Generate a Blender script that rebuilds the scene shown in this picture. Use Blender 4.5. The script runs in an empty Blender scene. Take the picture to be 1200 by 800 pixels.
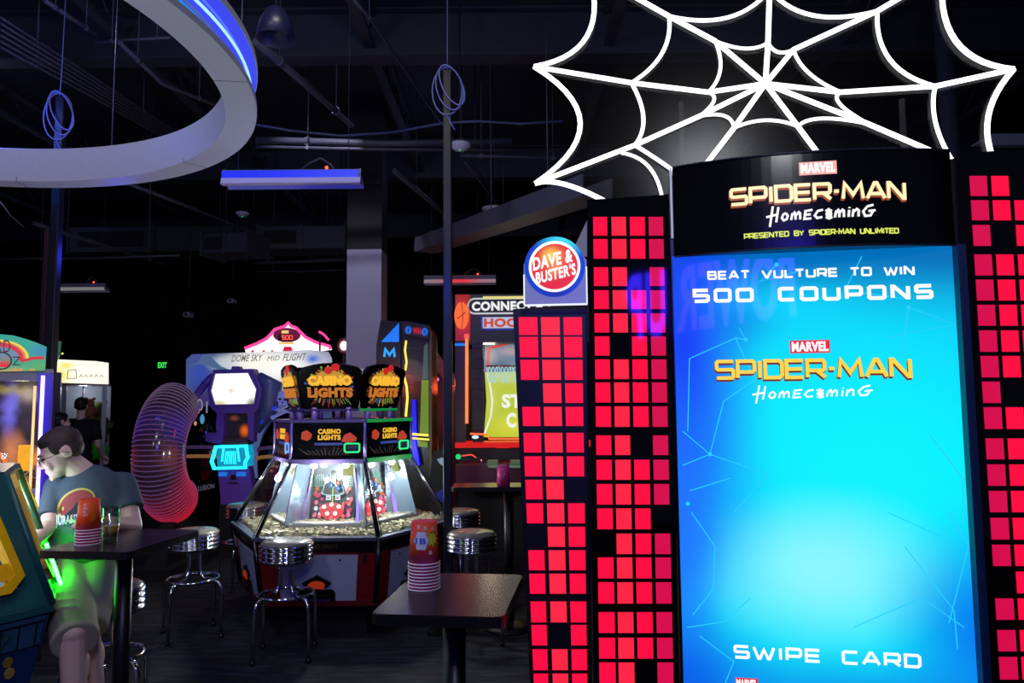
import bpy, math, random
from mathutils import Vector, Matrix
from mathutils.bvhtree import BVHTree
random.seed(11)
scene = bpy.context.scene
COL = scene.collection
PI = math.pi
R = math.radians
F = 870.0
CAM = Vector((0, 0, 1.65))
CR = Matrix.Rotation(R(94.8), 4, 'X') @ Matrix.Rotation(R(-0.49), 4, 'Z')

def ray(px, py):
    return (CR @ Vector(((px - 600) / F, (400 - py) / F, -1, 0))).to_3d()
def at(px, py, Y):
    d = ray(px, py)
    return CAM + d * (Y / d.y)
def onz(px, py, z):
    d = ray(px, py)
    return CAM + d * ((z - CAM.z) / d.z)

cam_d = bpy.data.cameras.new('camera')
cam_d.sensor_width = 36
cam_d.lens = F / 1200 * 36
cam_d.clip_end = 200
cam = bpy.data.objects.new('camera', cam_d)
cam.matrix_world = Matrix.Translation(CAM) @ CR
COL.objects.link(cam)
scene.camera = cam
scene.view_settings.view_transform = 'Standard'
scene.view_settings.look = 'None'
scene.view_settings.exposure = 0
scene.view_settings.gamma = 1
scene.view_settings.use_curve_mapping = False

# ------------------------------------------------------------------ materials
def lin(c):
    c = c / 255.0
    return c / 12.92 if c <= .04045 else ((c + .055) / 1.055) ** 2.4
def C(r, g, b):
    return (lin(r), lin(g), lin(b), 1)
MATS = {}

def new_mat(name):
    m = bpy.data.materials.new(name)
    m.use_nodes = True
    nt = m.node_tree
    return m, nt, nt.nodes['Principled BSDF']
def plain(name, col, rough=.5, metal=0.0, bump=0.0, scale=40, var=.12, coat=0.0, spec=.5):
    if name in MATS: return MATS[name]
    m, nt, b = new_mat(name)
    tc = nt.nodes.new('ShaderNodeTexCoord')
    n = nt.nodes.new('ShaderNodeTexNoise'); n.inputs['Scale'].default_value = scale; n.inputs['Detail'].default_value = 3
    nt.links.new(tc.outputs['Object'], n.inputs['Vector'])
    mx = nt.nodes.new('ShaderNodeMix'); mx.data_type = 'RGBA'
    mx.inputs['A'].default_value = tuple(c * (1 - var) for c in col[:3]) + (1,)
    mx.inputs['B'].default_value = tuple(min(1, c * (1 + var)) for c in col[:3]) + (1,)
    nt.links.new(n.outputs['Fac'], mx.inputs['Factor'])
    nt.links.new(mx.outputs['Result'], b.inputs['Base Color'])
    b.inputs['Roughness'].default_value = rough
    b.inputs['Metallic'].default_value = metal
    b.inputs['Coat Weight'].default_value = coat
    b.inputs['Coat Roughness'].default_value = .08
    b.inputs['Specular IOR Level'].default_value = spec
    if bump:
        bp = nt.nodes.new('ShaderNodeBump'); bp.inputs['Strength'].default_value = bump; bp.inputs['Distance'].default_value = .004
        nt.links.new(n.outputs['Fac'], bp.inputs['Height'])
        nt.links.new(bp.outputs['Normal'], b.inputs['Normal'])
    MATS[name] = m
    return m
def glow(name, col, s=1.0, rough=.3, var=.05, scale=12, spec=.3):
    if name in MATS: return MATS[name]
    m, nt, b = new_mat(name)
    tc = nt.nodes.new('ShaderNodeTexCoord')
    n = nt.nodes.new('ShaderNodeTexNoise'); n.inputs['Scale'].default_value = scale
    nt.links.new(tc.outputs['Object'], n.inputs['Vector'])
    mx = nt.nodes.new('ShaderNodeMix'); mx.data_type = 'RGBA'
    mx.inputs['A'].default_value = tuple(c * (1 - var) for c in col[:3]) + (1,)
    mx.inputs['B'].default_value = tuple(c * (1 + var) for c in col[:3]) + (1,)
    nt.links.new(n.outputs['Fac'], mx.inputs['Factor'])
    nt.links.new(mx.outputs['Result'], b.inputs['Emission Color'])
    b.inputs['Emission Strength'].default_value = s
    b.inputs['Base Color'].default_value = (.02, .02, .02, 1)
    b.inputs['Roughness'].default_value = rough
    b.inputs['Specular IOR Level'].default_value = spec
    MATS[name] = m
    return m
def art(name, base, blobs, s=1.0, rough=.25, noise=None, spec=.3, emit=True):
    """a backlit print or screen picture: base colour with soft elliptical patches (x, z, rx, rz, colour, amount) in object space"""
    if name in MATS: return MATS[name]
    m, nt, b = new_mat(name)
    tc = nt.nodes.new('ShaderNodeTexCoord')
    vec = tc.outputs['Object']
    if noise:
        nn = nt.nodes.new('ShaderNodeTexNoise'); nn.inputs['Scale'].default_value = noise[0]; nn.inputs['Detail'].default_value = 4
        nt.links.new(vec, nn.inputs['Vector'])
        sb = nt.nodes.new('ShaderNodeVectorMath'); sb.operation = 'SUBTRACT'; sb.inputs[1].default_value = (.5, .5, .5)
        nt.links.new(nn.outputs['Color'], sb.inputs[0])
        sc = nt.nodes.new('ShaderNodeVectorMath'); sc.operation = 'SCALE'; sc.inputs['Scale'].default_value = noise[1]
        nt.links.new(sb.outputs[0], sc.inputs[0])
        ad = nt.nodes.new('ShaderNodeVectorMath'); ad.operation = 'ADD'
        nt.links.new(vec, ad.inputs[0]); nt.links.new(sc.outputs[0], ad.inputs[1])
        vec = ad.outputs[0]
    cur = None
    for (x, z, rx, rz, col, amt) in blobs:
        s1 = nt.nodes.new('ShaderNodeVectorMath'); s1.operation = 'SUBTRACT'; s1.inputs[1].default_value = (x, 0, z)
        nt.links.new(vec, s1.inputs[0])
        s2 = nt.nodes.new('ShaderNodeVectorMath'); s2.operation = 'MULTIPLY'; s2.inputs[1].default_value = (1 / rx, 0, 1 / rz)
        nt.links.new(s1.outputs[0], s2.inputs[0])
        ln = nt.nodes.new('ShaderNodeVectorMath'); ln.operation = 'LENGTH'
        nt.links.new(s2.outputs[0], ln.inputs[0])
        mr = nt.nodes.new('ShaderNodeMapRange'); mr.interpolation_type = 'SMOOTHSTEP'
        mr.inputs['From Min'].default_value = 0; mr.inputs['From Max'].default_value = 1
        mr.inputs['To Min'].default_value = amt; mr.inputs['To Max'].default_value = 0
        nt.links.new(ln.outputs['Value'], mr.inputs['Value'])
        mx = nt.nodes.new('ShaderNodeMix'); mx.data_type = 'RGBA'
        if cur is None: mx.inputs['A'].default_value = base
        else: nt.links.new(cur, mx.inputs['A'])
        mx.inputs['B'].default_value = col
        nt.links.new(mr.outputs['Result'], mx.inputs['Factor'])
        cur = mx.outputs['Result']
    if emit:
        nt.links.new(cur, b.inputs['Emission Color'])
        b.inputs['Emission Strength'].default_value = s
        b.inputs['Base Color'].default_value = (.02, .02, .02, 1)
    else:
        nt.links.new(cur, b.inputs['Base Color'])
    b.inputs['Roughness'].default_value = rough
    b.inputs['Specular IOR Level'].default_value = spec
    MATS[name] = m
    return m
def glass(name, tint=(1, 1, 1, 1), refl=.10, rough=.02):
    if name in MATS: return MATS[name]
    m = bpy.data.materials.new(name); m.use_nodes = True
    nt = m.node_tree; nt.nodes.clear()
    out = nt.nodes.new('ShaderNodeOutputMaterial')
    tr = nt.nodes.new('ShaderNodeBsdfTransparent'); tr.inputs['Color'].default_value = tint
    gl = nt.nodes.new('ShaderNodeBsdfGlossy'); gl.inputs['Roughness'].default_value = rough
    lw = nt.nodes.new('ShaderNodeLayerWeight'); lw.inputs['Blend'].default_value = .25
    mr = nt.nodes.new('ShaderNodeMapRange')
    mr.inputs['To Min'].default_value = refl * .5; mr.inputs['To Max'].default_value = min(1, refl * 5)
    nt.links.new(lw.outputs['Facing'], mr.inputs['Value'])
    mx = nt.nodes.new('ShaderNodeMixShader')
    nt.links.new(mr.outputs['Result'], mx.inputs['Fac'])
    nt.links.new(tr.outputs[0], mx.inputs[1]); nt.links.new(gl.outputs[0], mx.inputs[2])
    nt.links.new(mx.outputs[0], out.inputs['Surface'])
    MATS[name] = m
    return m

BLACK = plain('black_plastic', C(14, 14, 17), .35)
SATIN = plain('black_satin_paint', C(20, 20, 23), .5)
MATTE = plain('black_matte_paint', C(12, 12, 14), .8)
CHROME = plain('chrome', (.75, .76, .8, 1), .09, 1.0, var=.03)
STEEL = plain('brushed_steel', (.35, .36, .4, 1), .3, 1.0)
WHITE = plain('white_laminate', C(205, 208, 215), .4)
GLASS = glass('clear_glass')

# ------------------------------------------------------------------ mesh builder
class MB:
    def __init__(s, M=None):
        s.v = []; s.f = []; s.mi = []; s.sm = []; s.c = 0; s.s = False; s.M = M; s.warp = None
    def add(s, vs, fs):
        n = len(s.v)
        for p in vs:
            p = Vector(p)
            if s.M is not None: p = s.M @ p
            if s.warp: p = s.warp(p)
            s.v.append(tuple(p))
        for f in fs:
            s.f.append(tuple(i + n for i in f)); s.mi.append(s.c); s.sm.append(s.s)
        return s
    def box(s, x0, x1, y0, y1, z0, z1):
        vs = [(x0,y0,z0),(x1,y0,z0),(x1,y1,z0),(x0,y1,z0),(x0,y0,z1),(x1,y0,z1),(x1,y1,z1),(x0,y1,z1)]
        return s.add(vs, [(0,3,2,1),(4,5,6,7),(0,1,5,4),(1,2,6,5),(2,3,7,6),(3,0,4,7)])
    def rbox(s, x0, x1, y0, y1, z0, z1, r, seg=3, axis='z'):
        """box with rounded corners around the given axis"""
        a0, a1, b0, b1 = {'z': (x0,x1,y0,y1), 'y': (x0,x1,z0,z1), 'x': (y0,y1,z0,z1)}[axis]
        r = min(r, (a1-a0)/2.01, (b1-b0)/2.01)
        pts = []
        for cx, cy, st in ((a1-r,b1-r,0),(a0+r,b1-r,90),(a0+r,b0+r,180),(a1-r,b0+r,270)):
            for k in range(seg+1):
                a = R(st + 90*k/seg); pts.append((cx+r*math.cos(a), cy+r*math.sin(a)))
        if axis == 'z': return s.prism([(a,b,z0) for a,b in pts], (0,0,z1-z0))
        if axis == 'y': return s.prism([(a,y0,b) for a,b in pts], (0,y1-y0,0))
        return s.prism([(x0,a,b) for a,b in pts], (x1-x0,0,0))
    def prism(s, pts, ext):
        n = len(pts); e = Vector(ext)
        a = [Vector(p) for p in pts]; b = [p + e for p in a]
        nrm = Vector((0,0,0))
        for i in range(n):
            nrm += (a[i]-a[0]).cross(a[(i+1) % n]-a[0])
        if nrm.dot(e) > 0: a.reverse(); b.reverse()
        fs = [tuple(range(n)), tuple(range(2*n-1, n-1, -1))]
        for i in range(n):
            j = (i+1) % n
            fs.append((i, i+n, j+n, j))
        return s.add(a+b, fs)
    def quad(s, a, b, c, d):
        return s.add([a,b,c,d], [(0,1,2,3)])
    def hexa(s, a, b):
        """solid between two quads a (4 pts) and b (4 pts)"""
        return s.add(list(a)+list(b), [(0,1,2,3),(7,6,5,4),(0,4,5,1),(1,5,6,2),(2,6,7,3),(3,7,4,0)])
    def tube(s, path, r, seg=8, closed=False, caps=True):
        P = [Vector(p) for p in path]; n = len(P)
        rr = r if isinstance(r, (list, tuple)) else [r]*n
        T = []
        for i in range(n):
            if closed: t = P[(i+1) % n] - P[i-1]
            else: t = P[min(i+1,n-1)] - P[max(i-1,0)]
            T.append(t.normalized() if t.length > 1e-9 else Vector((0,0,1)))
        up = Vector((0,0,1)) if abs(T[0].z) < .9 else Vector((1,0,0))
        u = T[0].cross(up).normalized()
        vs = []
        for i in range(n):
            u = (u - T[i]*u.dot(T[i]))
            u = u.normalized() if u.length > 1e-6 else T[i].orthogonal().normalized()
            w = T[i].cross(u)
            for k in range(seg):
                a = 2*PI*k/seg
                vs.append(P[i] + (u*math.cos(a) + w*math.sin(a))*rr[i])
        fs = []
        for i in range(n if closed else n-1):
            j = (i+1) % n
            for k in range(seg):
                l = (k+1) % seg
                fs.append((i*seg+k, i*seg+l, j*seg+l, j*seg+k))
        if not closed and caps:
            fs.append(tuple(range(seg-1,-1,-1))); fs.append(tuple((n-1)*seg+k for k in range(seg)))
        o = s.s; s.s = True; s.add(vs, fs); s.s = o
        if not closed and caps: s.sm[-1] = s.sm[-2] = False
        return s
    def cyl(s, p0, p1, r0, r1=None, seg=16):
        return s.tube([p0, p1], [r0, r0 if r1 is None else r1], seg)
    def lathe(s, prof, seg=24, c=(0,0,0), closed=False):
        vs = []; c = Vector(c); n = len(prof)
        for r, z in prof:
            for k in range(seg):
                a = 2*PI*k/seg
                vs.append(c + Vector((r*math.cos(a), r*math.sin(a), z)))
        fs = []
        for i in range(n if closed else n-1):
            j = (i+1) % n
            for k in range(seg):
                l = (k+1) % seg
                fs.append((i*seg+k, i*seg+l, j*seg+l, j*seg+k))
        if not closed:
            if prof[0][0] > 1e-5: fs.append(tuple(range(seg-1,-1,-1)))
            if prof[-1][0] > 1e-5: fs.append(tuple((n-1)*seg+k for k in range(seg)))
        o = s.s; s.s = True; s.add(vs, fs); s.s = o
        return s
    def ell(s, c, r, seg=16, rings=10, rot=None):
        vs = []; fs = []; c = Vector(c)
        Q = rot if rot is not None else Matrix.Identity(3)
        r = (r, r, r) if isinstance(r, (int, float)) else r
        for i in range(1, rings):
            t = PI*i/rings
            for k in range(seg):
                a = 2*PI*k/seg
                vs.append(c + Q @ Vector((r[0]*math.sin(t)*math.cos(a), r[1]*math.sin(t)*math.sin(a), r[2]*math.cos(t))))
        top = len(vs); vs.append(c + Q @ Vector((0,0,r[2]))); vs.append(c - Q @ Vector((0,0,r[2])))
        for i in range(rings-2):
            for k in range(seg):
                l = (k+1) % seg
                fs.append((i*seg+k, (i+1)*seg+k, (i+1)*seg+l, i*seg+l))
        for k in range(seg):
            l = (k+1) % seg
            fs.append((top, k, l)); fs.append((top+1, (rings-2)*seg+l, (rings-2)*seg+k))
        o = s.s; s.s = True; s.add(vs, fs); s.s = o
        return s
    def capsule(s, p0, p1, r0, r1=None, seg=14):
        r1 = r0 if r1 is None else r1
        p0 = Vector(p0); p1 = Vector(p1); d = (p1-p0)
        if d.length < 1e-6: return s.ell(p0, r0)
        d.normalize()
        path = []; rr = []
        for k in range(5):
            a = PI/2*k/4; path.append(p0 - d*r0*math.cos(a)); rr.append(max(r0*math.sin(a), 1e-4))
        for k in range(5):
            a = PI/2*k/4; path.append(p1 + d*r1*math.sin(a)); rr.append(max(r1*math.cos(a), 1e-4))
        return s.tube(path, rr, seg)
    def ribbon(s, pts, w, y0, y1, closed=False):
        """thick stroke along (x,z) points in the xz plane between y0 and y1, mitred"""
        P = [Vector((p[0], p[1])) for p in pts]; n = len(P)
        L = []
        for i in range(n):
            if closed: a = P[i]-P[i-1]; b = P[(i+1) % n]-P[i]
            else:
                a = P[i]-P[i-1] if i else P[1]-P[0]
                b = P[i+1]-P[i] if i < n-1 else P[-1]-P[-2]
            a.normalize(); b.normalize()
            na = Vector((-a.y, a.x)); nb = Vector((-b.y, b.x))
            m = na + nb
            if m.length < .3: m = na
            m.normalize()
            m = m * (1/max(.5, m.dot(na))) * (w/2)
            L.append(m)
        vs = []
        for i in range(n):
            for q in (P[i]+L[i], P[i]-L[i]):
                vs.append((q.x, y0, q.y)); vs.append((q.x, y1, q.y))
        fs = []
        for i in range(n if closed else n-1):
            j = (i+1) % n; a = 4*i; b = 4*j
            fs += [(a, b, b+2, a+2), (a+1, a+3, b+3, b+1), (a, a+1, b+1, b), (a+2, b+2, b+3, a+3)]
        if not closed:
            fs += [(0, 2, 3, 1), (4*(n-1), 4*(n-1)+1, 4*(n-1)+3, 4*(n-1)+2)]
        return s.add(vs, fs)
    def mesh(s, name, mats):
        me = bpy.data.meshes.new(name)
        me.from_pydata(s.v, [], s.f)
        for m in (mats if isinstance(mats, (list, tuple)) else [mats]): me.materials.append(m)
        me.polygons.foreach_set('material_index', s.mi)
        me.polygons.foreach_set('use_smooth', s.sm)
        me.update()
        return me
    def obj(s, name, mats, parent=None):
        o = bpy.data.objects.new(name, s.mesh(name, mats))
        COL.objects.link(o)
        if parent is not None: o.parent = parent
        return o

def tag(o, label=None, cat=None, group=None, kind=None):
    if label: o['label'] = label
    if cat: o['category'] = cat
    if group: o['group'] = group
    if kind: o['kind'] = kind
    return o
ROOTM = {}
def thing(name, label, cat, M=None, group=None):
    o = bpy.data.objects.new(name, None); COL.objects.link(o)
    o.empty_display_size = .1
    M = M if M is not None else Matrix.Identity(4)
    o.matrix_world = M
    o.location = M.to_translation(); o.rotation_euler = M.to_euler()
    ROOTM[o.name] = M.copy()
    return tag(o, label, cat, group)
def solo(mb, name, mats, label, cat, M=None, group=None):
    """a thing that is one mesh, built in its own local space"""
    o = mb.obj(name, mats)
    if M is not None: o.location = M.to_translation(); o.rotation_euler = M.to_euler()
    return tag(o, label, cat, group)
def struct(mb, name, mats):
    return tag(mb.obj(name, mats), kind='structure')
def base(x, y, z=0, yaw=0):
    return Matrix.Translation((x, y, z)) @ Matrix.Rotation(R(yaw), 4, 'Z')
def copy_tree(o, M, label=None, group=None):
    def cp(a, parent):
        c = a.copy(); COL.objects.link(c)
        if parent is not None: c.parent = parent
        for ch in [k for k in bpy.data.objects if k.parent == a]: cp(ch, c)
        return c
    c = cp(o, None)
    c.location = M.to_translation(); c.rotation_euler = M.to_euler()
    if label: c['label'] = label
    if group: c['group'] = group
    return c

class Frame:
    """upright frame: local x right, y away, z up; hit() gives the local (x, z) where a sight line meets the local plane y = off"""
    def __init__(s, px, Y, yaw, z=0):
        p = at(px, 475, Y)
        s.M = base(p.x, p.y, z, yaw); s.I = s.M.inverted()
    def hit(s, px, py, off=0):
        o = s.I @ CAM; d = s.I.to_3x3() @ ray(px, py)
        t = (off - o.y) / d.y
        p = o + d*t
        return (p.x, p.z)
    def H(s, px, py, off=0):
        x, z = s.hit(px, py, off)
        return Vector((x, off, z))
    def poly(s, mb, pts, y0, y1):
        q = [s.H(a, b, y0) for a, b in pts]
        return mb.prism(q, (0, y1-y0, 0))
    def pbox(s, mb, x0, y0, x1, y1, a, b):
        """box covering the pixel rectangle on plane y=a, from depth a to b"""
        p = s.hit(x0, y1, a); q = s.hit(x1, y0, a)
        return mb.box(p[0], q[0], a, b, p[1], q[1])

# ------------------------------------------------------------------ lettering
TXT = {}
def text_mesh(string, bold=0.0):
    k = (string, bold)
    if k in TXT: return TXT[k]
    cu = bpy.data.curves.new('t', 'FONT'); cu.body = string; cu.size = 1; cu.offset = bold; cu.resolution_u = 3
    cu.extrude = .5; cu.space_character = 1.08
    ob = bpy.data.objects.new('t', cu); COL.objects.link(ob)
    dg = bpy.context.evaluated_depsgraph_get()
    me = bpy.data.meshes.new_from_object(ob.evaluated_get(dg))
    vs = [tuple(v.co) for v in me.vertices]; fs = [tuple(p.vertices) for p in me.polygons]
    bpy.data.objects.remove(ob); bpy.data.curves.remove(cu); bpy.data.meshes.remove(me)
    TXT[k] = (vs, fs)
    return TXT[k]
def text_fit(mb, string, p0, p1, h, bold=.0, d=.004, up=Vector((0,0,1)), shear=0.0):
    """lettering from baseline point p0 to p1, height h, thickness d standing proud of the points"""
    vs, fs = text_mesh(string, bold)
    x0 = min(v[0] for v in vs); x1 = max(v[0] for v in vs); y0 = min(v[1] for v in vs); y1 = max(v[1] for v in vs)
    p0 = Vector(p0); p1 = Vector(p1); r = p1-p0; L = r.length; r.normalize()
    n = r.cross(up).normalized()
    out = []
    for v in vs:
        a = (v[0]-x0)/(x1-x0)*L; b = (v[1]-y0)/(y1-y0)*h; c = (v[2]+.5)*d
        out.append(p0 + r*(a + shear*b) + up*b + n*c)
    mb.add(out, fs)
GL = {
'A': (1.15, [[(0,0),(.5,1),(.65,1),(1.15,0)],[(.2,.3),(.95,.3)]]),
'B': (1.0, [[(0,0),(0,1),(.88,1),(.95,.93),(.95,.6),(.88,.53),(0,.53)],[(.88,.53),(1,.44),(1,.08),(.92,0),(0,0)]]),
'C': (1.0, [[(1,1),(.1,1),(0,.9),(0,.1),(.1,0),(1,0)]]),
'D': (1.0, [[(0,0),(0,1),(.85,1),(1,.85),(1,.15),(.85,0),(0,0)]]),
'E': (.95, [[(.95,1),(0,1),(0,0),(.95,0)],[(0,.5),(.9,.5)]]),
'G': (1.0, [[(1,1),(.1,1),(0,.9),(0,.1),(.1,0),(1,0),(1,.48),(.55,.48)]]),
'H': (1.0, [[(0,0),(0,1)],[(1,0),(1,1)],[(0,.5),(1,.5)]]),
'I': (.12, [[(.06,0),(.06,1)]]),
'L': (.9, [[(0,1),(0,0),(.9,0)]]),
'M': (1.3, [[(0,0),(.12,1),(.65,.25),(1.18,1),(1.3,0)]]),
'N': (1.05, [[(0,0),(0,1),(.1,1),(.95,0),(1.05,0),(1.05,1)]]),
'O': (1.05, [[(.1,0),(0,.1),(0,.9),(.1,1),(.95,1),(1.05,.9),(1.05,.1),(.95,0),(.1,0)]]),
'P': (1.0, [[(0,0),(0,1),(.9,1),(1,.9),(1,.45),(.9,.35),(0,.35)]]),
'R': (1.0, [[(0,0),(0,1),(.9,1),(1,.9),(1,.5),(.9,.4),(0,.4)],[(.55,.4),(1.03,0)]]),
'S': (1.0, [[(1,1),(.08,1),(0,.92),(0,.58),(.08,.5),(.92,.5),(1,.42),(1,.08),(.92,0),(0,0)]]),
'T': (1.0, [[(0,1),(1,1)],[(.5,1),(.5,0)]]),
'U': (1.0, [[(0,1),(0,.1),(.1,0),(.9,0),(1,.1),(1,1)]]),
'V': (1.15, [[(0,1),(.5,0),(.65,0),(1.15,1)]]),
'W': (1.5, [[(0,1),(.33,0),(.45,0),(.75,.8),(1.05,0),(1.17,0),(1.5,1)]]),
'Y': (1.0, [[(0,1),(.5,.45),(1,1)],[(.5,.45),(.5,0)]]),
'5': (1.0, [[(1,1),(0,1),(0,.52),(.9,.52),(1,.43),(1,.1),(.9,0),(0,0)]]),
'0': (1.05, [[(.1,0),(0,.1),(0,.9),(.1,1),(.95,1),(1.05,.9),(1.05,.1),(.95,0),(.1,0)]]),
'-': (.3, [[(0,.5),(.3,.5)]]),
' ': (.9, []),
}
def stroke_fit(mb, string, p0, p1, h, w=.16, gap=.38, d=.003, up=Vector((0,0,1)), slope=None, dx=0, dz=0, dy=0):
    """square lettering from p0 to p1 (baseline), height h, stroke w*h; sits from the plane towards the viewer"""
    tot = sum(GL[c][0] for c in string) + gap*(len(string)-1)
    p0 = Vector(p0); p1 = Vector(p1); r = p1-p0; L = r.length; r.normalize()
    n = r.cross(up).normalized()
    ww = w*h; sx = (L-ww)/tot; hh = h-ww
    x = 0
    for ch in string:
        gw, ls = GL[ch]
        for pl in ls:
            q = [(ww/2 + (x+a)*sx + dx, ww/2 + b*hh + dz) for a, b in pl]
            closed = len(q) > 3 and (Vector(q[0])-Vector(q[-1])).length < 1e-6
            if closed: q = q[:-1]
            sub = MB(); sub.ribbon(q, ww, -d-dy, -dy, closed)
            mb.add([p0 + r*v[0] + up*v[2] + n*(-v[1]) for v in sub.v], sub.f)
        x += gw + gap
# ------------------------------------------------------------------ the room
def carpet():
    m, nt, b = new_mat('dark_carpet')
    tc = nt.nodes.new('ShaderNodeTexCoord')
    mp = nt.nodes.new('ShaderNodeMapping'); mp.inputs['Scale'].default_value = (1.2, 6, 1)
    n = nt.nodes.new('ShaderNodeTexNoise'); n.inputs['Scale'].default_value = 3.2; n.inputs['Detail'].default_value = 5
    nt.links.new(tc.outputs['Object'], mp.inputs['Vector']); nt.links.new(mp.outputs['Vector'], n.inputs['Vector'])
    cr = nt.nodes.new('ShaderNodeValToRGB')
    cr.color_ramp.elements[0].position = .45; cr.color_ramp.elements[0].color = C(16, 16, 20)
    cr.color_ramp.elements[1].position = .62; cr.color_ramp.elements[1].color = C(44, 46, 56)
    nt.links.new(n.outputs['Fac'], cr.inputs['Fac']); nt.links.new(cr.outputs['Color'], b.inputs['Base Color'])
    b.inputs['Roughness'].default_value = .95
    return m
CARPET = carpet()
CEIL = plain('black_ceiling_paint', C(30, 32, 42), .8, var=.3, scale=2)
BEAMP = plain('black_painted_steel', C(46, 48, 58), .6, var=.25, scale=5)
PIPEP = plain('painted_conduit', C(70, 70, 82), .5, var=.2, scale=8)
WALLP = plain('black_wall_paint', C(18, 17, 22), .8, var=.3, scale=1.5)
struct(MB().box(-14, 10, -6, 22, -.1, 0), 'floor', CARPET)
struct(MB().box(-14, 10, -6, 22, 5.6, 5.7), 'ceiling', CEIL)
struct(MB().box(-14, 10, 20, 20.2, 0, 5.6), 'wall_back', WALLP)
struct(MB().box(-13.2, -13, -6, 20, 0, 5.6), 'wall_left', WALLP)
struct(MB().box(9, 9.2, -6, 20, 0, 5.6), 'wall_right', WALLP)
mb = MB().box(-13, 9, 19.94, 20, 0, .15); struct(mb, 'baseboard_back', SATIN)

# ceiling structure: main beams across, joists running away
def ibeam(name, p0, p1, h, w, label):
    p0 = Vector(p0); p1 = Vector(p1)
    L = (p1-p0).length; a = math.atan2(p1.y-p0.y, p1.x-p0.x)
    tilt = math.asin((p1.z-p0.z)/L)
    M = Matrix.Translation(p0) @ Matrix.Rotation(a, 4, 'Z') @ Matrix.Rotation(-tilt, 4, 'Y')
    mb = MB()
    mb.box(0, L, -w/2, w/2, -h, -h+.02); mb.box(0, L, -w/2, w/2, -.02, 0); mb.box(0, L, -.012, .012, -h+.02, -.02)
    o = solo(mb, name, BEAMP, label, 'beam', M)
    o['kind'] = 'structure'
    return o
k = 0
for y, z, h in ((7.2, 5.6, .5), (11.2, 5.6, .5), (15.2, 5.6, .5)):
    k += 1
    o = ibeam('trim_%d' % k, (-13, y, z), (9, y, z), h, .22, None)
for i, x in enumerate((-11, -8.6, -6.2, -3.8, -1.4, 1.0, 3.4, 5.8)):
    mb = MB(); z0 = 5.6
    mb.box(x-.05, x+.05, -6, 20, z0-.05, z0); mb.box(x-.05, x+.05, -6, 20, z0-.38, z0-.34)
    y = -5.9; s = 0
    while y < 19.4:
        a = (x, y, z0-.04 if s else z0-.36); b = (x, y+.4, z0-.36 if s else z0-.04)
        mb.tube([a, b], .014, 4); y += .4; s = 1-s
    k += 1
    struct(mb, 'trim_%d' % k, BEAMP)

def pipe(px, z, r, label, mat=PIPEP, name='ceiling_pipe', cat='pipe', group=None, hang=True, seg=8):
    pts = [onz(a, b, z) for a, b in px]
    o0 = pts[0].copy()
    mb = MB(Matrix.Translation(-o0))
    mb.tube(pts, r, seg)
    if hang:
        for t in (.2, .8):
            i = min(int(t*(len(pts)-1)), len(pts)-2)
            f = t*(len(pts)-1)-i if len(pts) > 2 else t
            p = pts[i].lerp(pts[i+1], f)
            mb.tube([p+Vector((0,0,r*.5)), (p.x, p.y, 5.6)], .006, 4)
            mb.tube([(p.x-.001, p.y-.02, z), (p.x+.001, p.y+.02, z)], r*1.25, seg)
    return solo(mb, name, mat, label, cat, Matrix.Translation(o0), group)
pipe([(300, 48), (412, 146)], 4.6, .035, 'thick dark pipe sloping down from the lit ring towards the blue batten')
pipe([(415, 0), (437, 26), (500, 120), (560, 200), (600, 262)], 4.9, .014, 'thin conduit running diagonally past the tall blue pole')
pipe([(462, 200), (520, 250), (580, 303)], 4.3, .03, 'pipe slanting across the ceiling right of the grey column')
pipe([(545, 190), (572, 225), (600, 262)], 4.3, .012, 'thin conduit beside the white ceiling sensor')
pipe([(150, 215), (210, 238), (296, 273)], 4.2, .025, 'pipe slanting below the white ring lamp')
pipe([(52, 0), (112, 40)], 4.9, .02, 'pipe at the top edge inside the white ring lamp')
pipe([(112, 50), (160, 46), (200, 44)], 4.8, .012, 'thin wire tube crossing the top of the ring lamp')
pipe([(140, 50), (190, 98), (260, 126)], 4.7, .02, 'dim pipe ending behind the inner edge of the ring lamp')
for i in range(6):
    pipe([(0, 20+i*7), (100, 84+i*5), (205, 154+i*3)], 4.9-.02*i, .011, 'dark conduit in a bundle of six behind the ring lamp', group='conduits in the bundle behind the ring lamp', hang=(i in (0, 5)))
pipe([(0, 305), (120, 302), (210, 299)], 3.9, .02, 'long straight pipe level across the left of the ceiling')
pipe([(40, 262), (130, 290), (200, 312)], 4.0, .03, 'dim pipe crossing behind the left blue pole')
pipe([(300, 293), (350, 291), (405, 292)], 4.1, .02, 'upper of the level pipes meeting the grey column')
pipe([(300, 308), (350, 306), (405, 304)], 3.95, .03, 'thicker level pipe just below another beside the grey column')
pipe([(300, 318), (350, 318), (405, 316)], 3.9, .012, 'thin level pipe third down beside the grey column')
pipe([(300, 164), (450, 168), (600, 166)], 4.5, .04, 'wide level pipe behind the top of the tall blue pole')
pipe([(300, 172), (450, 175), (600, 176)], 4.4, .018, 'slimmer level pipe just under the wide one behind the tall blue pole')
pipe([(540, 182), (600, 184), (680, 186)], 4.3, .02, 'level pipe passing behind the lowest web arc')
# drooping blue cable
pts = [(300, 146), (340, 153), (400, 159), (460, 155), (520, 144), (560, 142), (610, 145), (660, 142)]
pipe(pts, 4.2, .012, 'long slack cable drooping between the ring lamp and the tall pole', plain('blue_grey_cable', C(60, 66, 110), .4), 'hanging_cable', 'cable', hang=False)
pipe([(0, 236), (12, 252), (28, 266)], 3.6, .007, 'pale short cable sagging at the left edge under the ring lamp', plain('pale_cable', C(150, 150, 160), .4), 'hanging_cable', 'cable', hang=False)

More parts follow.
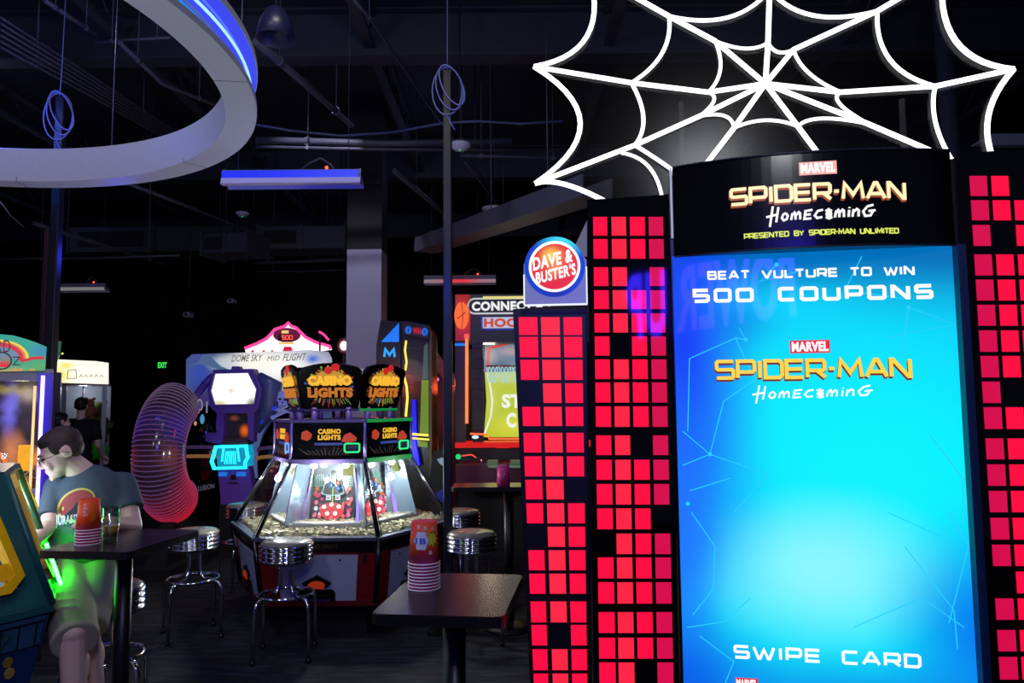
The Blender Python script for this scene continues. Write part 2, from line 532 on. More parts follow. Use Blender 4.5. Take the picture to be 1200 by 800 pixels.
# rectangular duct with side opening, left of the column
def duct_box(M, w, d, h, label):
    t = thing('air_duct', label, 'duct', M)
    mb = MB(); mb.box(0, w, 0, d, 0, h); mb.box(-.03, .0, -.03, d+.03, -.03, h+.03); mb.box(w, w+.03, -.03, d+.03, -.03, h+.03)
    mb.box(w*.5-.02, w*.5+.02, -.02, d+.02, -.02, h+.02)
    mb.obj('duct_body', BEAMP, t)
    mb = MB(); mb.box(w*.06, w*.44, -.03, -.005, h*.2, h*.8)
    for i in range(5): mb.box(w*.06, w*.44, -.045, -.03, h*(.25+.12*i), h*(.28+.12*i))
    mb.obj('grille', MATTE, t)
    mb = MB()
    for x in (.1*w, .9*w): mb.tube([(x, d/2, h), (x, d/2, 5.6-M.to_translation().z)], .008, 5)
    mb.obj('hanger_rod', MATTE, t)
    return t
p = at(303, 291, 10.5); duct_box(base(p.x, p.y, p.z), 1.22, .6, .32, 'dark rectangular duct with a grille left of the grey column')
p = at(238, 297, 9.5); duct_box(base(p.x, p.y, p.z, -12), .62, .5, .25, 'small dark duct section hanging near the middle of the ceiling')
p = at(80, 303, 13); duct_box(base(p.x, p.y, 4.4, 0), 3.0, .8, .45, 'long dark duct crossing the ceiling behind the left blue pole')
# sloping tray at centre right
a = at(498, 296, 9.0); b = at(700, 232, 5.6)
M = Matrix.Translation(a); L = b-a
yaw = math.atan2(L.y, L.x); tilt = math.asin(L.z/L.length)
M = Matrix.Translation(a) @ Matrix.Rotation(yaw, 4, 'Z') @ Matrix.Rotation(-tilt, 4, 'Y')
mb = MB(); ln = L.length
mb.box(0, ln, -.13, .13, 0, .012); mb.box(0, ln, -.14, -.125, 0, .17); mb.box(0, ln, .125, .14, 0, .17)
for i in range(9): mb.box(.1+i*ln/9, .14+i*ln/9, -.13, .13, .012, .03)
for i in range(3): mb.tube([(ln*(.2+.3*i), 0, .02), Vector((ln*(.2+.3*i), 0, .02)) + M.to_3x3().inverted() @ Vector((0, 0, 1.7))], .006, 5)
solo(mb, 'cable_tray', plain('grey_tray', C(78, 78, 88), .5), 'grey metal cable tray sloping up to the right behind the round badge', 'cable tray', M)

# square column: dark band at top, grey below
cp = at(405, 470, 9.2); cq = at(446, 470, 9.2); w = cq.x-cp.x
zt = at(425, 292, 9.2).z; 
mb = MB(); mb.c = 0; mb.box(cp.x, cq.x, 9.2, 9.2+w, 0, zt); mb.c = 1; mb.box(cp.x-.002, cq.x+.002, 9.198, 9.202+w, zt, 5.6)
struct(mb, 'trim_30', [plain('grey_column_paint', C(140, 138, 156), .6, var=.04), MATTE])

# disc sensors and bell lamp on the ceiling
def disc(px, py, z, r, label, col=C(190, 190, 205), bell=False):
    p = onz(px, py, z)
    t = thing('dome_lamp' if bell else 'ceiling_sensor', label, 'lamp' if bell else 'sensor', base(p.x, p.y, z))
    m = plain('sensor_white%s' % bell, col, .4)
    mb = MB()
    if bell: mb.lathe([(r*.3, .22), (r*.5, .2), (r*.8, .12), (r, 0), (r*.97, 0), (r*.75, .1), (.01, .17)], 28)
    else: mb.lathe([(.001, -.02), (r*.55, -.02), (r*.7, 0), (r, .01), (r, .035), (r*.9, .04), (.001, .04)], 24)
    mb.obj('shade' if bell else 'housing', m, t)
    MB().tube([(0, 0, .04), (0, 0, 5.6-z)], .008, 6).obj('rod', MATTE, t)
    if not bell: MB().lathe([(.001, -.024), (r*.12, -.024), (r*.12, -.019)], 10).obj('indicator', glow('green_led', (.1, 1, .2, 1), .6), t)
disc(539, 173, 4.0, .1, 'white disc sensor beside the top of the tall blue pole')
disc(578, 247, 3.9, .13, 'white disc sensor above the sloping cable tray')
disc(284, 252, 4.3, .09, 'small white disc sensor below the left end of the blue batten', C(90, 90, 96))
disc(323, 46, 4.1, .13, 'dark bell shaped lamp right of the glowing ring', C(26, 28, 60), True)

# ------------------------------------------------------------------ the ring lamp
rc = Vector((-3.379, 3.422, 3.3)); Ro = 2.054; Ri = 1.886
t = thing('ring_lamp', 'huge white suspended ring with a glowing blue strip around its outer side', 'ceiling lamp', Matrix.Translation(rc))
RW = plain('ring_white_paint', C(206, 206, 216), .45, var=.03)
mb = MB()
mb.lathe([(Ri, .237), (Ri, 0), (Ro, 0), (Ro, .035), (Ro-.075, .05), (Ro-.09, .09), (Ro-.09, .16), (Ro-.075, .2), (Ro, .215), (Ro, .25), (Ri+.02, .25)], 160, closed=True)
for p in range(len(mb.sm)): mb.sm[p] = True
ring = mb.obj('ring_body', RW, t)
ring.data.polygons.foreach_set('use_smooth', [False]*len(ring.data.polygons))
n = 160
MB().tube([((Ro-.035)*math.cos(2*PI*i/n), (Ro-.035)*math.sin(2*PI*i/n), .135) for i in range(n)], .0075, 8, closed=True).obj('light_strip', glow('ice_white_led', (.38, .72, 1, 1), 1.2), t)
MB().tube([((Ro-.072)*math.cos(2*PI*i/n), (Ro-.072)*math.sin(2*PI*i/n), .075) for i in range(n)], .008, 6, closed=True).obj('light_strip', glow('added_blue_led', (.002, .17, 1, 1), 5), t)  # added strip that turns the cove blue, apart from the white line
MB().tube([((Ro-.060)*math.cos(2*PI*i/n), (Ro-.060)*math.sin(2*PI*i/n), .195) for i in range(n)], .006, 6, closed=True).obj('light_strip', glow('added_indigo_led', (.015, .03, 1, 1), 6), t)  # second added strip, colours the upper cove
mb = MB(); mb.lathe([(Ro-.004, .040), (Ro-.070, .056), (Ro-.084, .092), (Ro-.084, .120), (Ro-.088, .120), (Ro-.088, .09), (Ro-.073, .052), (Ro-.004, .037)], 160, closed=True)
mb.obj('lower_cove_wash', glow('azure_cove_wash', (.001, .26, 1, 1), 1.0, rough=.6), t)  # glowing sheet stands in for the blue wash on the cove wall
mb = MB(); mb.lathe([(Ro-.084, .148), (Ro-.084, .16), (Ro-.070, .196), (Ro-.004, .211), (Ro-.004, .214), (Ro-.073, .2), (Ro-.088, .162), (Ro-.088, .148)], 160, closed=True)
mb.obj('upper_cove_wash', glow('indigo_cove_wash', (.05, .07, .95, 1), .9, rough=.6), t)  # same for the indigo wash on the upper cove wall
mb = MB()
for i in range(6):
    a = 2*PI*i/6+.3; x = (Ri+.08)*math.cos(a); y = (Ri+.08)*math.sin(a)
    mb.tube([(x, y, .25), (x, y, 5.6-3.3)], .004, 4)
mb.obj('suspension_wire', STEEL, t)
mb = MB()
for i in range(8):
    a = 2*PI*i/8+.12
    e = Matrix.Rotation(a, 4, 'Z')
    q = MB(e); q.box(Ri-.0008, Ro+.0008, -.0025, .0025, -.0008, .03); mb.add(q.v, q.f)
mb.obj('panel_joint', plain('joint_grey', C(60, 60, 66), .6), t)

# ------------------------------------------------------------------ batten lights
def batten(x0, y0, x1, y1, Y, label, emi, led=None, white=C(170, 168, 190)):
    a = at(x0, y0, Y); b = at(x1, y1, Y); L = (b-a).length
    yaw = math.degrees(math.atan2(b.y-a.y, b.x-a.x))
    z = a.z
    t = thing('batten_light', label, 'light fixture', base(a.x, a.y, z, yaw), 'ceiling batten lights')
    mb = MB(); mb.box(0, L, -.03, .03, .02, .075); mb.box(.0, .012, -.035, .035, -.04, .08); mb.box(L-.012, L, -.035, .035, -.04, .08)
    mb.obj('housing', plain('batten_housing', C(120, 120, 140), .5), t)
    mb = MB(); mb.hexa([(0,-.03,.02),(0,-.03,.016),(0,-.09,-.055),(0,-.09,-.051)][::-1], [(L,-.03,.02),(L,-.03,.016),(L,-.09,-.055),(L,-.09,-.051)][::-1])
    mb.hexa([(0,.03,.02),(0,.03,.016),(0,.09,-.055),(0,.09,-.051)], [(L,.03,.02),(L,.03,.016),(L,.09,-.055),(L,.09,-.051)])
    mb.obj('reflector', plain('reflector_white', white, .4), t)
    MB().tube([(.03, 0, -.02), (L-.03, 0, -.02)], .019, 10).obj('tube', emi, t)
    MB().box(0, L, -.088, -.03, -.058, -.051).obj('lip', plain('lip_white', C(210, 205, 215), .4), t)
    if led and x0 != 263: MB().tube([(.012, -.09, -.02), (L, -.09, -.02)], .024, 8).obj('front_lip_glow', emi, t)  # added glowing bar stands in for the lit lower lip
    if led: MB().ell((L*.75, -.03, .09), .014, 10, 6).obj('indicator', led, t)
    mb = MB()
    for x in (L*.1, L*.9): mb.tube([(x, 0, .075), (x, 0, 5.6-z)], .0025, 4)
    mb.tube([(L*.55, 0, .075), (L*.62, 0, .14), (L*.7, 0, .18), (L*.78, 0, .12), (L*.8, 0, .075)], .008, 6)
    mb.obj('hanging_wire', PIPEP, t)
    return t
RLED = glow('red_led', (1, .08, .03, 1), 3)
UV = glow('blacklight_tube', (.02, .04, 1, 1), 2.2)
bt = batten(263, 211, 424, 207, 6.0, 'ceiling batten light glowing deep blue, largest of the three battens', UV, RLED)
UVB = glow('uv_front', (.015, .03, .9, 1), 1.0)
L = (at(424, 207, 6.0)-at(263, 211, 6.0)).length
MB().box(0.012, L-.012, -.094, -.09, -.012, .05).obj('diffuser', UVB, bt)
MB().tube([(.012, -.085, -.03), (L-.0, -.085, -.03)], .022, 8).obj('lip_glow', glow('lavender_lip_glow', C(128, 124, 190), 1), bt)  # glowing bar stands in for the reflector lip lit by the tube
batten(497, 329, 581, 328, 10.9, 'ceiling batten light tinted red above the hoops machine', art('pink_tube', C(150, 120, 130), [(.55, -.02, .4, .4, C(235, 40, 60), .9)], .9), RLED, C(190, 150, 160))
batten(68, 338, 125, 337, 11.5, 'unlit white ceiling batten light behind the left blue pole', glow('unlit_tube_glow', C(120, 120, 122), .9), RLED, C(190, 190, 196))  # fixture is off, its pale tone is put in as glow

# ------------------------------------------------------------------ slim poles
BLUEP = plain('dark_pole_paint', C(11, 12, 24), .4)
def pole(px, Y, pt, w, label, coil=True, mat=None, coilside=1):
    p = at(px, 475, Y); zt = at(px, pt, Y).z
    t = thing('cable_pole', label, 'pole', base(p.x, p.y), 'slim floor poles')
    MB().rbox(-w/2, w/2, -w/2, w/2, .015, zt, .008).obj('post', mat or BLUEP, t)
    mb = MB(); mb.rbox(-.14, .14, -.14, .14, 0, .015, .02)
    for sx in (-1, 1):
        for sy in (-1, 1): mb.lathe([(.012, .015), (.012, .024), (.001, .026)], 8, (sx*.11, sy*.11, 0))
    mb.obj('base_plate', BLACK, t)
    MB().box(-w/2-.003, w/2+.003, -w/2-.003, w/2+.003, zt, zt+.012).obj('cap', BLACK, t)
    if coil:
        mb = MB()
        for j in range(3):
            pts = []
            for i in range(25):
                a = 2*PI*i/24
                pts.append((coilside*(.0+.02*j) + (.115-.008*j)*math.cos(a+.3*j), -.04-.012*j, zt-.16 + .02*j + (.19-.015*j)*math.sin(a)))
            mb.tube(pts, .006, 6, closed=True)
        mb.tube([(.0, -.04, zt-.36), (.03, -.05, zt-.42), (.06, -.04, zt-.47)], .006, 6)
        mb.tube([(0, -.03, zt), (0, -.02, zt+.2), (0, 0, 5.6)], .004, 5)
        mb.obj('coiled_cable', plain('coil_cable', C(120, 126, 190), .4), t)
    return t
pole(525, 5.6, 86, .066, 'tall slim square pole with a cable coil on top, in front of the hoops machine')
pole(57, 5.75, 116, .07, 'tall slim square pole seen through the ring lamp beside the rainbow cabinet', coilside=1)
pole(46, 9, 268, .05, 'thin reddish pole in the dark behind the rainbow cabinet', False, plain('reddish_pole', C(90, 60, 66), .4))

# ------------------------------------------------------------------ exit sign
p = at(191, 428, 17)
t = thing('exit_sign', 'small green glowing exit sign far back in the dark', 'sign', base(p.x, p.y, p.z))
MB().rbox(-.13, .13, -.03, .03, -.1, .1, .01, axis='y').obj('housing', BLACK, t)
mb = MB(); text_fit(mb, 'EXIT', (-.1, -.031, -.06), (.1, -.031, -.06), .13, .03)
mb.obj('lettering', glow('exit_green', (.05, 1, .12, 1), 1), t)
MB().tube([(0, 0, .1), (0, 0, 5.6-p.z)], .01, 6).obj('stem', BLACK, t)

# small wall speaker / camera specks
for px, py, Y, lab in ((221, 369, 12, 'small white security camera hanging in the dark above the exit sign'), (272, 353, 13, 'small pale box camera hanging above the white panel machine')):
    p = at(px, py, Y)
    t = thing('security_camera', lab, 'camera', base(p.x, p.y, p.z))
    MB().rbox(-.05, .05, -.09, .09, -.035, .035, .01, axis='y').obj('body', plain('cam_white', C(190, 190, 198), .4), t)
    MB().cyl((0, -.09, 0), (0, -.11, 0), .025).obj('lens', BLACK, t)
    MB().tube([(0, 0, .035), (0, 0, 5.6-p.z)], .012, 6).obj('stem', SATIN, t)

# ------------------------------------------------------------------ light
w = bpy.data.worlds.new('world'); scene.world = w; w.use_nodes = True
w.node_tree.nodes['Background'].inputs['Color'].default_value = (.35, .42, 1, 1)
w.node_tree.nodes['Background'].inputs['Strength'].default_value = .06
def lamp(name, typ, loc, col, power, size=.3, rot=None, spot=None):
    l = bpy.data.lights.new(name, typ); l.color = col; l.energy = power
    if typ == 'AREA': l.size = size
    else: l.shadow_soft_size = size
    if spot: l.spot_size = R(spot); l.spot_blend = .5
    o = bpy.data.objects.new(name, l); COL.objects.link(o); o.location = loc
    if rot is not None:
        o.rotation_euler = (Vector(rot)-Vector(loc)).to_track_quat('-Z', 'Y').to_euler()
    return o
lamp('room_fill_light', 'AREA', (-2.3, 1.2, 4.3), (.88, .9, 1), 36, .5, (-2.2, 3.7, .9))  # three added area fills, no fixtures hang at these spots
lamp('room_fill_light', 'AREA', (.4, -.9, 3.6), (.9, .92, 1), 30, .5, (-1.6, 4.5, .6))
lamp('room_fill_light', 'AREA', (-1.2, 3.6, 4.9), (.95, .93, .9), 20, .4, (-1.5, 5.0, .5))
lamp('column_downlight', 'SPOT', (-2.2, 6.5, 5.2), (.75, .72, 1), 200, .06, (-1.9, 9.2, 2.6), 50)
lamp('blue_fill_light', 'POINT', (-3.9, 5.2, 4.0), (.10, .16, 1), 16, .15)  # blue fill under the ceiling, no fixture modelled here
lamp('ring_fill_light', 'POINT', (-3.6, 3.2, 2.4), (.55, .45, 1), 14, .3)  # two added fills brighten the ring from below, no lamps there
lamp('ring_fill_light', 'POINT', (-1.9, 2.4, 2.2), (.85, .88, 1), 13, .3)
for x_, y_ in ((-6, 8), (-1, 9.5), (1.5, 5.5), (-3, 13), (-8, 12), (-2.5, 5.6)):
    lamp('ceiling_fill_light', 'POINT', (x_, y_, 4.75), (.36, .44, 1), 4, .4)  # added points that lift the dark ceiling, no fixtures
lamp('blue_pole_fill', 'POINT', (-.75, 5.0, 2.6), (.03, .05, 1), 14, .1)  # two added blue fills tint the poles, no lamps there
lamp('blue_pole_fill', 'POINT', (-3.3, 6.1, 2.9), (.03, .05, 1), 5, .1)
lamp('red_column_fill', 'POINT', (-.75, 9.5, 1.9), (1, .1, .03), 6, .1)  # added red fill for the column side, out of sight behind the tower
# ------------------------------------------------------------------ tall video cabinet with the blue screen
FC = Frame(962, 2.10, -10.04)
t = thing('video_game_cabinet', 'tall arcade cabinet with a large blue portrait screen and black curved title header', 'arcade machine', FC.M)
sx0 = FC.hit(793, 500)[0]; sx1 = FC.hit(1128, 500)[0]
zs = FC.hit(962, 293)[1]; ztop = FC.hit(962, 186)[1]; zb = .62
bx0 = FC.hit(791.5, 500)[0]; bx1 = FC.hit(1139, 500)[0]
mb = MB(); mb.box(bx0, bx1, .012, .34, .1, ztop-.02); mb.box(bx0+.02, bx1-.02, .03, .3, 0, .1)
mb.box(bx0, sx0, -.004, .012, .1, zs+.02); mb.box(sx0, sx1, -.004, .012, .1, zb)
mb.obj('body', plain('cabinet_black', C(16, 17, 22), .3), t)
mb = MB(); mb.box(sx1+.002, bx1, -.03, .012, .1, zs-.005); mb.box(sx1+.012, bx1-.01, -.034, -.03, .12, zs-.02)
mb.obj('side_bezel', plain('screen_lit_bezel', C(18, 44, 84), .35), t)  # blue cast of the screen put into the plastic colour
# curved header drum
hx0 = FC.hit(789, 240)[0]; hx1 = FC.hit(1116, 240)[0]; hw = (hx1-hx0)/2; hc = (hx0+hx1)/2; SAG = .065
def bow(x): return -SAG*(1-((x-hc)/hw)**2) if abs(x-hc) < hw else 0
z0 = FC.hit(800, 301)[1]; z1 = FC.hit(800, 196)[1]
mb = MB(); n = 28; pts = []
for i in range(n+1):
    x = hx0 + (hx1-hx0)*i/n; pts.append((x, bow(x)-.004, z0))
pts += [(hx1, .3, z0), (hx0, .3, z0)]
mb.prism(pts, (0, 0, z1-z0))
head = mb.obj('header', plain('header_gloss_black', C(7, 7, 9), .16), t)
mb = MB()
for zz in (z0, z1):
    pp = [(hx0+(hx1-hx0)*i/n, bow(hx0+(hx1-hx0)*i/n)-.006, zz) for i in range(n+1)]
    mb.tube(pp, .003, 5)
mb.obj('header_trim', plain('trim_dark', C(30, 36, 52), .3), head)
def warp(p): return Vector((p.x, p.y+bow(p.x)-.004, p.z))
mb = MB(); mb.box(hx1-.002, hx1+.01, .05, .08, z0+.06, z1-.005); mb.obj('edge_gleam', glow('cool_white_edge_gleam', (.7, .75, 1, 1), .45), head)  # glowing bars stand in for web light caught on the header edges
mb = MB(); mb.box(hx0-.008, hx0-.002, -.0, .02, z0+.06, z1-.0); mb.obj('edge_gleam', glow('cool_white_edge_gleam', (.7, .75, 1, 1), .45), head)

def on(px, py): return FC.H(px, py, 0)
# title: amber outline block letters over a darker drop edge
def title(p0, p1, h, face, edge, prefix, parent, wp=None, depth=.006, w=.175):
    mb = MB(); mb.warp = wp
    for k in range(5):
        stroke_fit(mb, 'SPIDER-MAN', p0, p1, h, w*1.02, .26, .0012, dx=-.0005*k, dz=-.0014*k, dy=.0003+.0002*(4-k))
    mb.obj(prefix+'_edge', edge, parent)
    mb = MB(); mb.warp = wp
    stroke_fit(mb, 'SPIDER-MAN', p0, p1, h, w, .26, .002, dy=.0024)
    mb.obj(prefix, face, parent)
title(on(853, 247), on(1056, 239), .052, glow('title_cream', (1, .80, .45, 1), 1.2), glow('title_rust', (.55, .13, .04, 1), .6), 'title_lettering', head, warp)
HAND = {   # brush-script strokes per letter, unit box
'H': (1.3, [[(.15,-.45),(.55,1.25)],[(.85,-.1),(1.15,1.15)],[(-.2,.38),(.3,.45),(1.05,.55)]]),
'o': (.8, [[(.45,.6),(.15,.5),(.0,.2),(.2,0),(.5,.08),(.65,.35),(.45,.6)]]),
'm': (1.2, [[(0,0),(.18,.55)],[(.12,.35),(.4,.6),(.5,.5),(.48,.0)],[(.48,.3),(.85,.6),(1.0,.5),(.98,0)]]),
'E': (.95, [[(.95,.72),(.2,.66),(.05,.0),(.8,.02)],[(.12,.34),(.75,.36)]]),
'c': (.95, [[(.95,.68),(.4,.6),(.05,.25),(.3,.02),(.85,.08)]]),
'*': (.9, [[(.1,.3),(.8,.3)],[(.45,-.15),(.45,.78)],[(.15,-.05),(.75,.65)],[(.15,.68),(.75,-.08)],[(.3,.12),(.6,.12),(.68,.3),(.6,.5),(.3,.5),(.22,.3),(.3,.12)],[(.35,.25),(.55,.35)]]),
'i': (.35, [[(.1,0),(.2,.55)],[(.25,.72),(.26,.78)]]),
'n': (.9, [[(0,0),(.15,.6)],[(.1,.35),(.5,.62),(.7,.5),(.66,0)]]),
'G': (1.4, [[(1.25,.92),(.6,.8),(.1,.4),(.3,.02),(.9,.05),(1.2,.42),(.7,.42),(1.45,.46)]]),
}
def script(mb, p0, p1, h, w=.15, d=.002, off=.003):
    s = 'HomEc*minG'; gap = .18
    tot = sum(HAND[c][0] for c in s)+gap*9; p0 = Vector(p0); p1 = Vector(p1); r = p1-p0; L = r.length; r.normalize()
    up = Vector((0, 0, 1)); nn = r.cross(up); x = 0; sx = L/tot
    for ch in s:
        gw, ls = HAND[ch]
        for pl in ls:
            q = [((x+a)*sx, b*h) for a, b in pl]
            sub = MB(); sub.ribbon(q, w*h, -off-d, -off)
            mb.add([p0 + r*v[0] + up*v[2] - nn*v[1] for v in sub.v], sub.f)
        x += gw+gap
PW = glow('print_white', (1, 1, 1, 1), 1.1)
mb = MB(); mb.warp = warp; script(mb, on(896, 266), on(1018, 259), .034, .17); mb.obj('script_lettering', PW, head)
mb = MB(); mb.warp = warp
stroke_fit(mb, 'PRESENTED BY SPIDER-MAN UNLIMITED', on(869, 285), on(1047, 278), .016, .2, .3, .002)
mb.obj('small_lettering', glow('lime_print', (.75, .85, .12, 1), 1), head)
def brandbox(x0, y0, x1, y1, wp, parent, white=True):
    a = on(x0, y1); b = on(x1, y0)
    mb = MB(); mb.warp = wp; mb.box(a.x, b.x, -.003, .001, a.z, b.z)
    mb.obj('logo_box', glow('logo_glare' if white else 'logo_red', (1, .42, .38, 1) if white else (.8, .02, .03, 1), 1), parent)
    mb = MB(); mb.warp = wp; m = (b.x-a.x)*.04
    text_fit(mb, 'MARVEL', (a.x+m, -.0035, a.z+m), (b.x-m, -.0035, a.z+m), (b.z-a.z)-2*m, .045, .0015)
    mb.obj('logo_lettering', PW, parent)
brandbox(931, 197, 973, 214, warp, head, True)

# the screen
def L(px, py): return FC.hit(px, py)
def blob(px, py, rx, ry, col, amt):
    x, z = L(px, py); k = 2.1/870
    return (x, z, rx*k, ry*k, col, amt)
SCR = art('blue_screen_picture', C(0, 128, 235), [
    blob(1010, 520, 470, 420, C(0, 235, 255), .95),
    blob(1040, 400, 300, 160, C(0, 190, 250), .7),
    blob(1030, 560, 330, 330, C(0, 245, 255), .9),
    blob(965, 690, 270, 190, C(20, 238, 255), .9),
    blob(965, 668, 165, 105, C(150, 248, 255), .85),
    blob(800, 560, 130, 240, C(20, 90, 250), .6),
    blob(900, 300, 560, 62, C(0, 98, 185), .9),
    blob(1110, 300, 220, 100, C(0, 80, 165), .55),
    blob(800, 400, 110, 330, C(20, 50, 250), .95),
    blob(800, 640, 60, 260, C(30, 110, 255), .8),
    blob(1155, 740, 130, 160, C(0, 110, 240), .9),
    blob(800, 800, 130, 110, C(0, 90, 235), .9),
    blob(1000, 830, 230, 75, C(0, 120, 230), .8),
    blob(870, 380, 70, 45, C(0, 60, 215), .35),
], s=1.0, rough=.03, noise=(3, .05), spec=.5)
mb = MB(); mb.box(sx0, sx1, 0, .012, zb, zs)
scr = mb.obj('screen', SCR, t)
# faint glowing line pattern in the picture
LN = glow('screen_line', (.02, .62, 1, 1), 1)
mb = MB()
lines = [[(862, 396),(874, 398),(866, 384)],[(800, 505),(832, 532),(900, 556),(860, 600)],[(832, 532),(800, 545)],[(832, 532),(848, 470),(905, 430)],
  [(806, 505),(808, 420),(862, 396),(900, 480)],[(1112, 600),(1135, 640),(1112, 730)],[(1040, 600),(1128, 640)],[(810, 600),(838, 640),(836, 690),(812, 720)],
  [(805, 735),(850, 728),(880, 700)],[(1065, 360),(1120, 380),(1040, 395)],[(1065, 360),(1056, 420)],[(1090, 510),(1128, 560),(1130, 610)],[(1060, 640),(1118, 715),(1122, 760)],
  [(910, 310),(890, 330),(935, 318)],[(856, 560),(808, 575)],[(1010, 300),(990, 340),(1060, 350)],[(1000, 735),(1080, 700),(1130, 735)],[(820, 745),(860, 775),(850, 800)]]
for l in lines: mb.ribbon([FC.hit(a, b) for a, b in l], .0026, -.0006, 0)
for a, b in ((874, 398), (832, 532), (806, 590), (1065, 360), (910, 310)):
    x, z = FC.hit(a, b); mb.prism([(x+.006*math.cos(i*PI/5), 0, z+.006*math.sin(i*PI/5)) for i in range(10)], (0, -.0008, 0))
mb.obj('line_pattern', LN, scr)
mb = MB()
stroke_fit(mb, 'BEAT VULTURE TO WIN', on(829, 328), on(1072, 322), .0262, .22, .42, .001)
mb.obj('screen_lettering', PW, scr)
mb = MB()
stroke_fit(mb, '500 COUPONS', on(812, 355), on(1094, 350), .042, .24, .55, .001)
mb.obj('screen_lettering', PW, scr)
mb = MB()
stroke_fit(mb, 'SWIPE CARD', on(860, 771), on(1080, 783), .037, .2, .42, .001)
mb.obj('screen_lettering', PW, scr)
title(on(838, 445), on(1069, 443), .058, glow('title_gold', (1, .68, .06, 1), 1), glow('title_maroon', (.16, .022, .015, 1), 1), 'screen_title', scr)
mb = MB(); script(mb, on(884, 467), on(1022, 463), .03, .15, .001, .001); mb.obj('screen_script', PW, scr)
brandbox(926, 398, 972, 414, None, scr, False)
brandbox(862, 795, 888, 806, None, scr, False)
# coin and card panel below the frame
mb = MB(); mb.box(sx0+.02, sx1-.02, -.09, .01, .42, .56); mb.obj('control_shelf', plain('control_black', C(20, 20, 26), .3), t)
mb = MB(); mb.box(sx0+.3, sx0+.36, -.1, -.09, .45, .53); mb.obj('card_reader', plain('card_blue', C(20, 60, 160), .3), t)

# ------------------------------------------------------------------ skyline panels with lit red windows
RED = [glow('red_window', C(255, 4, 62), 1.0, var=.03, rough=.04, spec=.5), glow('warm_red_window', C(255, 34, 66), 1.0, var=.16, scale=9, rough=.04, spec=.5), glow('dim_red_window', C(214, 6, 74), 1.0, var=.05, rough=.04, spec=.5)]
TOWER = plain('tower_gloss_black', C(9, 8, 10), .04)
def skyline(label, frame, outline, cols, rows, skip, warmcol, dimcol, thick, yoff=0.0, RED=RED, TOWER=TOWER):
    t = thing('skyline_panel', label, 'light panel', frame.M, 'skyline light boards')
    mb = MB(); frame.poly(mb, outline, yoff, yoff+thick)
    mb.obj('tower_board', TOWER, t)
    a_ = frame.H(*outline[2], yoff); b_ = frame.H(*outline[3], yoff); x_ = sorted((a_.x, b_.x)); zz_ = min(a_.z, b_.z)+.01
    MB().box(x_[0], x_[1], yoff+.004, yoff+thick+.1, 0, zz_).obj('plinth', SATIN, t)
    k = 0
    for ri, (ya, yb) in enumerate(rows):
        for ci, c in enumerate(cols):
            if (ri, ci) in skip: continue
            xa, xb = c(ya); xc, xd = c(yb)
            mb = MB(); tilt = (((xa+xb)/2)-outline[0][0])
            mb.hexa([frame.H(xa, yb, yoff-.003) if False else frame.H(xc, yb, yoff-.003), frame.H(xd, yb, yoff-.003), frame.H(xb, ya, yoff-.003), frame.H(xa, ya, yoff-.003)],
                    [frame.H(xc, yb, yoff+.002), frame.H(xd, yb, yoff+.002), frame.H(xb, ya, yoff+.002), frame.H(xa, ya, yoff+.002)])
            m = RED[1] if ci in warmcol else RED[2] if ci in dimcol else RED[0]
            mb.obj('lit_window', m, t)
            k += 1
    return t
def lc(x0a, x0b, ya, x1a, x1b, yb):
    return lambda y: (x0a+(x1a-x0a)*(y-ya)/(yb-ya), x0b+(x1b-x0b)*(y-ya)/(yb-ya))
def rows_from(tops, h): return [(a, a+h) for a in tops]
# four-column tower
F4 = Frame(740, 2.10*(1+.177*.416)/(1+.177*.161)+.01, -10.04)
rows4 = [(254,276),(280,303),(313,335),(340,362),(367,389.5),(394,416.5),(421,444),(448,471.5),(476,500),(510,533),(538.5,562),(567,591),(595.5,620),(625,649),(653,677.5),(682,707),(717,741.5),(747,771.5),(776,801)]
skip4 = {(2,2),(5,1),(9,2),(12,3),(13,0),(18,2)}
cols4 = [lc(695,711.5,255,702,721,760), lc(716.5,733.5,255,724.5,743,760), lc(738,755.5,255,747,765.5,760), lc(760,777,255,770,788.5,760)]
skyline('taller black skyline board with four columns of red windows, left of the screen', F4, [(688,234),(786,227.5),(796,812),(696,812)], cols4, rows4, skip4, (1,), (3,), .1, .01)
# three-column tower
F3 = Frame(645, 2.30, -5)
rows3 = [(371.5,392.5),(394.5,418.5),(421.5,445),(449,472),(476.5,499),(507,530),(534.5,558),(562,585),(589.5,613),(617,640.5),(644.5,668),(672,695.5),(704.5,729),(732,756),(760.5,785),(789,812)]
skip3 = {(3,0),(7,2),(9,0),(13,1)}
cols3 = [lc(608,630,382,622,640,715), lc(634,656,382,645,664,715), lc(660.5,682,382,668.5,687,715)]
skyline('shorter black skyline board with three columns of red windows, under the badge', F3, [(601,362),(688,356),(694,815),(622,815)], cols3, rows3, skip3, (1,), (), .12, 0.0,
    [glow('satin_red_window', C(255, 4, 62), 1.0, var=.03, rough=.5), glow('satin_warm_window', C(255, 36, 66), 1.0, var=.18, scale=9, rough=.5)], plain('tower_satin_black', C(9, 8, 10), .4))
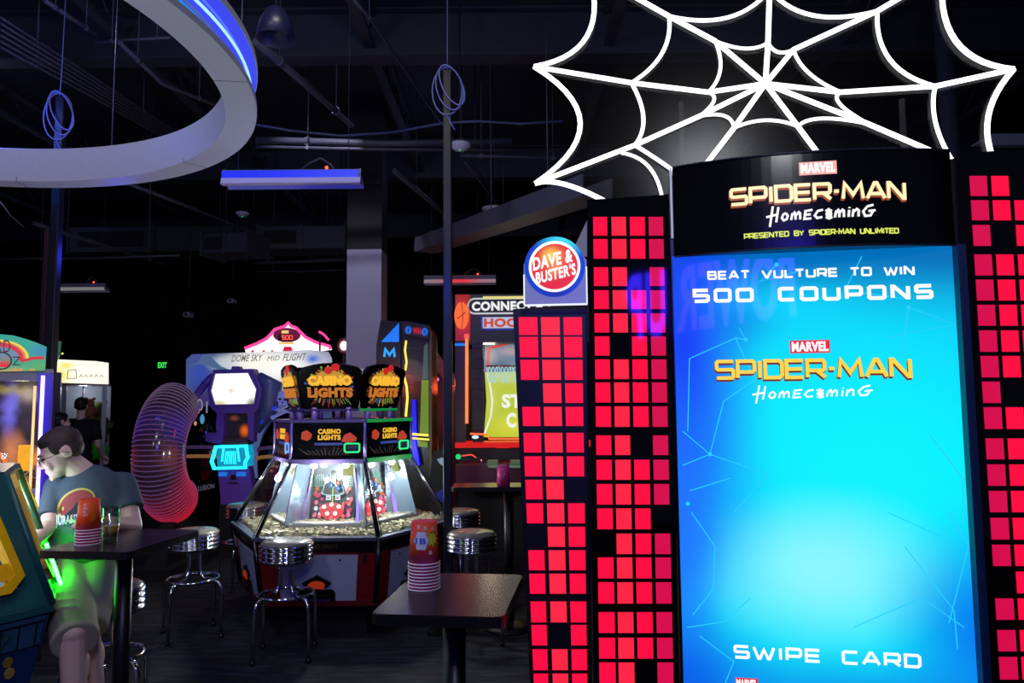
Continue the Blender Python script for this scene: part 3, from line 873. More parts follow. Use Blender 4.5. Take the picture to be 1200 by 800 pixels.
# right tower
FR = Frame(1160, 2.10*(1+.177*.416)/(1+.177*.644), -10.04)
rowsr = [(206,229.5),(234.5,258),(263.5,288),(298,322.5),(327.5,352),(357,381.5),(387,412),(417,442),(447,472),(477,502.5),(513.5,538),(544,569),(575,600),(606.5,632),(638,663),(669.5,695),(701,726),(738,763),(769.5,796)]
skipr = {(0,2),(2,1),(8,1),(15,0),(11,2),(5,3)}
def rc_(i): 
    a = 1136+25.3*i; b = 1155+25.7*i
    return lc(a, a+20.3, 206, 1170.5+26.2*i, 1170.5+26.2*i+21.5, 771)
skyline('black skyline board with red windows at the right edge, right of the blue screen', FR, [(1119,184),(1126,179),(1245,172),(1285,815),(1162,815)], [rc_(i) for i in range(4)], rowsr, skipr, (), (0,), .1, .0)

# ------------------------------------------------------------------ round badge sign
FB = Frame(650, 2.25, -6)
t = thing('badge_sign', 'round blue and red lettered badge standing on the shorter skyline board', 'sign', FB.M)
a = FB.H(614, 357); b = FB.H(687, 281)
c0 = FB.H(650, 313); rr = (FB.H(685.5, 313)-c0).length; k = rr/35.5
pts = [(a.x, .004, a.z)] + [(b.x, .004, a.z), (b.x, .004, c0.z+.02)] + [(c0.x+rr*math.cos(R(10+16*i)), .004, c0.z+rr*math.sin(R(10+16*i))) for i in range(1, 10)] + [(a.x, .004, c0.z+.01)]
mb = MB(); mb.prism(pts, (0, .012, 0)); mb.obj('clear_panel', glow('edge_lit_acrylic', C(110, 112, 178), 1, rough=.2), t)
mb = MB(); mb.box(a.x-.001, a.x+.003, 0, .016, a.z, c0.z-.02); mb.box(b.x-.003, b.x+.001, 0, .016, a.z, c0.z+.0); mb.box(a.x, b.x, .0, .016, a.z-.003, a.z+.001); mb.obj('bright_edge', glow('acrylic_edge', (.9, .95, 1, 1), 1), t)
def circ(mb, r, y0, y1, rin=0, n=48, c=c0):
    if rin: mb.ribbon([(c.x+(r+rin)/2*math.cos(2*PI*i/n), c.z+(r+rin)/2*math.sin(2*PI*i/n)) for i in range(n)], r-rin, y0, y1, True)
    else: mb.prism([(c.x+r*math.cos(2*PI*i/n), y0, c.z+r*math.sin(2*PI*i/n)) for i in range(n)], (0, y1-y0, 0))
mb = MB(); circ(mb, rr, -.012, .004, rr*.84)
mb.obj('blue_ring', art('badge_blue', C(12, 66, 200), [(c0.x+.03, c0.z+rr*.9, rr*1.1, rr*.8, C(60, 225, 245), 1), (c0.x, c0.z-rr, rr*1.2, rr*.6, C(20, 40, 160), .8)], 1.0), t)
mb = MB(); circ(mb, rr*.85, -.014, .004, rr*.765); mb.obj('white_ring', PW, t)
mb = MB(); circ(mb, rr*.77, -.01, .004)
mb.obj('red_disc', art('badge_red', C(228, 40, 26), [(c0.x, c0.z+rr*.2, rr*.75, rr*.75, C(250, 110, 40), .8), (c0.x-.01, c0.z+rr*.38, rr*.5, rr*.42, C(255, 205, 80), 1), (c0.x, c0.z-rr*.1, rr*.3, rr*.3, C(255, 160, 60), .7)], 1.0), t)
sl = Vector((1, 0, .33)).normalized(); upv = Vector((-.05, 0, 1)).normalized()
for s, x0, y0, x1, y1, h in (('DAVE &', 625, 317.5, 671.5, 306.5, 15.5), ('BUSTER\'S', 628.5, 333, 675, 321.5, 14)):
    mb = MB(); text_fit(mb, s, FB.H(x0, y0, -.0145), FB.H(x1, y1, -.0145), h*k, .03, .004, upv)
    mb.obj('badge_lettering', PW, t)
mb = MB(); FB.poly(mb, [(688, 258), (688, 300), (668, 300)], .018, .026); mb.obj('gusset', glow('grey_gusset', C(96, 98, 116), .8), t)

# ------------------------------------------------------------------ white web light sculpture
FW = Frame(905, 2.65, -10.04)
t = thing('web_light', 'large glowing white spider web of tube lights rising behind the black header', 'light sculpture', FW.M)
WG = glow('web_white', (.93, .94, 1, 1), 2.2)
def bez(p0, pm, p1, n=14):
    """quadratic curve through pm at its middle"""
    c = tuple(2*pm[i]-(p0[i]+p1[i])/2 for i in (0, 1))
    return [tuple((1-s)**2*p0[i]+2*s*(1-s)*c[i]+s*s*p1[i] for i in (0, 1)) for s in [j/n for j in range(n+1)]]
def wtube(pts, r, name):
    MB().tube([FW.H(a, b) for a, b in pts], r, 8).obj(name, WG, t)
HUB = (897, 98)
rad = [(626, 78), (627, 215), (700, -36), (1188, 81), (1120, -40), (1182, 216), (905, -60), (880, 330)]
rad = {'A': (626, 78), 'B': (627, 215), 'C': (690, -34), 'T': (903, -62), 'E': (1105, -32), 'D': (1188, 81), 'F': (1178, 212), 'S': (1040, 262), 'V': (765, 270)}
kp = {'A': [(740, 97), (830, 108)], 'B': [(744, 170), (820, 136)], 'C': [(784, 19), (838, 48)], 'E': [(1028, 13), (930, 58)], 'D': [(1096, 101), (985, 108)], 'F': [(1115, 187), (1017, 145)], 'T': [(902, -12), (900, 50)], 'S': [(985, 215), (935, 148)], 'V': [(810, 215), (860, 150)]}
for k_, tip in rad.items():
    path = [HUB, kp[k_][1], kp[k_][0], tip]
    wtube(path, .0095, 'spoke')
order = ['A', 'C', 'T', 'E', 'D', 'F', 'S', 'V', 'B']
for lv, pull, rr_ in ((0, .62, .0095), (1, .78, .0075), (2, .80, .0065)):
    for i, a_ in enumerate(order):
        b_ = order[(i+1) % len(order)]
        pa = (rad[a_] if lv == 0 else kp[a_][lv-1]); pb = (rad[b_] if lv == 0 else kp[b_][lv-1])
        mid = ((pa[0]+pb[0])/2, (pa[1]+pb[1])/2)
        s_ = {0: .80, 1: .82, 2: .84}[lv]
        if (a_, b_) == ('B', 'A') and lv == 0: pm = (680, 145)
        elif (a_, b_) == ('A', 'C') and lv == 0: pm = (688, 42)
        elif (a_, b_) == ('E', 'D') and lv == 0: pm = (1120, 48)
        elif (a_, b_) == ('D', 'F') and lv == 0: pm = (1157, 145)
        elif (a_, b_) == ('A', 'C') and lv == 1: pm = (776, 62)
        elif (a_, b_) == ('E', 'D') and lv == 1: pm = (1043, 70)
        elif (a_, b_) == ('D', 'F') and lv == 1: pm = (1096, 142)
        elif (a_, b_) == ('V', 'B') and lv == 0: pm = (680, 222)
        elif (a_, b_) == ('V', 'B') and lv == 1: pm = (775, 190)
        elif (a_, b_) == ('B', 'A') and lv == 1: pm = (754, 138)
        else: pm = (HUB[0]+(mid[0]-HUB[0])*s_, HUB[1]+(mid[1]-HUB[1])*s_)
        wtube(bez(pa, pm, pb), rr_, 'web_arc')
wtube(bez((728, 179), (760, 195), (776, 232)), .0065, 'web_arc')
# clear backing sheet and struts that carry it
outl = []
for i, a_ in enumerate(order):
    b_ = order[(i+1) % len(order)]; pa, pb = rad[a_], rad[b_]; mid = ((pa[0]+pb[0])/2, (pa[1]+pb[1])/2)
    pm = {('B', 'A'): (680, 145), ('A', 'C'): (688, 42), ('E', 'D'): (1120, 48), ('D', 'F'): (1157, 145), ('V', 'B'): (680, 222)}.get((a_, b_), (HUB[0]+(mid[0]-HUB[0])*.8, HUB[1]+(mid[1]-HUB[1])*.8))
    outl += bez(pa, pm, pb)[:-1]
vs = [FW.H(a, b, .016) for a, b in outl]+[FW.H(HUB[0], HUB[1], .016)]; n_ = len(outl)
MB().add(vs, [(i, (i+1) % n_, n_) for i in range(n_)]).obj('clear_sheet', glass('web_sheet', (.92, .92, .94, 1), .028, .2), t)
ps = [rad[q] for q in order]
mb = MB()
for px, py in ((800, 180), (1060, 180)):
    a = FW.H(px, py, .03); mb.tube([(a.x, .03, 1.2), (a.x, .03, a.z+.2)], .01, 6)
mb.obj('support_post', MATTE, t)
MB().box(FW.H(800,180).x-.05, FW.H(1060,180).x+.05, -.0, .12, .0, 1.2).obj('plinth', MATTE, t)
# slim grey post behind the web at far right
p = at(1132, 475, 6.0)
t = thing('round_duct_post', 'dim grey upright behind the right arm of the glowing web', 'post', base(p.x, p.y))
MB().cyl((0, 0, 0), (0, 0, 5.6), .07, seg=20).obj('post', plain('dim_grey_post', C(58, 60, 74), .5), t)
MB().lathe([(.1, 0), (.1, .03), (.075, .05)], 20).obj('collar', MATTE, t)
a = at(1160, 165, 5); 
mb = MB(); mb.box(0, 1.6, -.03, .03, -.04, .04); mb.box(0, 1.6, .0, .2, .03, .04)
solo(mb, 'ceiling_rail', plain('pale_rail', C(120, 126, 140), .5), 'pale grey horizontal rail just above the right skyline board', 'rail', base(a.x, a.y, a.z))

# ------------------------------------------------------------------ blue letter sign across the room, mirrored in the glossy fronts
D_ = 5.0; oc = FC.I @ CAM
def mirror(px, py):
    d = FC.I.to_3x3() @ ray(px, py); p = oc + d*(-oc.y/d.y); d.y = -d.y
    return p + d*(D_/abs(d.y))
b0 = mirror(932, 371); b1 = mirror(736, 399); tp = mirror(736, 322)
t = thing('letter_sign', 'large blue glowing letter sign that shows mirrored in the glossy screen', 'sign', FC.M)
mb = MB(); text_fit(mb, 'POWER UP', b0, b1, (tp.z-b1.z), .03, .05)
mb.obj('sign_lettering', glow('electric_blue', (.04, .02, 1, 1), 22), t)
mb = MB(); z_ = max(tp.z, b0.z+.3)+.05
for f in (.12, .88): q_ = b0.lerp(b1, f); mb.tube([(q_.x, q_.y-.02, q_.z), (q_.x, q_.y-.02, 5.6)], .012, 6)
mb.obj('hanger_rod', MATTE, t)
mb = MB(); mb.tube([b0+Vector((0, -.02, .1)), b1+Vector((0, -.02, .1))], .015, 6); mb.obj('carrier_bar', MATTE, t)
# ------------------------------------------------------------------ pub tables
WOOD = plain('dark_wood_laminate', C(32, 25, 26), .24, var=.3, scale=30)
def table(label, M, w, d, ped=(0, 0), h=1.05):
    t = thing('pub_table', label, 'table', M)
    mb = MB(); mb.rbox(-w/2, w/2, -d/2, d/2, h-.03, h, .03, 4)
    o = mb.obj('tabletop', WOOD, t)
    mb = MB(); mb.rbox(-w/2-.002, w/2+.002, -d/2-.002, d/2+.002, h-.032, h-.006, .032, 4); mb.obj('edge_band', plain('table_edge', C(22, 21, 25), .3), o)
    mb = MB(); x, y = ped
    mb.cyl((x, y, .03), (x, y, h-.045), .036, seg=24)
    mb.obj('pedestal', plain('pedestal_black', C(16, 16, 19), .4), t)
    mb = MB(); mb.box(x-.13, x+.13, y-.02, y+.02, h-.045, h-.03); mb.box(x-.02, x+.02, y-.16, y+.16, h-.045, h-.03); mb.obj('support_spider', BLACK, t)
    mb = MB(); mb.lathe([(.2, 0), (.2, .012), (.12, .03), (.04, .05)], 32, (x, y, 0)); mb.obj('foot', BLACK, t)
    return t
def table_M(fl, fr, br):
    a = onz(*fl, 1.05); b = onz(*fr, 1.05); c = onz(*br, 1.05)
    u = (b-a); w = u.length; yaw = math.atan2(u.y, u.x)
    v = Vector((-math.sin(yaw), math.cos(yaw), 0)); d = (c-b).dot(v)
    cen = a + u*.5 + v*d*.5
    return base(cen.x, cen.y, 0, math.degrees(yaw)), w, d
M, w, d = table_M((434, 719), (590, 723), (612, 673)); print('table front', w, d)
table('black high table in the foreground holding nine stacked cups', M, w, d, (.0, .0))
M2, w2, d2 = table_M((43, 645), (150, 647), (207, 620)); print('table left', w2, d2)
table('black high table in front of the seated man, holding cups and a glass', M2, w2, d2, (0, 0))
p = onz(580, 568, 1.05)
table('small black high table at the back by the hoops machine, with one magenta cup', base(p.x, p.y, 0, 0), .62, .3, (.1, .06))

# ------------------------------------------------------------------ chrome stools
SEAT = plain('grey_vinyl', C(128, 124, 112), .25, var=.15, scale=6, coat=.4)
def make_stool(label, M):
    t = thing('bar_stool', label, 'stool', M, None)
    H = .76
    MB().lathe([(.001, H), (.10, H-.001), (.15, H-.008), (.17, H-.022), (.17, H-.03), (.001, H-.03)], 40).obj('seat', SEAT, t)
    prof = [(.155, H-.03)]
    for i in range(4):
        z = H-.03-.03*i
        prof += [(.170, z), (.178, z-.006), (.178, z-.012), (.170, z-.018), (.162, z-.022), (.162, z-.028)]
    prof += [(.155, H-.152), (.03, H-.152)]
    MB().lathe(prof, 40).obj('ribbed_band', CHROME, t)
    for i in range(4):
        a = PI/4+PI/2*i; ca, sa = math.cos(a), math.sin(a)
        P = [(.05, H-.15), (.05, .52), (.055, .46), (.075, .42), (.12, .402), (.175, .40), (.215, .385), (.238, .34), (.243, .28), (.245, .02)]
        # smooth the polyline
        Q = []
        for j in range(len(P)-1):
            for s in (0, .5): Q.append((P[j][0]*(1-s)+P[j+1][0]*s, P[j][1]*(1-s)+P[j+1][1]*s))
        Q.append(P[-1])
        lg = MB().tube([(r*ca, r*sa, z) for r, z in Q], .0125, 10).obj('leg', CHROME, t)
        MB().lathe([(.016, 0), (.018, .006), (.016, .03)], 12, (.245*ca, .245*sa, 0)).obj('foot_cap', BLACK, lg)
    MB().tube([(.178*math.cos(2*PI*i/40), .178*math.sin(2*PI*i/40), .40) for i in range(40)], .012, 8, closed=True).obj('foot_ring', CHROME, t)
    MB().lathe([(.06, H-.17), (.075, H-.152)], 20).obj('mount_plate', CHROME, t)
    return t
def sp(px, py, rot):
    p = onz(px, py, .76); return base(p.x, p.y, 0, rot)
s0 = make_stool('chrome stool with dark round seat right in front of the coin pusher', sp(336, 631, 8))
copy_tree(s0, sp(228, 619, 30), 'chrome stool standing between the left table and the coin pusher')
copy_tree(s0, sp(553, 621, 15), 'chrome stool right behind the front table, nearer of the pair by the slim pole')
copy_tree(s0, sp(539, 596, 50), 'chrome stool partly behind the slim pole, farther of the pair there')
MSTOOL = base(-2.075, 3.88, 0, 20)
copy_tree(s0, MSTOOL, 'chrome stool the seated man sits on')
_p = at(291, 475, 7.0)
copy_tree(s0, base(_p.x, _p.y, 0, 40), 'chrome stool mostly hidden behind the left side of the coin pusher')
for ob in list(bpy.data.objects):
    if ob.name.startswith('bar_stool'): ob['group'] = 'chrome bar stools'

# ------------------------------------------------------------------ paper cups
def cup_r(z): return .0505 - (.0095)*(z/.135)
def cone_patch(mb, pts, a0, zoff=0, off=.0006, seg=1):
    """polygon given in (angle metres, z) wrapped on the cup wall; densify edges"""
    q = []
    for i in range(len(pts)):
        p = pts[i]; r = pts[(i+1) % len(pts)]
        for s in range(3): q.append((p[0]+(r[0]-p[0])*s/3, p[1]+(r[1]-p[1])*s/3))
    cx = sum(p[0] for p in q)/len(q); cz = sum(p[1] for p in q)/len(q)
    rings = [[(cx+(p[0]-cx)*k, cz+(p[1]-cz)*k) for p in q] for k in (1, .66, .33)]
    def w(p, o=off):
        rr = cup_r(p[1])+o; a = a0 + p[0]/.046
        return (rr*math.cos(a), rr*math.sin(a), p[1]+zoff)
    vs = [w(p) for rg in rings for p in rg] + [w((cx, cz))]
    n = len(q); fs = []
    for k in range(2):
        for i in range(n): j = (i+1) % n; fs.append((k*n+i, k*n+j, (k+1)*n+j, (k+1)*n+i))
    for i in range(n): fs.append((2*n+i, 2*n+(i+1) % n, 3*n))
    mb.add(vs, fs)
def cup_body(mat, rim, inner=plain('cup_inner', C(225, 220, 225), .6)):
    def mk(t):
        MB().lathe([(.0505, .004), (.041, .135), (.039, .1352), (.001, .133)], 40).obj('cup_wall', mat, t)
        MB().tube([(.0515*math.cos(2*PI*i/40), .0515*math.sin(2*PI*i/40), .0028) for i in range(40)], .0024, 8, closed=True).obj('rolled_rim', rim, t)
    return mk
CUPW = plain('cup_rim_white', C(222, 205, 222), .5)
CUPM = art('comic_print_and_rim_light', C(214, 66, 40), [(0, .0, .1, .05, C(205, 60, 150), .8), (.02, .09, .05, .05, C(225, 120, 40), .6), (-.03, .12, .03, .04, C(190, 30, 40), .7)], emit=False, rough=.5, noise=(60, .02))  # magenta patch at the base is light on the rims, rest is print
CUPM2 = art('orange_print_and_rim_light', C(240, 74, 22), [(0, .0, .1, .04, C(190, 40, 120), .8), (.0, .1, .06, .05, C(238, 90, 20), .6)], emit=False, rough=.5)  # magenta base patch again paints the light on the rims
def star(cx, cz, r, n, k=.6, ph=0):
    return [(cx+(r if i % 2 == 0 else r*k)*math.cos(PI*i/n+ph), cz+(r if i % 2 == 0 else r*k)*math.sin(PI*i/n+ph)) for i in range(2*n)]
def cup_stack(x, y, z, n, mat, labels, group, face, deco, step=.0103):
    first = None
    for i in range(n):
        M = base(x, y, z+step*i, 0)
        if i in (0, n-1):
            t = thing('paper_cup', labels(i, n), 'cup', M, group)
            cup_body(mat, CUPW)(t)
            if i == n-1: deco(t, face)
            if i == 0: first = t
        else:
            copy_tree(first, M, labels(i, n), group)
ords = ['first', 'second', 'third', 'fourth', 'fifth', 'sixth', 'seventh', 'eighth', 'ninth', 'tenth']
def comic(t, a0):
    mb = MB(); cone_patch(mb, star(.028, .082, .026, 9, .62), a0, off=.0006); mb.obj('yellow_burst', plain('burst_yellow', C(214, 200, 50), .5), t)
    mb = MB(); cone_patch(mb, star(.030, .084, .0275, 9, .66, .1), a0, off=.0003); mb.obj('burst_outline', BLACK, t)
    def cloud(s): return [(-.010+.024*s*(1+.1*math.cos(6*a))*math.cos(a), .078+.030*s*(1+.1*math.cos(6*a))*math.sin(a)) for a in [2*PI*i/36 for i in range(36)]]
    mb = MB(); cone_patch(mb, cloud(1.06), a0, off=.0008); mb.obj('bubble_outline', BLACK, t)
    mb = MB(); cone_patch(mb, cloud(1), a0, off=.0011); mb.obj('speech_bubble', plain('bubble_white', C(205, 205, 235), .5), t)
    vs, fs = text_mesh('1B', .03)
    x0 = min(v[0] for v in vs); x1 = max(v[0] for v in vs); mb = MB(); out = []
    for v in vs:
        u = -.030+(v[0]-x0)/(x1-x0)*.036; zz = .068+v[1]*.026; rr = cup_r(zz)+.0014+.0006*(v[2]+.5); a = a0+u/.046
        out.append((rr*math.cos(a), rr*math.sin(a), zz))
    mb.add(out, fs); mb.obj('cup_lettering', plain('letter_blue', C(60, 90, 200), .5), t)
    mb = MB()
    for cx, cz in ((.004, .118), (.03, .115), (-.02, .122), (.02, .04)): cone_patch(mb, [(cx-.005, cz-.006), (cx+.005, cz-.006), (cx+.005, cz+.006), (cx-.005, cz+.006)], a0, off=.0007)
    mb.obj('pale_squares', plain('square_pink', C(225, 180, 190), .5), t)
def filigree(t, a0):
    mb = MB()
    for sgn in (-1, 1):
        for i in range(9):
            z = .045+.009*i; u = .014+.006*math.sin(i*.9)
            cone_patch(mb, star(u+sgn*.005, z, .0042, 3, .5, i), a0, off=.0007)
    mb.obj('gold_scroll', plain('scroll_gold', C(190, 150, 40), .4), t)
    mb = MB()
    for i, (wd, z) in enumerate(((.012, .108), (.016, .092), (.014, .078), (.018, .064))):
        vs, fs = text_mesh(['EAT', 'DRINK', 'PLAY', 'WATCH'][i], .02); x0 = min(v[0] for v in vs); x1 = max(v[0] for v in vs); out = []
        for v in vs:
            u = -.024+(v[0]-x0)/(x1-x0)*wd; zz = z+v[1]*.014; rr = cup_r(zz)+.0007+.0006*(v[2]+.5); a = a0+u/.046
            out.append((rr*math.cos(a), rr*math.sin(a), zz))
        mb.add(out, fs)
    mb.obj('cup_lettering', plain('cup_letter_white', C(235, 225, 235), .5), t)
p = onz(497, 689, 1.05)
cup_stack(p.x, p.y, 1.05, 9, CUPM, lambda i, n: ('comic printed paper cup, topmost of the stack on the front table' if i == n-1 else
    'paper cup showing only its rim, %s from bottom on the front table' % ords[i]), 'paper cups stacked upside down on the front table', math.atan2(-p.y, -p.x), comic)
p = onz(103, 637, 1.05)
cup_stack(p.x, p.y, 1.05, 6, CUPM2, lambda i, n: ('orange paper cup with gold scroll, topmost of the stack on the left table' if i == n-1 else
    'paper cup showing only its rim, %s from bottom on the left table' % ords[i]), 'orange paper cups stacked upside down on the left table', math.atan2(-p.y, -p.x), filigree, .0125)
# magenta cup at the back
p = onz(590, 567, 1.05)
t = thing('paper_cup', 'single magenta paper cup upside down on the back table', 'cup', base(p.x, p.y, 1.05))
MB().lathe([(.05, 0), (.044, .14), (.001, .14)], 28).obj('cup_wall', plain('magenta_cup', C(205, 50, 130), .5), t)
mb = MB()
for i in range(5): mb.box(-.02+.012*(i % 3), -.012+.012*(i % 3), -.0515, -.046, .04+.017*i, .05+.017*i)
mb.obj('pale_print', plain('pale_pink', C(235, 150, 190), .5), t)

# pint glass with beer
p = onz(129, 632, 1.05)
t = thing('pint_glass', 'clear pint glass less than half full of amber beer beside the orange cups', 'glass', base(p.x, p.y, 1.05))
MB().lathe([(.001, .0), (.029, 0), (.031, .005), (.0435, .145), (.0415, .145), (.029, .012), (.001, .010)], 36).obj('glass_wall', glass('pint_glass', (.93, .95, .97, 1), .13), t)
MB().lathe([(.001, .0125), (.0285, .0128), (.0345, .062), (.001, .062)], 36).obj('beer', plain('amber_beer', C(150, 118, 40), .1, var=.05), t)
MB().lathe([(.001, .0625), (.0345, .0622), (.0347, .066), (.001, .067)], 36).obj('foam', plain('beer_foam', C(205, 195, 150), .7), t)
# ------------------------------------------------------------------ six-sided coin pusher in the middle
PX, PY = -1.377, 6.05
PM = base(PX, PY, 0, 0)
pt = thing('coin_pusher', 'large six-sided coin pusher with lit glass hood and gold lettered signs', 'arcade machine', PM)
def HV(i, r, z):
    a = R(-120+60*i); return Vector((r*math.cos(a), r*math.sin(a), z))
def facet(i, r, z, tilt=0):
    a = R(-90+60*i); ap = r*math.cos(PI/6)
    return Matrix.Translation((ap*math.cos(a), ap*math.sin(a), z)) @ Matrix.Rotation(a+PI/2, 4, 'Z') @ Matrix.Rotation(R(tilt), 4, 'X')
def hexprism(mb, prof, closed=False):
    """hexagonal loft through (r, z) rings"""
    vs = [HV(i, r, z) for r, z in prof for i in range(6)]; n = len(prof); fs = []
    for k in range(n if closed else n-1):
        l = (k+1) % n
        for i in range(6): j = (i+1) % 6; fs.append((k*6+i, k*6+j, l*6+j, l*6+i))
    if not closed: fs += [tuple(range(5, -1, -1)), tuple((n-1)*6+i for i in range(6))]
    return mb.add(vs, fs)
ZL, ZB, ZH0, ZH1 = .72, .27, 1.233, 1.535
RL, RB, RH = .87, .795, .545
REDP = plain('dark_red_laminate', C(120, 14, 26), .3)
PWHITE = plain('pusher_white_panel', C(165, 172, 205), .35)
CORNER = plain('corner_black', C(15, 15, 18), .25)
PURPLE = plain('purple_tinted_chrome', C(120, 105, 170), .25, .6)
GREENT = glow('green_rail', C(16, 150, 66), .8)
hexprism(MB(), [(.62, 0), (.62, .1), (.68, ZB)]).obj('plinth', MATTE, pt)
hexprism(MB(), [(RB, ZB), (RL, ZL-.01)]).obj('lower_cabinet', REDP, pt)
hexprism(MB(), [(RL-.01, ZL-.02), (RL+.02, ZL-.015), (RL+.02, ZL+.008), (RL-.03, ZL+.014), (RL-.03, ZL-.02)], True).obj('glass_ledge', plain('ledge_grey', C(90, 95, 115), .25, .5), pt)
hexprism(MB(), [(RB+.012, ZB-.025), (RB+.012, ZB+.012), (RB-.05, ZB+.012), (RB-.05, ZB-.025)], True).obj('bottom_trim', plain('bottom_red', C(90, 10, 20), .3), pt)
tl = math.degrees(math.atan2((RL-RB)*math.cos(PI/6), ZL-ZB))     # outward lean of the lower cabinet
Hh = math.hypot((RL-RB)*math.cos(PI/6), ZL-ZB)
GOLD = plain('faded_gold', C(80, 60, 30), .4)
for i in range(6):
    # corners
    mb = MB(); mb.tube([HV(i, RB+.004, ZB), HV(i, RL+.004, ZL)], .02, 6); mb.obj('corner_trim', CORNER, pt)
    M = facet(i, RB, ZB, tl)
    k0 = RB/2; k1 = RL/2
    def hwid(v): return k0+(k1-k0)*v/Hh
    mb = MB(M); v0, v1 = Hh-.1, Hh-.005
    mb.hexa([(-hwid(v0)+.02, -.004, v0), (hwid(v0)-.02, -.004, v0), (hwid(v1)-.02, -.004, v1), (-hwid(v1)+.02, -.004, v1)],
            [(-hwid(v0)+.02, .004, v0), (hwid(v0)-.02, .004, v0), (hwid(v1)-.02, .004, v1), (-hwid(v1)+.02, .004, v1)])
    mb.obj('header_strip', CORNER, pt)
    mb = MB(M); text_fit(mb, 'CASINO LIGHTS', (-.1, -.005, Hh-.07), (.14, -.005, Hh-.07), .03, .02, .002); mb.obj('strip_lettering', GOLD, pt)
    mb = MB(M); mb.hexa([(-.262, -.006, .012), (.262, -.006, .012), (.285, -.006, Hh-.115), (-.285, -.006, Hh-.115)], [(-.262, .004, .012), (.262, .004, .012), (.285, .004, Hh-.115), (-.285, .004, Hh-.115)])
    o = mb.obj('access_door', PWHITE, pt)
    # payout emblem: arch, dark pentagon, orange cup
    mb = MB(M)
    mb.prism([(x, -.02, z) for x, z in ((-.14, .01), (-.14, .075), (-.12, .095), (.1, .095), (.12, .075), (.12, .01), (.09, .01), (.085, .028), (-.105, .028), (-.11, .01))], (0, .014, 0))
    mb.prism([(x, -.024, z) for x, z in ((-.11, .145), (-.085, .115), (.07, .115), (.095, .145), (-.005, .2))], (0, .018, 0))
    mb.box(-.1, .08, -.045, -.006, .04, .06)
    mb.obj('payout_hood', plain('hood_black', C(10, 10, 13), .3), o)
    mb = MB(M); mb.prism([(x, -.03, z) for x, z in ((-.05, .1), (-.068, .135), (-.045, .155), (-.005, .163), (.035, .155), (.055, .135), (.038, .1), (.02, .108), (-.03, .108))], (0, .008, 0))
    mb.obj('payout_arrow', glow('payout_orange', C(225, 70, 15), .3), o)
    mb = MB(M); mb.cyl((.16, -.012, Hh-.15), (.16, -.006, Hh-.15), .008, seg=12); mb.cyl((-.19, -.012, Hh-.15), (-.19, -.006, Hh-.15), .006, seg=12); mb.obj('door_lock', MATTE, o)
    mb = MB(M); mb.rbox(.318, .345, -.008, .0, Hh-.17, Hh-.11, .008, axis='y'); mb.obj('coin_slot', MATTE, pt)
    # glass hood
    a, b, c, d = HV(i, RL-.035, ZL+.012), HV(i+1, RL-.035, ZL+.012), HV(i+1, RH-.012, ZH0), HV(i, RH-.012, ZH0)
    mb = MB(); mb.quad(a, b, c, d); mb.obj('glass_pane', glass('hood_glass', (.97, .98, .98, 1), .035), pt)
    mb = MB(); mb.tube([HV(i, RL-.012, ZL+.01), HV(i, RH+.0, ZH0)], .017, 4); mb.obj('hood_post', CORNER, pt)
    mb = MB(); e = (HV(i+1, 1, 0)-HV(i-1, 1, 0)).normalized()
    for s in (-1, 1): mb.tube([HV(i, RL-.002, ZL+.012)+e*s*.022, HV(i, RH+.01, ZH0)+e*s*.016], .0035, 5)
    mb.obj('hood_post_edge', plain('post_edge_chrome', C(120, 125, 140), .2, .8), pt)
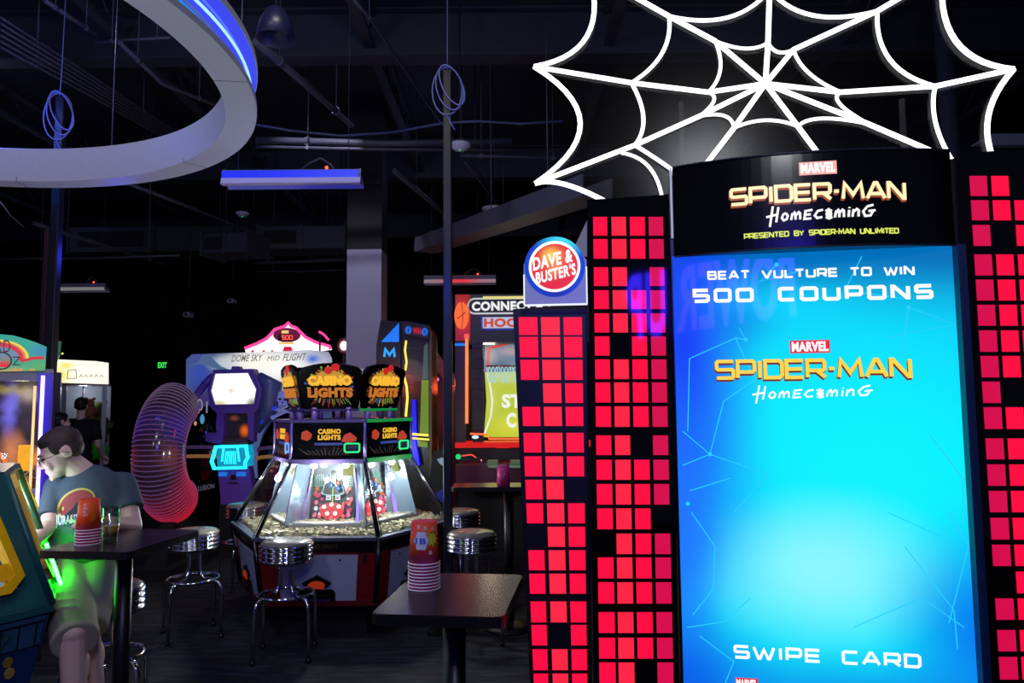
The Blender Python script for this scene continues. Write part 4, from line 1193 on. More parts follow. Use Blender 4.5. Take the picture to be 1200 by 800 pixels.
# header band
hexprism(MB(), [(RH, ZH0), (RH, ZH1)]).obj('header_band', plain('band_black', C(11, 11, 14), .25), pt)
hexprism(MB(), [(RH-.02, ZH0-.014), (RH+.02, ZH0-.014), (RH+.022, ZH0+.018), (RH-.02, ZH0+.018)], True).obj('band_rim', PURPLE, pt)
hexprism(MB(), [(RH+.022, ZH1-.012), (RH+.022, ZH1+.008), (RH-.2, ZH1+.008), (RH-.2, ZH1-.012)], True).obj('band_top', PURPLE, pt)
GY = glow('gold_print', C(250, 190, 40), .95); GO = glow('copper_print', C(190, 104, 30), .85); CHIP = glow('chip_red', C(196, 60, 36), .8)
GYD = art('gold_block_print', C(255, 176, 40), [(0, .0, 9, .05, C(255, 214, 90), 1)], 1.0)
for i in range(6):
    M = facet(i, RH, ZH0)
    mb = MB(); mb.tube([HV(i, RH+.006, ZH0), HV(i, RH+.006, ZH1)], .012, 6); mb.obj('band_corner', PURPLE, pt)
    if i == 1:
        mb = MB(M); mb.box(-.26, .26, -.028, -.005, -.012, .022); mb.obj('green_rail', glow('green_rail', C(16, 150, 66), .8), pt); mb = MB(M); mb.box(-.27, .27, -.028, -.005, ZH1-ZH0-.014, ZH1-ZH0+.01); mb.obj('green_rail', glow('green_rail', C(16, 150, 66), .8), pt)
    mb = MB(M); mb.box(-.25, .25, -.006, 0, .035, .28); face = mb.obj('sign_face', plain('sign_face_black', C(9, 9, 12), .12), pt)
    mb = MB(M)
    text_fit(mb, 'CASINO', (-.075, -.007, .205), (.095, -.007, .205), .038, .05, .002); text_fit(mb, 'LIGHTS', (-.075, -.007, .16), (.095, -.007, .16), .038, .05, .002)
    mb.obj('band_lettering', GY, face)
    mb = MB(M)
    mb.prism([(x, -.012, z) for x, z in ((-.2, .17), (-.155, .155), (-.125, .175), (-.12, .205), (-.16, .235), (-.195, .22))], (0, .01, 0))
    mb.prism([(x, -.014, z) for x, z in ((.1, .15), (.15, .14), (.21, .15), (.215, .175), (.165, .215), (.125, .2))], (0, .012, 0))
    mb.obj('dice_print', CHIP, face)
    mb = MB(M); mb.ribbon([(.135, .07), (.125, .08), (.125, .125), (.135, .133), (.225, .133), (.235, .125), (.235, .08), (.225, .07)], .012, -.016, -.006, True)
    mb.obj('display_frame', glow('green_neon', (.02, .9, .25, 1), 1.0) if i in (0, 1) else glow('cyan_violet', (.2, .4, 1, 1), 1), face)
    mb = MB(M); mb.box(.14, .22, -.008, -.006, .082, .122); mb.obj('display', art('tiny_display', C(20, 30, 60), [(.18, .1, .03, .02, C(220, 235, 255), 1)], 1.0), face)
    mb = MB(M); mb.box(-.1, .11, -.01, -.006, .122, .14); mb.obj('stripe_print', glow('stripe_blue', C(40, 60, 150), .8), face)
    random.seed(i); mb = MB(M)
    for q in range(14):
        x = -.22+.033*q+random.uniform(-.005, .005); mb.ribbon([(x*.7, .05), (x, .05+random.uniform(.02, .06))], .003, -.0075, -.006)
    mb.obj('spark_print', glow('spark_dim', C(80, 66, 50), .6), face)
    # posts and top signs
    for s in (-1, 1):
        MB(facet(i, .43, ZH1)).cyl((s*.13, 0, 0), (s*.13, 0, .1), .024, seg=16).obj('sign_post', plain('post_tinted', C(200, 160, 225), .3, .3), pt)
    M = facet(i, .445, ZH1+.085, 12)
    W0, W1, HS = .20, .235, .34
    out = [(-W0, 0, 0), (W0, 0, 0), (W1+.005, 0, HS*.55), (W1, 0, HS*.86), (W1-.03, 0, HS*.95)] + [(x, 0, HS*(.95+.09*(1-(x/(W1-.03))**2))) for x in (.13, .07, 0, -.07, -.13)] + [(-W1+.03, 0, HS*.95), (-W1, 0, HS*.86), (-W1-.005, 0, HS*.55)]
    mb = MB(M); mb.prism(out, (0, .03, 0)); sg = mb.obj('top_sign', plain('top_sign_black', C(10, 9, 10), .2), pt)
    mb = MB(M); mb.box(-W0-.005, W0+.005, -.012, .03, -.012, .004); mb.obj('sign_rail', PURPLE if i != 1 else GREENT, sg)
    random.seed(40+i); cols = [glow('spoke_%s' % n_, c_, .9) for n_, c_ in (('rust', C(150, 70, 36)), ('green', C(110, 160, 50)), ('gold', C(190, 140, 60)), ('red', C(150, 34, 34)), ('blue', C(50, 90, 150)))]
    mb = MB(M)
    for q in range(30):
        a = 2*PI*q/30+random.uniform(-.05, .05); mb.c = random.randrange(5)
        r0 = 1.0; ex = random.uniform(1.1, 1.28)
        x0, z0 = .15*math.cos(a), .175+.10*math.sin(a)
        x1, z1 = .15*ex*math.cos(a), .175+.125*ex*math.sin(a)
        mb.ribbon([(x0, z0), (x1, z1)], .006, -.003, -.0005)
        if random.random() < .6 and a < PI: mb.prism([(x1+.010*math.cos(k*PI/3), -.004, z1+.01*math.sin(k*PI/3)) for k in range(6)], (0, .003, 0))
    for q in range(16):
        x = -.15+.02*q; mb.c = random.choice((0, 2, 4, 1)); mb.ribbon([(x*.8, .085), (x, .035+random.uniform(0, .02))], .0028, -.003, -.0005)
    mb.obj('spoke_print', cols, sg)

    mb = MB(M); mb.prism([(.15*math.cos(PI*k/14), -.005, .19+.11*math.sin(PI*k/14)) for k in range(15)], (0, .004, 0))
    for k in range(13):
        a = PI*(k+1)/14; mb.ribbon([(.15*math.cos(a), .19+.11*math.sin(a)), (.168*math.cos(a), .19+.125*math.sin(a))], .006, -.005, -.001)
    mb.obj('sun_print', glow('sun_amber', C(200, 150, 50), .9), sg)
    mb = MB(M)
    for cx, cz in ((-.01, .30), (.045, .325)):
        mb.prism([(cx+.034*math.cos(k*PI/3+.3), -.009, cz+.030*math.sin(k*PI/3+.3)) for k in range(6)], (0, .008, 0))
    mb.obj('dice_print', glow('dice_red', C(205, 34, 32), .9), sg)
    mb = MB(M); text_fit(mb, 'CASINO', (-.165, -.010, .185), (.165, -.010, .185), .078, .07, .007); mb.obj('sign_lettering', glow('casino_gold', C(252, 186, 52), 1), sg)
    mb = MB(M); text_fit(mb, 'LIGHTS', (-.17, -.010, .095), (.17, -.010, .095), .075, .06, .007); mb.obj('sign_lettering', glow('lights_copper', C(206, 118, 40), .9), sg)

# dividers between the bays, white reflections on them painted as pale patches
for i in range(6):
    mb = MB(); a, b, c, d = HV(i, .36, ZL+.06), HV(i, .60, ZL+.06), HV(i, .49, ZH0-.02), HV(i, .34, ZH0-.02)
    n_ = (HV(i+1, 1, 0)-HV(i-1, 1, 0)).normalized()*.004
    mb.hexa([a-n_, b-n_, c-n_, d-n_], [a+n_, b+n_, c+n_, d+n_]); mb.obj('bay_divider', art('divider_painted_glare', C(84, 98, 112), [(-.3, 1.0, .12, .14, C(190, 210, 225), .8), (.3, 1.0, .12, .14, C(190, 210, 225), .8), (-.2, .85, .1, .1, C(90, 60, 90), .7), (.2, .85, .1, .1, C(60, 70, 60), .7)], .35, emit=False, noise=(16, .2)), pt)
# inside the hood
hexprism(MB(), [(RL-.04, ZL-.015), (RL-.04, ZL+.004)]).obj('coin_deck', plain('deck_grey', C(110, 110, 112), .4), pt)
hexprism(MB(), [(.56, ZL), (.56, ZL+.055), (.545, ZL+.062), (.40, ZL+.062)]).obj('pusher_shelf', plain('shelf_silver', C(190, 192, 196), .25, .4), pt)
hexprism(MB(), [(.33, ZL+.05), (.30, ZH0)]).obj('playfield_core', plain('core_mirror', C(150, 156, 165), .15, .7), pt)
COIN = plain('token_gold', (.50, .46, .30, 1), .3, .5, var=.3, scale=60)
random.seed(5)
mb = MB()
def coin(mb, x, y, z, r=.0125):
    q = Matrix.Translation((x, y, z)) @ Matrix.Rotation(random.uniform(0, 6.28), 4, 'Z') @ Matrix.Rotation(random.uniform(-.45, .45), 4, 'X')
    vs = []; 
    for h in (-.0012, .0012):
        for k in range(7): vs.append(q @ Vector((r*math.cos(2*PI*k/7), r*math.sin(2*PI*k/7), h)))
    fs = [tuple(range(6, -1, -1)), tuple(range(7, 14))]+[(k, (k+1) % 7, (k+1) % 7+7, k+7) for k in range(7)]
    mb.add(vs, fs)
def inhex(x, y, r):
    return all(x*math.cos(R(-90+60*i))+y*math.sin(R(-90+60*i)) < r*math.cos(PI/6) for i in range(6))
n = 0
while n < 5200:
    x = random.uniform(-.83, .83); y = random.uniform(-.75, .75)
    if not inhex(x, y, .805): continue
    if inhex(x, y, .575): 
        if inhex(x, y, .36) or random.random() < .5: continue
        z = ZL+.066+random.random()*.012
    else: z = ZL+.008+random.random()**1.5*.035
    coin(mb, x, y, z); n += 1
o = mb.obj('coin_bed', COIN, pt); o['kind'] = 'stuff'
WB = glow('bulb_white', (.93, 1, .97, 1), 9)
RJ = glow('jackpot_red', (1, .06, .07, 1), 2.5); RP = glow('jackpot_pale', (1, .55, .5, 1), 4)
for i in range(6):
    M = facet(i, .36, ZL+.06, -9)
    for s in (-.12, .12):
        MB(facet(i, .47, 0)).ell((s, 0, ZH0-.035), (.028, .028, .022), 12, 8).obj('spot_lamp', WB, pt)
    mb = MB(M); mb.box(-.165, .165, -.004, .004, 0, .40)
    pf = mb.obj('playfield', art('playfield_%d' % i, C(60, 66, 76), [(-.11, .3, .08, .08, C(120, 190, 180), .9), (.11, .3, .08, .08, C(120, 190, 180), .9), (0, .34, .05, .12, C(14, 16, 28), 1), (-.1, .13, .06, .14, C(180, 40, 100), .9), (.1, .13, .06, .14, C(180, 40, 100), .9), (0, .17, .08, .05, C(190, 170, 220), .8), (0, .05, .13, .1, C(240, 30, 50), .9)], .9, noise=(30, .03)), pt)
    random.seed(70+i)
    pal = [glow('pf_'+a, b, 1.0) for a, b in (('teal', C(120, 190, 175)), ('blue', C(30, 120, 230)), ('magenta', C(205, 50, 100)), ('orange', C(235, 120, 50)), ('lime', C(170, 215, 90)), ('white', C(225, 232, 250)), ('pink', C(240, 120, 160)))]
    mb = MB(M)
    for s in (-1, 1):
        mb.c = 0
        for q in range(5): mb.ribbon([(s*.08, .26+.018*q), (s*.145, .26+.018*q)], .003, -.012, -.004); mb.ribbon([(s*(.085+.014*q), .25), (s*(.085+.014*q), .345)], .003, -.012, -.004)
        for q in range(16):
            mb.c = random.choice((2, 2, 6, 6, 3, 5)); x = s*random.uniform(.075, .14); z = random.uniform(.03, .22); r = random.uniform(.006, .014)
            mb.prism([(x+r*math.cos(k*PI/4), -.02-.0004*q, z+r*math.sin(k*PI/4)*1.3) for k in range(8)], (0, .016, 0))
        mb.c = 3; mb.prism([(s*.125+(.02 if k % 2 else .008)*math.cos(k*PI/5), -.02, .235+(.022 if k % 2 else .009)*math.sin(k*PI/5)) for k in range(10)], (0, .01, 0))
        mb.c = 5; mb.box(s*.035-.018, s*.035+.018, -.02, -.004, .15, .185)
        mb.c = 2; mb.box(s*.035-.01, s*.035+.01, -.022, -.02, .16, .17)
    mb.c = 4; mb.box(-.004, .004, -.03, -.02, .12, .25); mb.ell((0, -.03, .245), .012, 8, 6)
    mb.obj('playfield_print', pal, pf)
    mb = MB(M)
    mb.ribbon([(.085*math.sin(k*.35-1.57), .205-.02*math.cos(k*.35-1.57)) for k in range(10)], .006, -.05, -.012)
    for s in (-1, 1): mb.tube([(s*.085, -.02, .2), (s*.045, -.03, .34)], .004, 6)
    mb.obj('wire_guide', glow('ice_guide', C(170, 225, 235), .9), pf)
    mb = MB(M); mb.box(-.02, .02, -.03, -.012, .27, .37); mb.obj('dark_chute', BLACK, pf)
    for x, z, nm, cc in ((-.012, .255, 'toy_blue', C(20, 120, 235)), (.042, .235, 'toy_blue', C(20, 120, 235)), (.042, .275, 'toy_orange', C(230, 120, 70))):
        mb = MB(M); mb.ell((x, -.045, z), (.018, .012, .018), 10, 7); mb.ell((x, -.045, z+.02), .01, 8, 6); mb.obj('small_figure', glow(nm, cc, 1), pf)
    mb = MB(M); mb.prism([(.09*math.cos(2*PI*k/20)*1.0, -.05, .07+.062*math.sin(2*PI*k/20)) for k in range(20)], (0, .03, 0)); mb.obj('jackpot_wheel', glow('wheel_red', (.85, .05, .08, 1), .9), pf)
    mb = MB(M)
    for x, z in ((-.055, .10), (0, .115), (.055, .10), (-.03, .05), (.03, .05)): mb.ell((x, -.055, z), .015, 10, 7)
    mb.obj('jackpot_lamp', RP, pf)
    mb = MB(M)
    for x, z in ((-.09, .03), (.09, .03), (-.08, .09), (.08, .09), (0, .02)): mb.ell((x, -.05, z), .012, 8, 6)
    mb.obj('red_lamp', RJ, pf)
    mb = MB(facet(i, .45, ZL+.06, -12)); mb.box(.195, .215, -.01, .01, .0, .17); mb.obj('light_bar', glow('violet_bar', (.28, .2, 1, 1), 1.6), pt)
    mb = MB(facet(i, .45, ZL+.06, -12)); mb.box(-.21, -.19, -.01, .01, .0, .4); mb.box(.19, .22, .012, .02, .0, .4); mb.obj('side_rail', plain('rail_violet_grey', C(120, 110, 150), .3, .4), pt)
    mb = MB(facet(i, .56, ZL+.05)); mb.tube([(-.25, -.004, .014), (.25, -.004, .014)], .014, 8); mb.obj('pusher_bumper', plain('bumper_white', C(225, 225, 228), .3), pt)
    mb = MB(facet(i, .5, ZL+.42, -25)); mb.box(.1, .18, -.006, .0, -.02, .07); mb.obj('price_tag', glow('olive_tag', C(150, 160, 50), .9), pt)
for i in (0, 1, 5):
    p = PM @ (facet(i, .62, 1.12) @ Vector((0, 0, 0)))
    lamp('pusher_hood_lamp', 'POINT', p, (.93, 1, .95), 19, .04)
lamp('pusher_hood_lamp', 'POINT', PM @ (facet(3, .62, 1.12) @ Vector((0, 0, 0))), (.93, 1, .95), 14, .04)

# ------------------------------------------------------------------ near-left coin pusher with yellow window frames
NX, NY = -2.89, 3.31
nt_ = thing('coin_pusher', 'blue coin pusher with yellow window frame and green light strip at the left edge', 'arcade machine', base(NX, NY))
zl, zh, r0, r1 = .80, 1.36, .87, .637
TEAL = plain('dark_teal_panel', C(30, 84, 88), .35, var=.25, scale=7)
SIDEB = art('ocean_print', C(22, 56, 104), [(-.2, .5, .4, .2, C(40, 96, 150), .9), (.1, .3, .3, .3, C(14, 34, 80), .8)], emit=False, rough=.4, noise=(5, .1))
hexprism(MB(), [(.66, 0), (.68, .12)]).obj('plinth', MATTE, nt_)
hexprism(MB(), [(.72, .12), (r0, zl-.02)]).obj('lower_cabinet', SIDEB, nt_)
hexprism(MB(), [(r0-.01, zl-.03), (r0+.02, zl-.03), (r0+.02, zl), (r0-.03, zl+.01), (r0-.03, zl-.03)], True).obj('glass_ledge', TEAL, nt_)
hexprism(MB(), [(r0-.04, zl-.03), (r0-.04, zl)]).obj('coin_deck', plain('deck_blue', C(120, 140, 170), .4), nt_)
hexprism(MB(), [(r1+.0, zh-.01), (r1+.01, zh+.01), (.3, zh+.03), (.2, zh+.035)]).obj('header_band', TEAL, nt_)
hexprism(MB(), [(.35, zl), (.3, zh)]).obj('playfield_core', plain('core_pale', C(170, 185, 205), .3), nt_)
for a_ in (-30, 30, -90):
    lamp('near_pusher_lamp', 'POINT', (NX+.5*math.cos(R(a_)), NY+.5*math.sin(R(a_)), zh-.12), (.7, .85, 1), 5, .04)
YEL = plain('yellow_frame', C(235, 180, 10), .3)
slope = math.degrees(math.atan2((r0-r1)*math.cos(PI/6), zh-zl)); SH = math.hypot((r0-r1)*math.cos(PI/6), zh-zl)
for i in range(6):
    M = facet(i, r0-.005, zl, -slope)
    def hw(v): return (r0+(r1-r0)*v/SH)/2
    # panel with window opening, built as four slabs
    mb = MB(M); a, b = .09, SH-.04
    inn = lambda v: hw(v)-.10
    def slab(q): mb.hexa([(x, -.012, z) for x, z in q], [(x, .012, z) for x, z in q])
    slab([(-hw(0), 0), (hw(0), 0), (hw(a), a), (-hw(a), a)]); slab([(-hw(b), b), (hw(b), b), (hw(SH), SH), (-hw(SH), SH)])
    slab([(-hw(a), a), (-inn(a), a), (-inn(b), b), (-hw(b), b)]); slab([(inn(a), a), (hw(a), a), (hw(b), b), (inn(b), b)])
    pn = mb.obj('hood_panel', TEAL, nt_)
    mb = MB(M)
    c = .05
    mb.ribbon([(-inn(a)+c, a), (inn(a)-c, a), (inn(a), a+c), (inn(b), b-c), (inn(b)-c*.6, b), (-inn(b)+c*.6, b), (-inn(b), b-c), (-inn(a), a+c)], .035, -.04, .02, True)
    mb.obj('window_frame', YEL, nt_)
    mb = MB(M); mb.box(-inn(a), inn(a), -.02, .012, .13, .20); mb.hexa([(.04, -.01, .14), (inn(a)-.02, -.01, .14), (.0, .0, .3), (-.04, 0, .3)], [(.04, .01, .14), (inn(a)-.02, .01, .14), (.0, .02, .3), (-.04, .02, .3)])
    mb.obj('yellow_ramp', YEL, nt_)
    mb = MB(M); mb.add([(-inn(a), .004, a), (inn(a), .004, a), (inn(b), .004, b), (-inn(b), .004, b)], [(0, 1, 2, 3)]); mb.obj('glass_pane', glass('hood_glass2', (.86, .93, 1, 1), .06), nt_)
    # railing print band, golden plant print
    lo = facet(i, .72, .12, math.degrees(math.atan2((r0-.72)*math.cos(PI/6), zl-.14))); LH = math.hypot((r0-.72)*math.cos(PI/6), zl-.14)
    def lw_(v): return (.72+(r0-.72)*v/LH)/2-.01
    mb = MB(lo); 
    mb.hexa([(-lw_(LH-.16), -.004, LH-.16), (lw_(LH-.16), -.004, LH-.16), (lw_(LH-.02), -.004, LH-.02), (-lw_(LH-.02), -.004, LH-.02)], [(-lw_(LH-.16), .002, LH-.16), (lw_(LH-.16), .002, LH-.16), (lw_(LH-.02), .002, LH-.02), (-lw_(LH-.02), .002, LH-.02)])
    bd = mb.obj('band_print', plain('band_blue', C(50, 92, 120), .4), nt_)
    mb = MB(lo); mb.ribbon([(-lw_(LH-.04), LH-.045), (lw_(LH-.04), LH-.045)], .008, -.007, -.003); mb.ribbon([(-lw_(LH-.14), LH-.15), (lw_(LH-.14), LH-.15)], .008, -.007, -.003)
    for k in range(12): x = -.38+.07*k; mb.ribbon([(x, LH-.15), (x, LH-.045)], .006, -.007, -.003)
    mb.obj('railing_print', plain('rail_navy', C(12, 24, 48), .4), bd)
    random.seed(i+9); mb = MB(lo)
    for k in range(26):
        z = random.uniform(.1, LH-.12); w_ = .11*math.sin(min(1, max(.15, 1-(z-.1)/(LH-.1)+.25))*PI*.6)
        x = .2+random.uniform(-w_, w_); r = random.uniform(.015, .035); mb.c = random.choice((0, 0, 1, 2))
        mb.prism([(x+r*math.cos(q*PI/4), -.006-.0003*k, z+r*1.2*math.sin(q*PI/4)) for q in range(8)], (0, .006, 0))
    mb.c = 3
    for k in range(7):
        a_ = PI/2+(k-3)*.22; mb.prism([(.2-.012, -.013, LH-.2), (.2+.012, -.013, LH-.2), (.2+.14*math.cos(a_), -.013, LH-.2+.16*math.sin(a_))], (0, .006, 0))
    mb.obj('plant_print', [plain('plant_gold', C(150, 120, 40), .5), plain('plant_rust', C(110, 50, 26), .5), plain('plant_ochre', C(180, 150, 70), .5), plain('leaf_green', C(30, 66, 36), .5)], nt_)
# light strips on the corner posts
for i in range(6):
    mb = MB(); mb.tube([HV(i, r0+.012, zl), HV(i, r1+.012, zh)], .016, 6); mb.obj('hood_post', TEAL, nt_)
a = HV(2, r0+.03, zl+.0); b = HV(2, r1+.03, zh)
mb = MB(); n0 = onz(69, 688, zl+.01)
v = Vector((n0.x-NX+.015, n0.y-NY, n0.z)); u = HV(2, r1, zh)-HV(2, r0, zl); u.normalize()
mb.tube([v, v+u*.22], .008, 8); mb.obj('green_light_strip', glow('green_tube', (.008, 1, .014, 1), 85), nt_)
mb = MB(); mb.tube([v+Vector((-.012, .02, -.01)), v+Vector((-.012, .02, -.01))+u*.6], .014, 6); mb.obj('strip_channel', plain('channel_green', C(20, 90, 40), .4), nt_)
# ------------------------------------------------------------------ rainbow-headed prize pusher, far left
F1 = Frame(20, 4.9, 30)
t = thing('prize_pusher', 'glass prize machine with a rainbow painted arched header and violet light strip', 'arcade machine', F1.M)
GREYF = plain('grey_frame', C(120, 118, 130), .4)
xr = F1.hit(60, 500)[0]; xl = F1.hit(-95, 500)[0]
zt = F1.hit(0, 437)[1]; zc = F1.hit(0, 578)[1]
mb = MB(); mb.box(xl, xr, .0, .7, 0, zc-.03); mb.obj('cabinet', plain('pusher_cabinet', C(48, 46, 52), .45), t)
mb = MB(); F1.pbox(mb, 18, 583, 40, 612, -.012, 0); mb.obj('coin_door', plain('coin_door', C(84, 78, 66), .4, .4), t)
mb = MB(); mb.box(xl, xr-.04, -.01, .7, zc-.03, zc+.02); mb.obj('lower_rail', GREYF, t)
mb = MB(); mb.box(xl, xr, -.01, .02, zt-.05, zt+.03); mb.obj('frame_rail', GREYF, t)
arc = [(-100, 437), (52, 434), (54, 406), (42, 401), (30, 397), (16, 393), (0, 391.5), (-25, 391), (-50, 393), (-75, 398), (-100, 407)]
x0, z0 = F1.hit(2, 409)
def q(px, py, rx, ry, c, a): x, z = F1.hit(px, py); k = 4.9/870; return (x, z, rx*k, ry*k, c, a)
mb = MB(); F1.poly(mb, arc, -.03, .08)
hd = mb.obj('header_sign', art('header_picture', C(22, 158, 120), [q(48, 412, 18, 12, C(40, 130, 170), .9), q(10, 440, 70, 18, C(150, 170, 60), .8), q(46, 430, 20, 14, C(90, 165, 70), .8), q(-2, 440, 40, 12, C(230, 170, 50), .7)], 1.0, noise=(8, .02)), t)
for rr_, w_, col, nm in ((34, 4, C(238, 220, 60), 'yellow'), (31, 3, C(240, 120, 30), 'orange'), (27, 5, C(214, 40, 30), 'red')):
    mb = MB(); pts = [F1.hit(-2+rr_*math.cos(PI*k/20), 420-20*(rr_/34)*math.sin(PI*k/20)) for k in range(-1, 22)]
    mb.ribbon(pts, w_*4.9/870, -.034+.0003*rr_/34, -.03); mb.obj('rainbow_band', glow('band_'+nm, col, .9), hd)
mb = MB(); mb.ribbon([F1.hit(a, b) for a, b in ((24, 423), (32, 422), (38, 420), (46, 419.5), (52, 419.5))], .02, -.036, -.03); mb.obj('rainbow_band', glow('band_red', C(214, 40, 30), .9), hd)
mb = MB(); mb.prism([F1.H(-2+25*math.cos(PI*k/16), 420-14*math.sin(PI*k/16), -.034) for k in range(17)], (0, .003, 0)); mb.obj('sky_patch', glow('sky_grey_blue', C(110, 140, 160), .9), hd)
INK = glow('dark_ink', C(48, 44, 20), .8)
mb = MB(); text_fit(mb, 'WIZARD', F1.H(-44, 413, -.036), F1.H(12, 413, -.036), .083, .0, .003); text_fit(mb, 'OF', F1.H(-36, 428, -.036), F1.H(-18, 428, -.036), .06, .0, .003)
text_fit(mb, 'Z', F1.H(14, 428, -.036), F1.H(24, 428, -.036), .058, .0, .003)
c = F1.H(2, 423, 0); mb.ribbon([(c.x+.055*math.cos(2*PI*k/20), c.z+.055*math.sin(2*PI*k/20)) for k in range(20)], .01, -.04, -.034, True)
mb.obj('header_lettering', INK, hd)
mb = MB(); c = F1.H(0, 424, 0)
for k in range(5): a = .6+.5*k; mb.prism([(c.x+.01*k, -.038, c.z-.035), (c.x+.02+.01*k, -.038, c.z-.035), (c.x-.01+.02*k, -.038, c.z+.035)], (0, .004, 0))
mb.obj('flame_print', glow('flame_red', C(220, 50, 30), .9), hd)
mb = MB()
for k, a in enumerate((15, 18, 21, 24, 35.5, 38.5)): mb.ribbon([F1.hit(a, 434.6), F1.hit(a+1.3, 432.8), F1.hit(a+2, 434.4)], .007, -.036, -.03)
mb.obj('scribble_print', glow('scribble_orange', C(240, 150, 70), .9), hd)
# interior: back wall pictures, amber prize box, shelf
mb = MB(); mb.box(xl+.02, xr-.05, .66, .68, zc, zt)
mb.obj('back_picture', art('interior_picture', C(34, 26, 30), [q(2, 480, 14, 50, C(120, 110, 235), 1), q(4, 535, 20, 40, C(230, 140, 90), .9), q(30, 460, 14, 16, C(100, 90, 90), .8), q(26, 500, 12, 14, C(60, 40, 60), .8), q(36, 545, 16, 22, C(240, 150, 10), 1), q(0, 455, 30, 10, C(180, 160, 70), .7)], .9, noise=(16, .06)), t)
mb = MB(); F1.pbox(mb, 20, 522, 38, 552, .2, .36); mb.obj('amber_box', glow('amber_glow', C(248, 170, 0), 1, var=.25), t)
mb = MB(); F1.pbox(mb, 23, 563, 37, 577, .02, .1); mb.obj('red_sign', glow('deep_red_card', C(140, 26, 26), .8), t)
random.seed(4); mb = MB()
for k in range(40): 
    a = F1.H(random.uniform(-20, 38), random.uniform(552, 572), 0); mb.prism([(a.x+.03*math.cos(j*2.1+k), .1+random.random()*.3, a.z+.02*math.sin(j*2.1+k)) for j in range(3)], (0, .006, .01))
o = mb.obj('card_heap', plain('cards_cream', C(225, 190, 140), .5), t); o['kind'] = 'stuff'
mb = MB(); 
for k, (a, b, c_) in enumerate(((0, 530, 10), (-6, 540, 9), (3, 545, 8))):
    mb.tube([F1.H(a-8, b-8, .1), F1.H(a+c_, b+16, .08)], .012, 6)
mb.obj('orange_arm', glow('orange_arm', C(240, 130, 60), .9), t)
MB().add([(xl+.03, .02, zc), (xr-.06, .02, zc), (xr-.06, .02, zt), (xl+.03, .02, zt)], [(0, 1, 2, 3)]).obj('glass_pane', glass('pane', (1, 1, 1, 1), .02), t)
mb = MB(); mb.tube([F1.H(41, 452, -.02), F1.H(35, 578, -.02)], .009, 6); mb.obj('warm_light_strip', glow('warm_strip', (1, .62, .3, 1), 1.2), t)
mb = MB(); mb.hexa([F1.H(45, 612, -.02), F1.H(56, 612, -.02), F1.H(63, 437, -.02), F1.H(44, 437, -.02)], [F1.H(45, 612, .3), F1.H(56, 612, .3), F1.H(63, 437, .3), F1.H(44, 437, .3)])
mb.obj('corner_post', plain('violet_lit_post', C(60, 40, 170), .3), t)
mb = MB(); mb.tube([F1.H(50.5, 440, -.045), F1.H(42.5, 610, -.045)], .011, 8); mb.obj('violet_light_strip', glow('violet_tube', (.42, .3, 1, 1), 4.5), t)
mb = MB(); mb.box(xl, xl+.05, -.01, .7, zc, zt); mb.box(xl, xr-.03, .69, .7, zc, zt); mb.obj('rear_frame', SATIN, t)
lamp('prize_pusher_lamp', 'POINT', F1.M @ Vector((0, .25, zt-.12)), (1, .8, .6), 3, .05)

# green headed neighbour, only its header edge shows
F1b = Frame(68, 9.4, 30)
t = thing('prize_pusher', 'narrow green painted header of a machine peeking out behind the slim left pole', 'arcade machine', F1b.M)
mb = MB(); F1b.poly(mb, [(48, 436), (64, 430), (70, 416), (72, 400), (66, 399), (48, 403)], 0, .12); mb.obj('header_sign', art('green_header', C(40, 110, 60), [(0, 2.2, .1, .1, C(130, 80, 40), .7)], .6, noise=(10, .05)), t)
mb = MB(); mb.box(-.2, .02, 0, .4, 0, F1b.hit(60, 436)[1]); mb.obj('cabinet', BLACK, t)
mb = MB(); x, z = F1b.hit(72, 414); mb.ell((x+.01, .02, z), .012, 10, 7); mb.obj('marker_lamp', glow('yellow_bulb', (1, .9, .2, 1), 1.5), t)

# ------------------------------------------------------------------ crane machine with glowing sign
F2 = Frame(95, 11.0, 27)
t = thing('crane_machine', 'glass crane machine with an overbright cream sign, behind the two dark figures', 'arcade machine', F2.M)
def k2(px, py, rx, ry, c, a): x, z = F2.hit(px, py); k = 11/870; return (x, z, rx*k, ry*k, c, a)
mb = MB(); F2.poly(mb, [(62, 448), (127, 450), (127, 425), (112, 423), (68, 421), (62, 434)], -.03, .1)
hd = mb.obj('header_sign', art('cream_sign', C(255, 250, 225), [k2(72, 440, 14, 16, C(255, 220, 90), .9), k2(78, 428, 12, 6, C(250, 215, 60), .9)], 1.15), t)
mb = MB()
for a in ((80, 440, 88, 433), ): mb.ribbon([F2.hit(79, 444), F2.hit(80, 434), F2.hit(89, 433), F2.hit(90, 443), F2.hit(79, 444)], .012, -.034, -.03)
for k in range(5): mb.ribbon([F2.hit(93+6*k, 442), F2.hit(95+6*k, 439), F2.hit(97+6*k, 442)], .01, -.034, -.03)
mb.obj('sign_print', glow('pale_outline', C(150, 140, 120), .9), hd)
xl, zb_ = F2.hit(62, 560); xr = F2.hit(127, 500)[0]; zt = F2.hit(95, 449)[1]; zf = F2.hit(95, 546)[1]
mb = MB(); mb.box(xl, xr, 0, .8, 0, zf); mb.obj('cabinet', plain('crane_cabinet', C(36, 34, 38), .4), t)
mb = MB(); mb.box(xl, xr, -.01, .8, zt-.03, zt+.02); mb.box(xl, xl+.04, 0, .04, zf, zt); mb.obj('top_frame', plain('crane_frame', C(90, 70, 76), .4), t)
mb = MB()
for px in (73.5, 121): x = F2.hit(px, 500)[0]; mb.box(x-.03, x+.03, 0, .04, zf, zt)
x = F2.hit(94.5, 500)[0]; mb.box(x-.01, x+.01, .3, .32, zf, zt)
mb.obj('glass_post', plain('post_pale', C(170, 176, 190), .3), t)
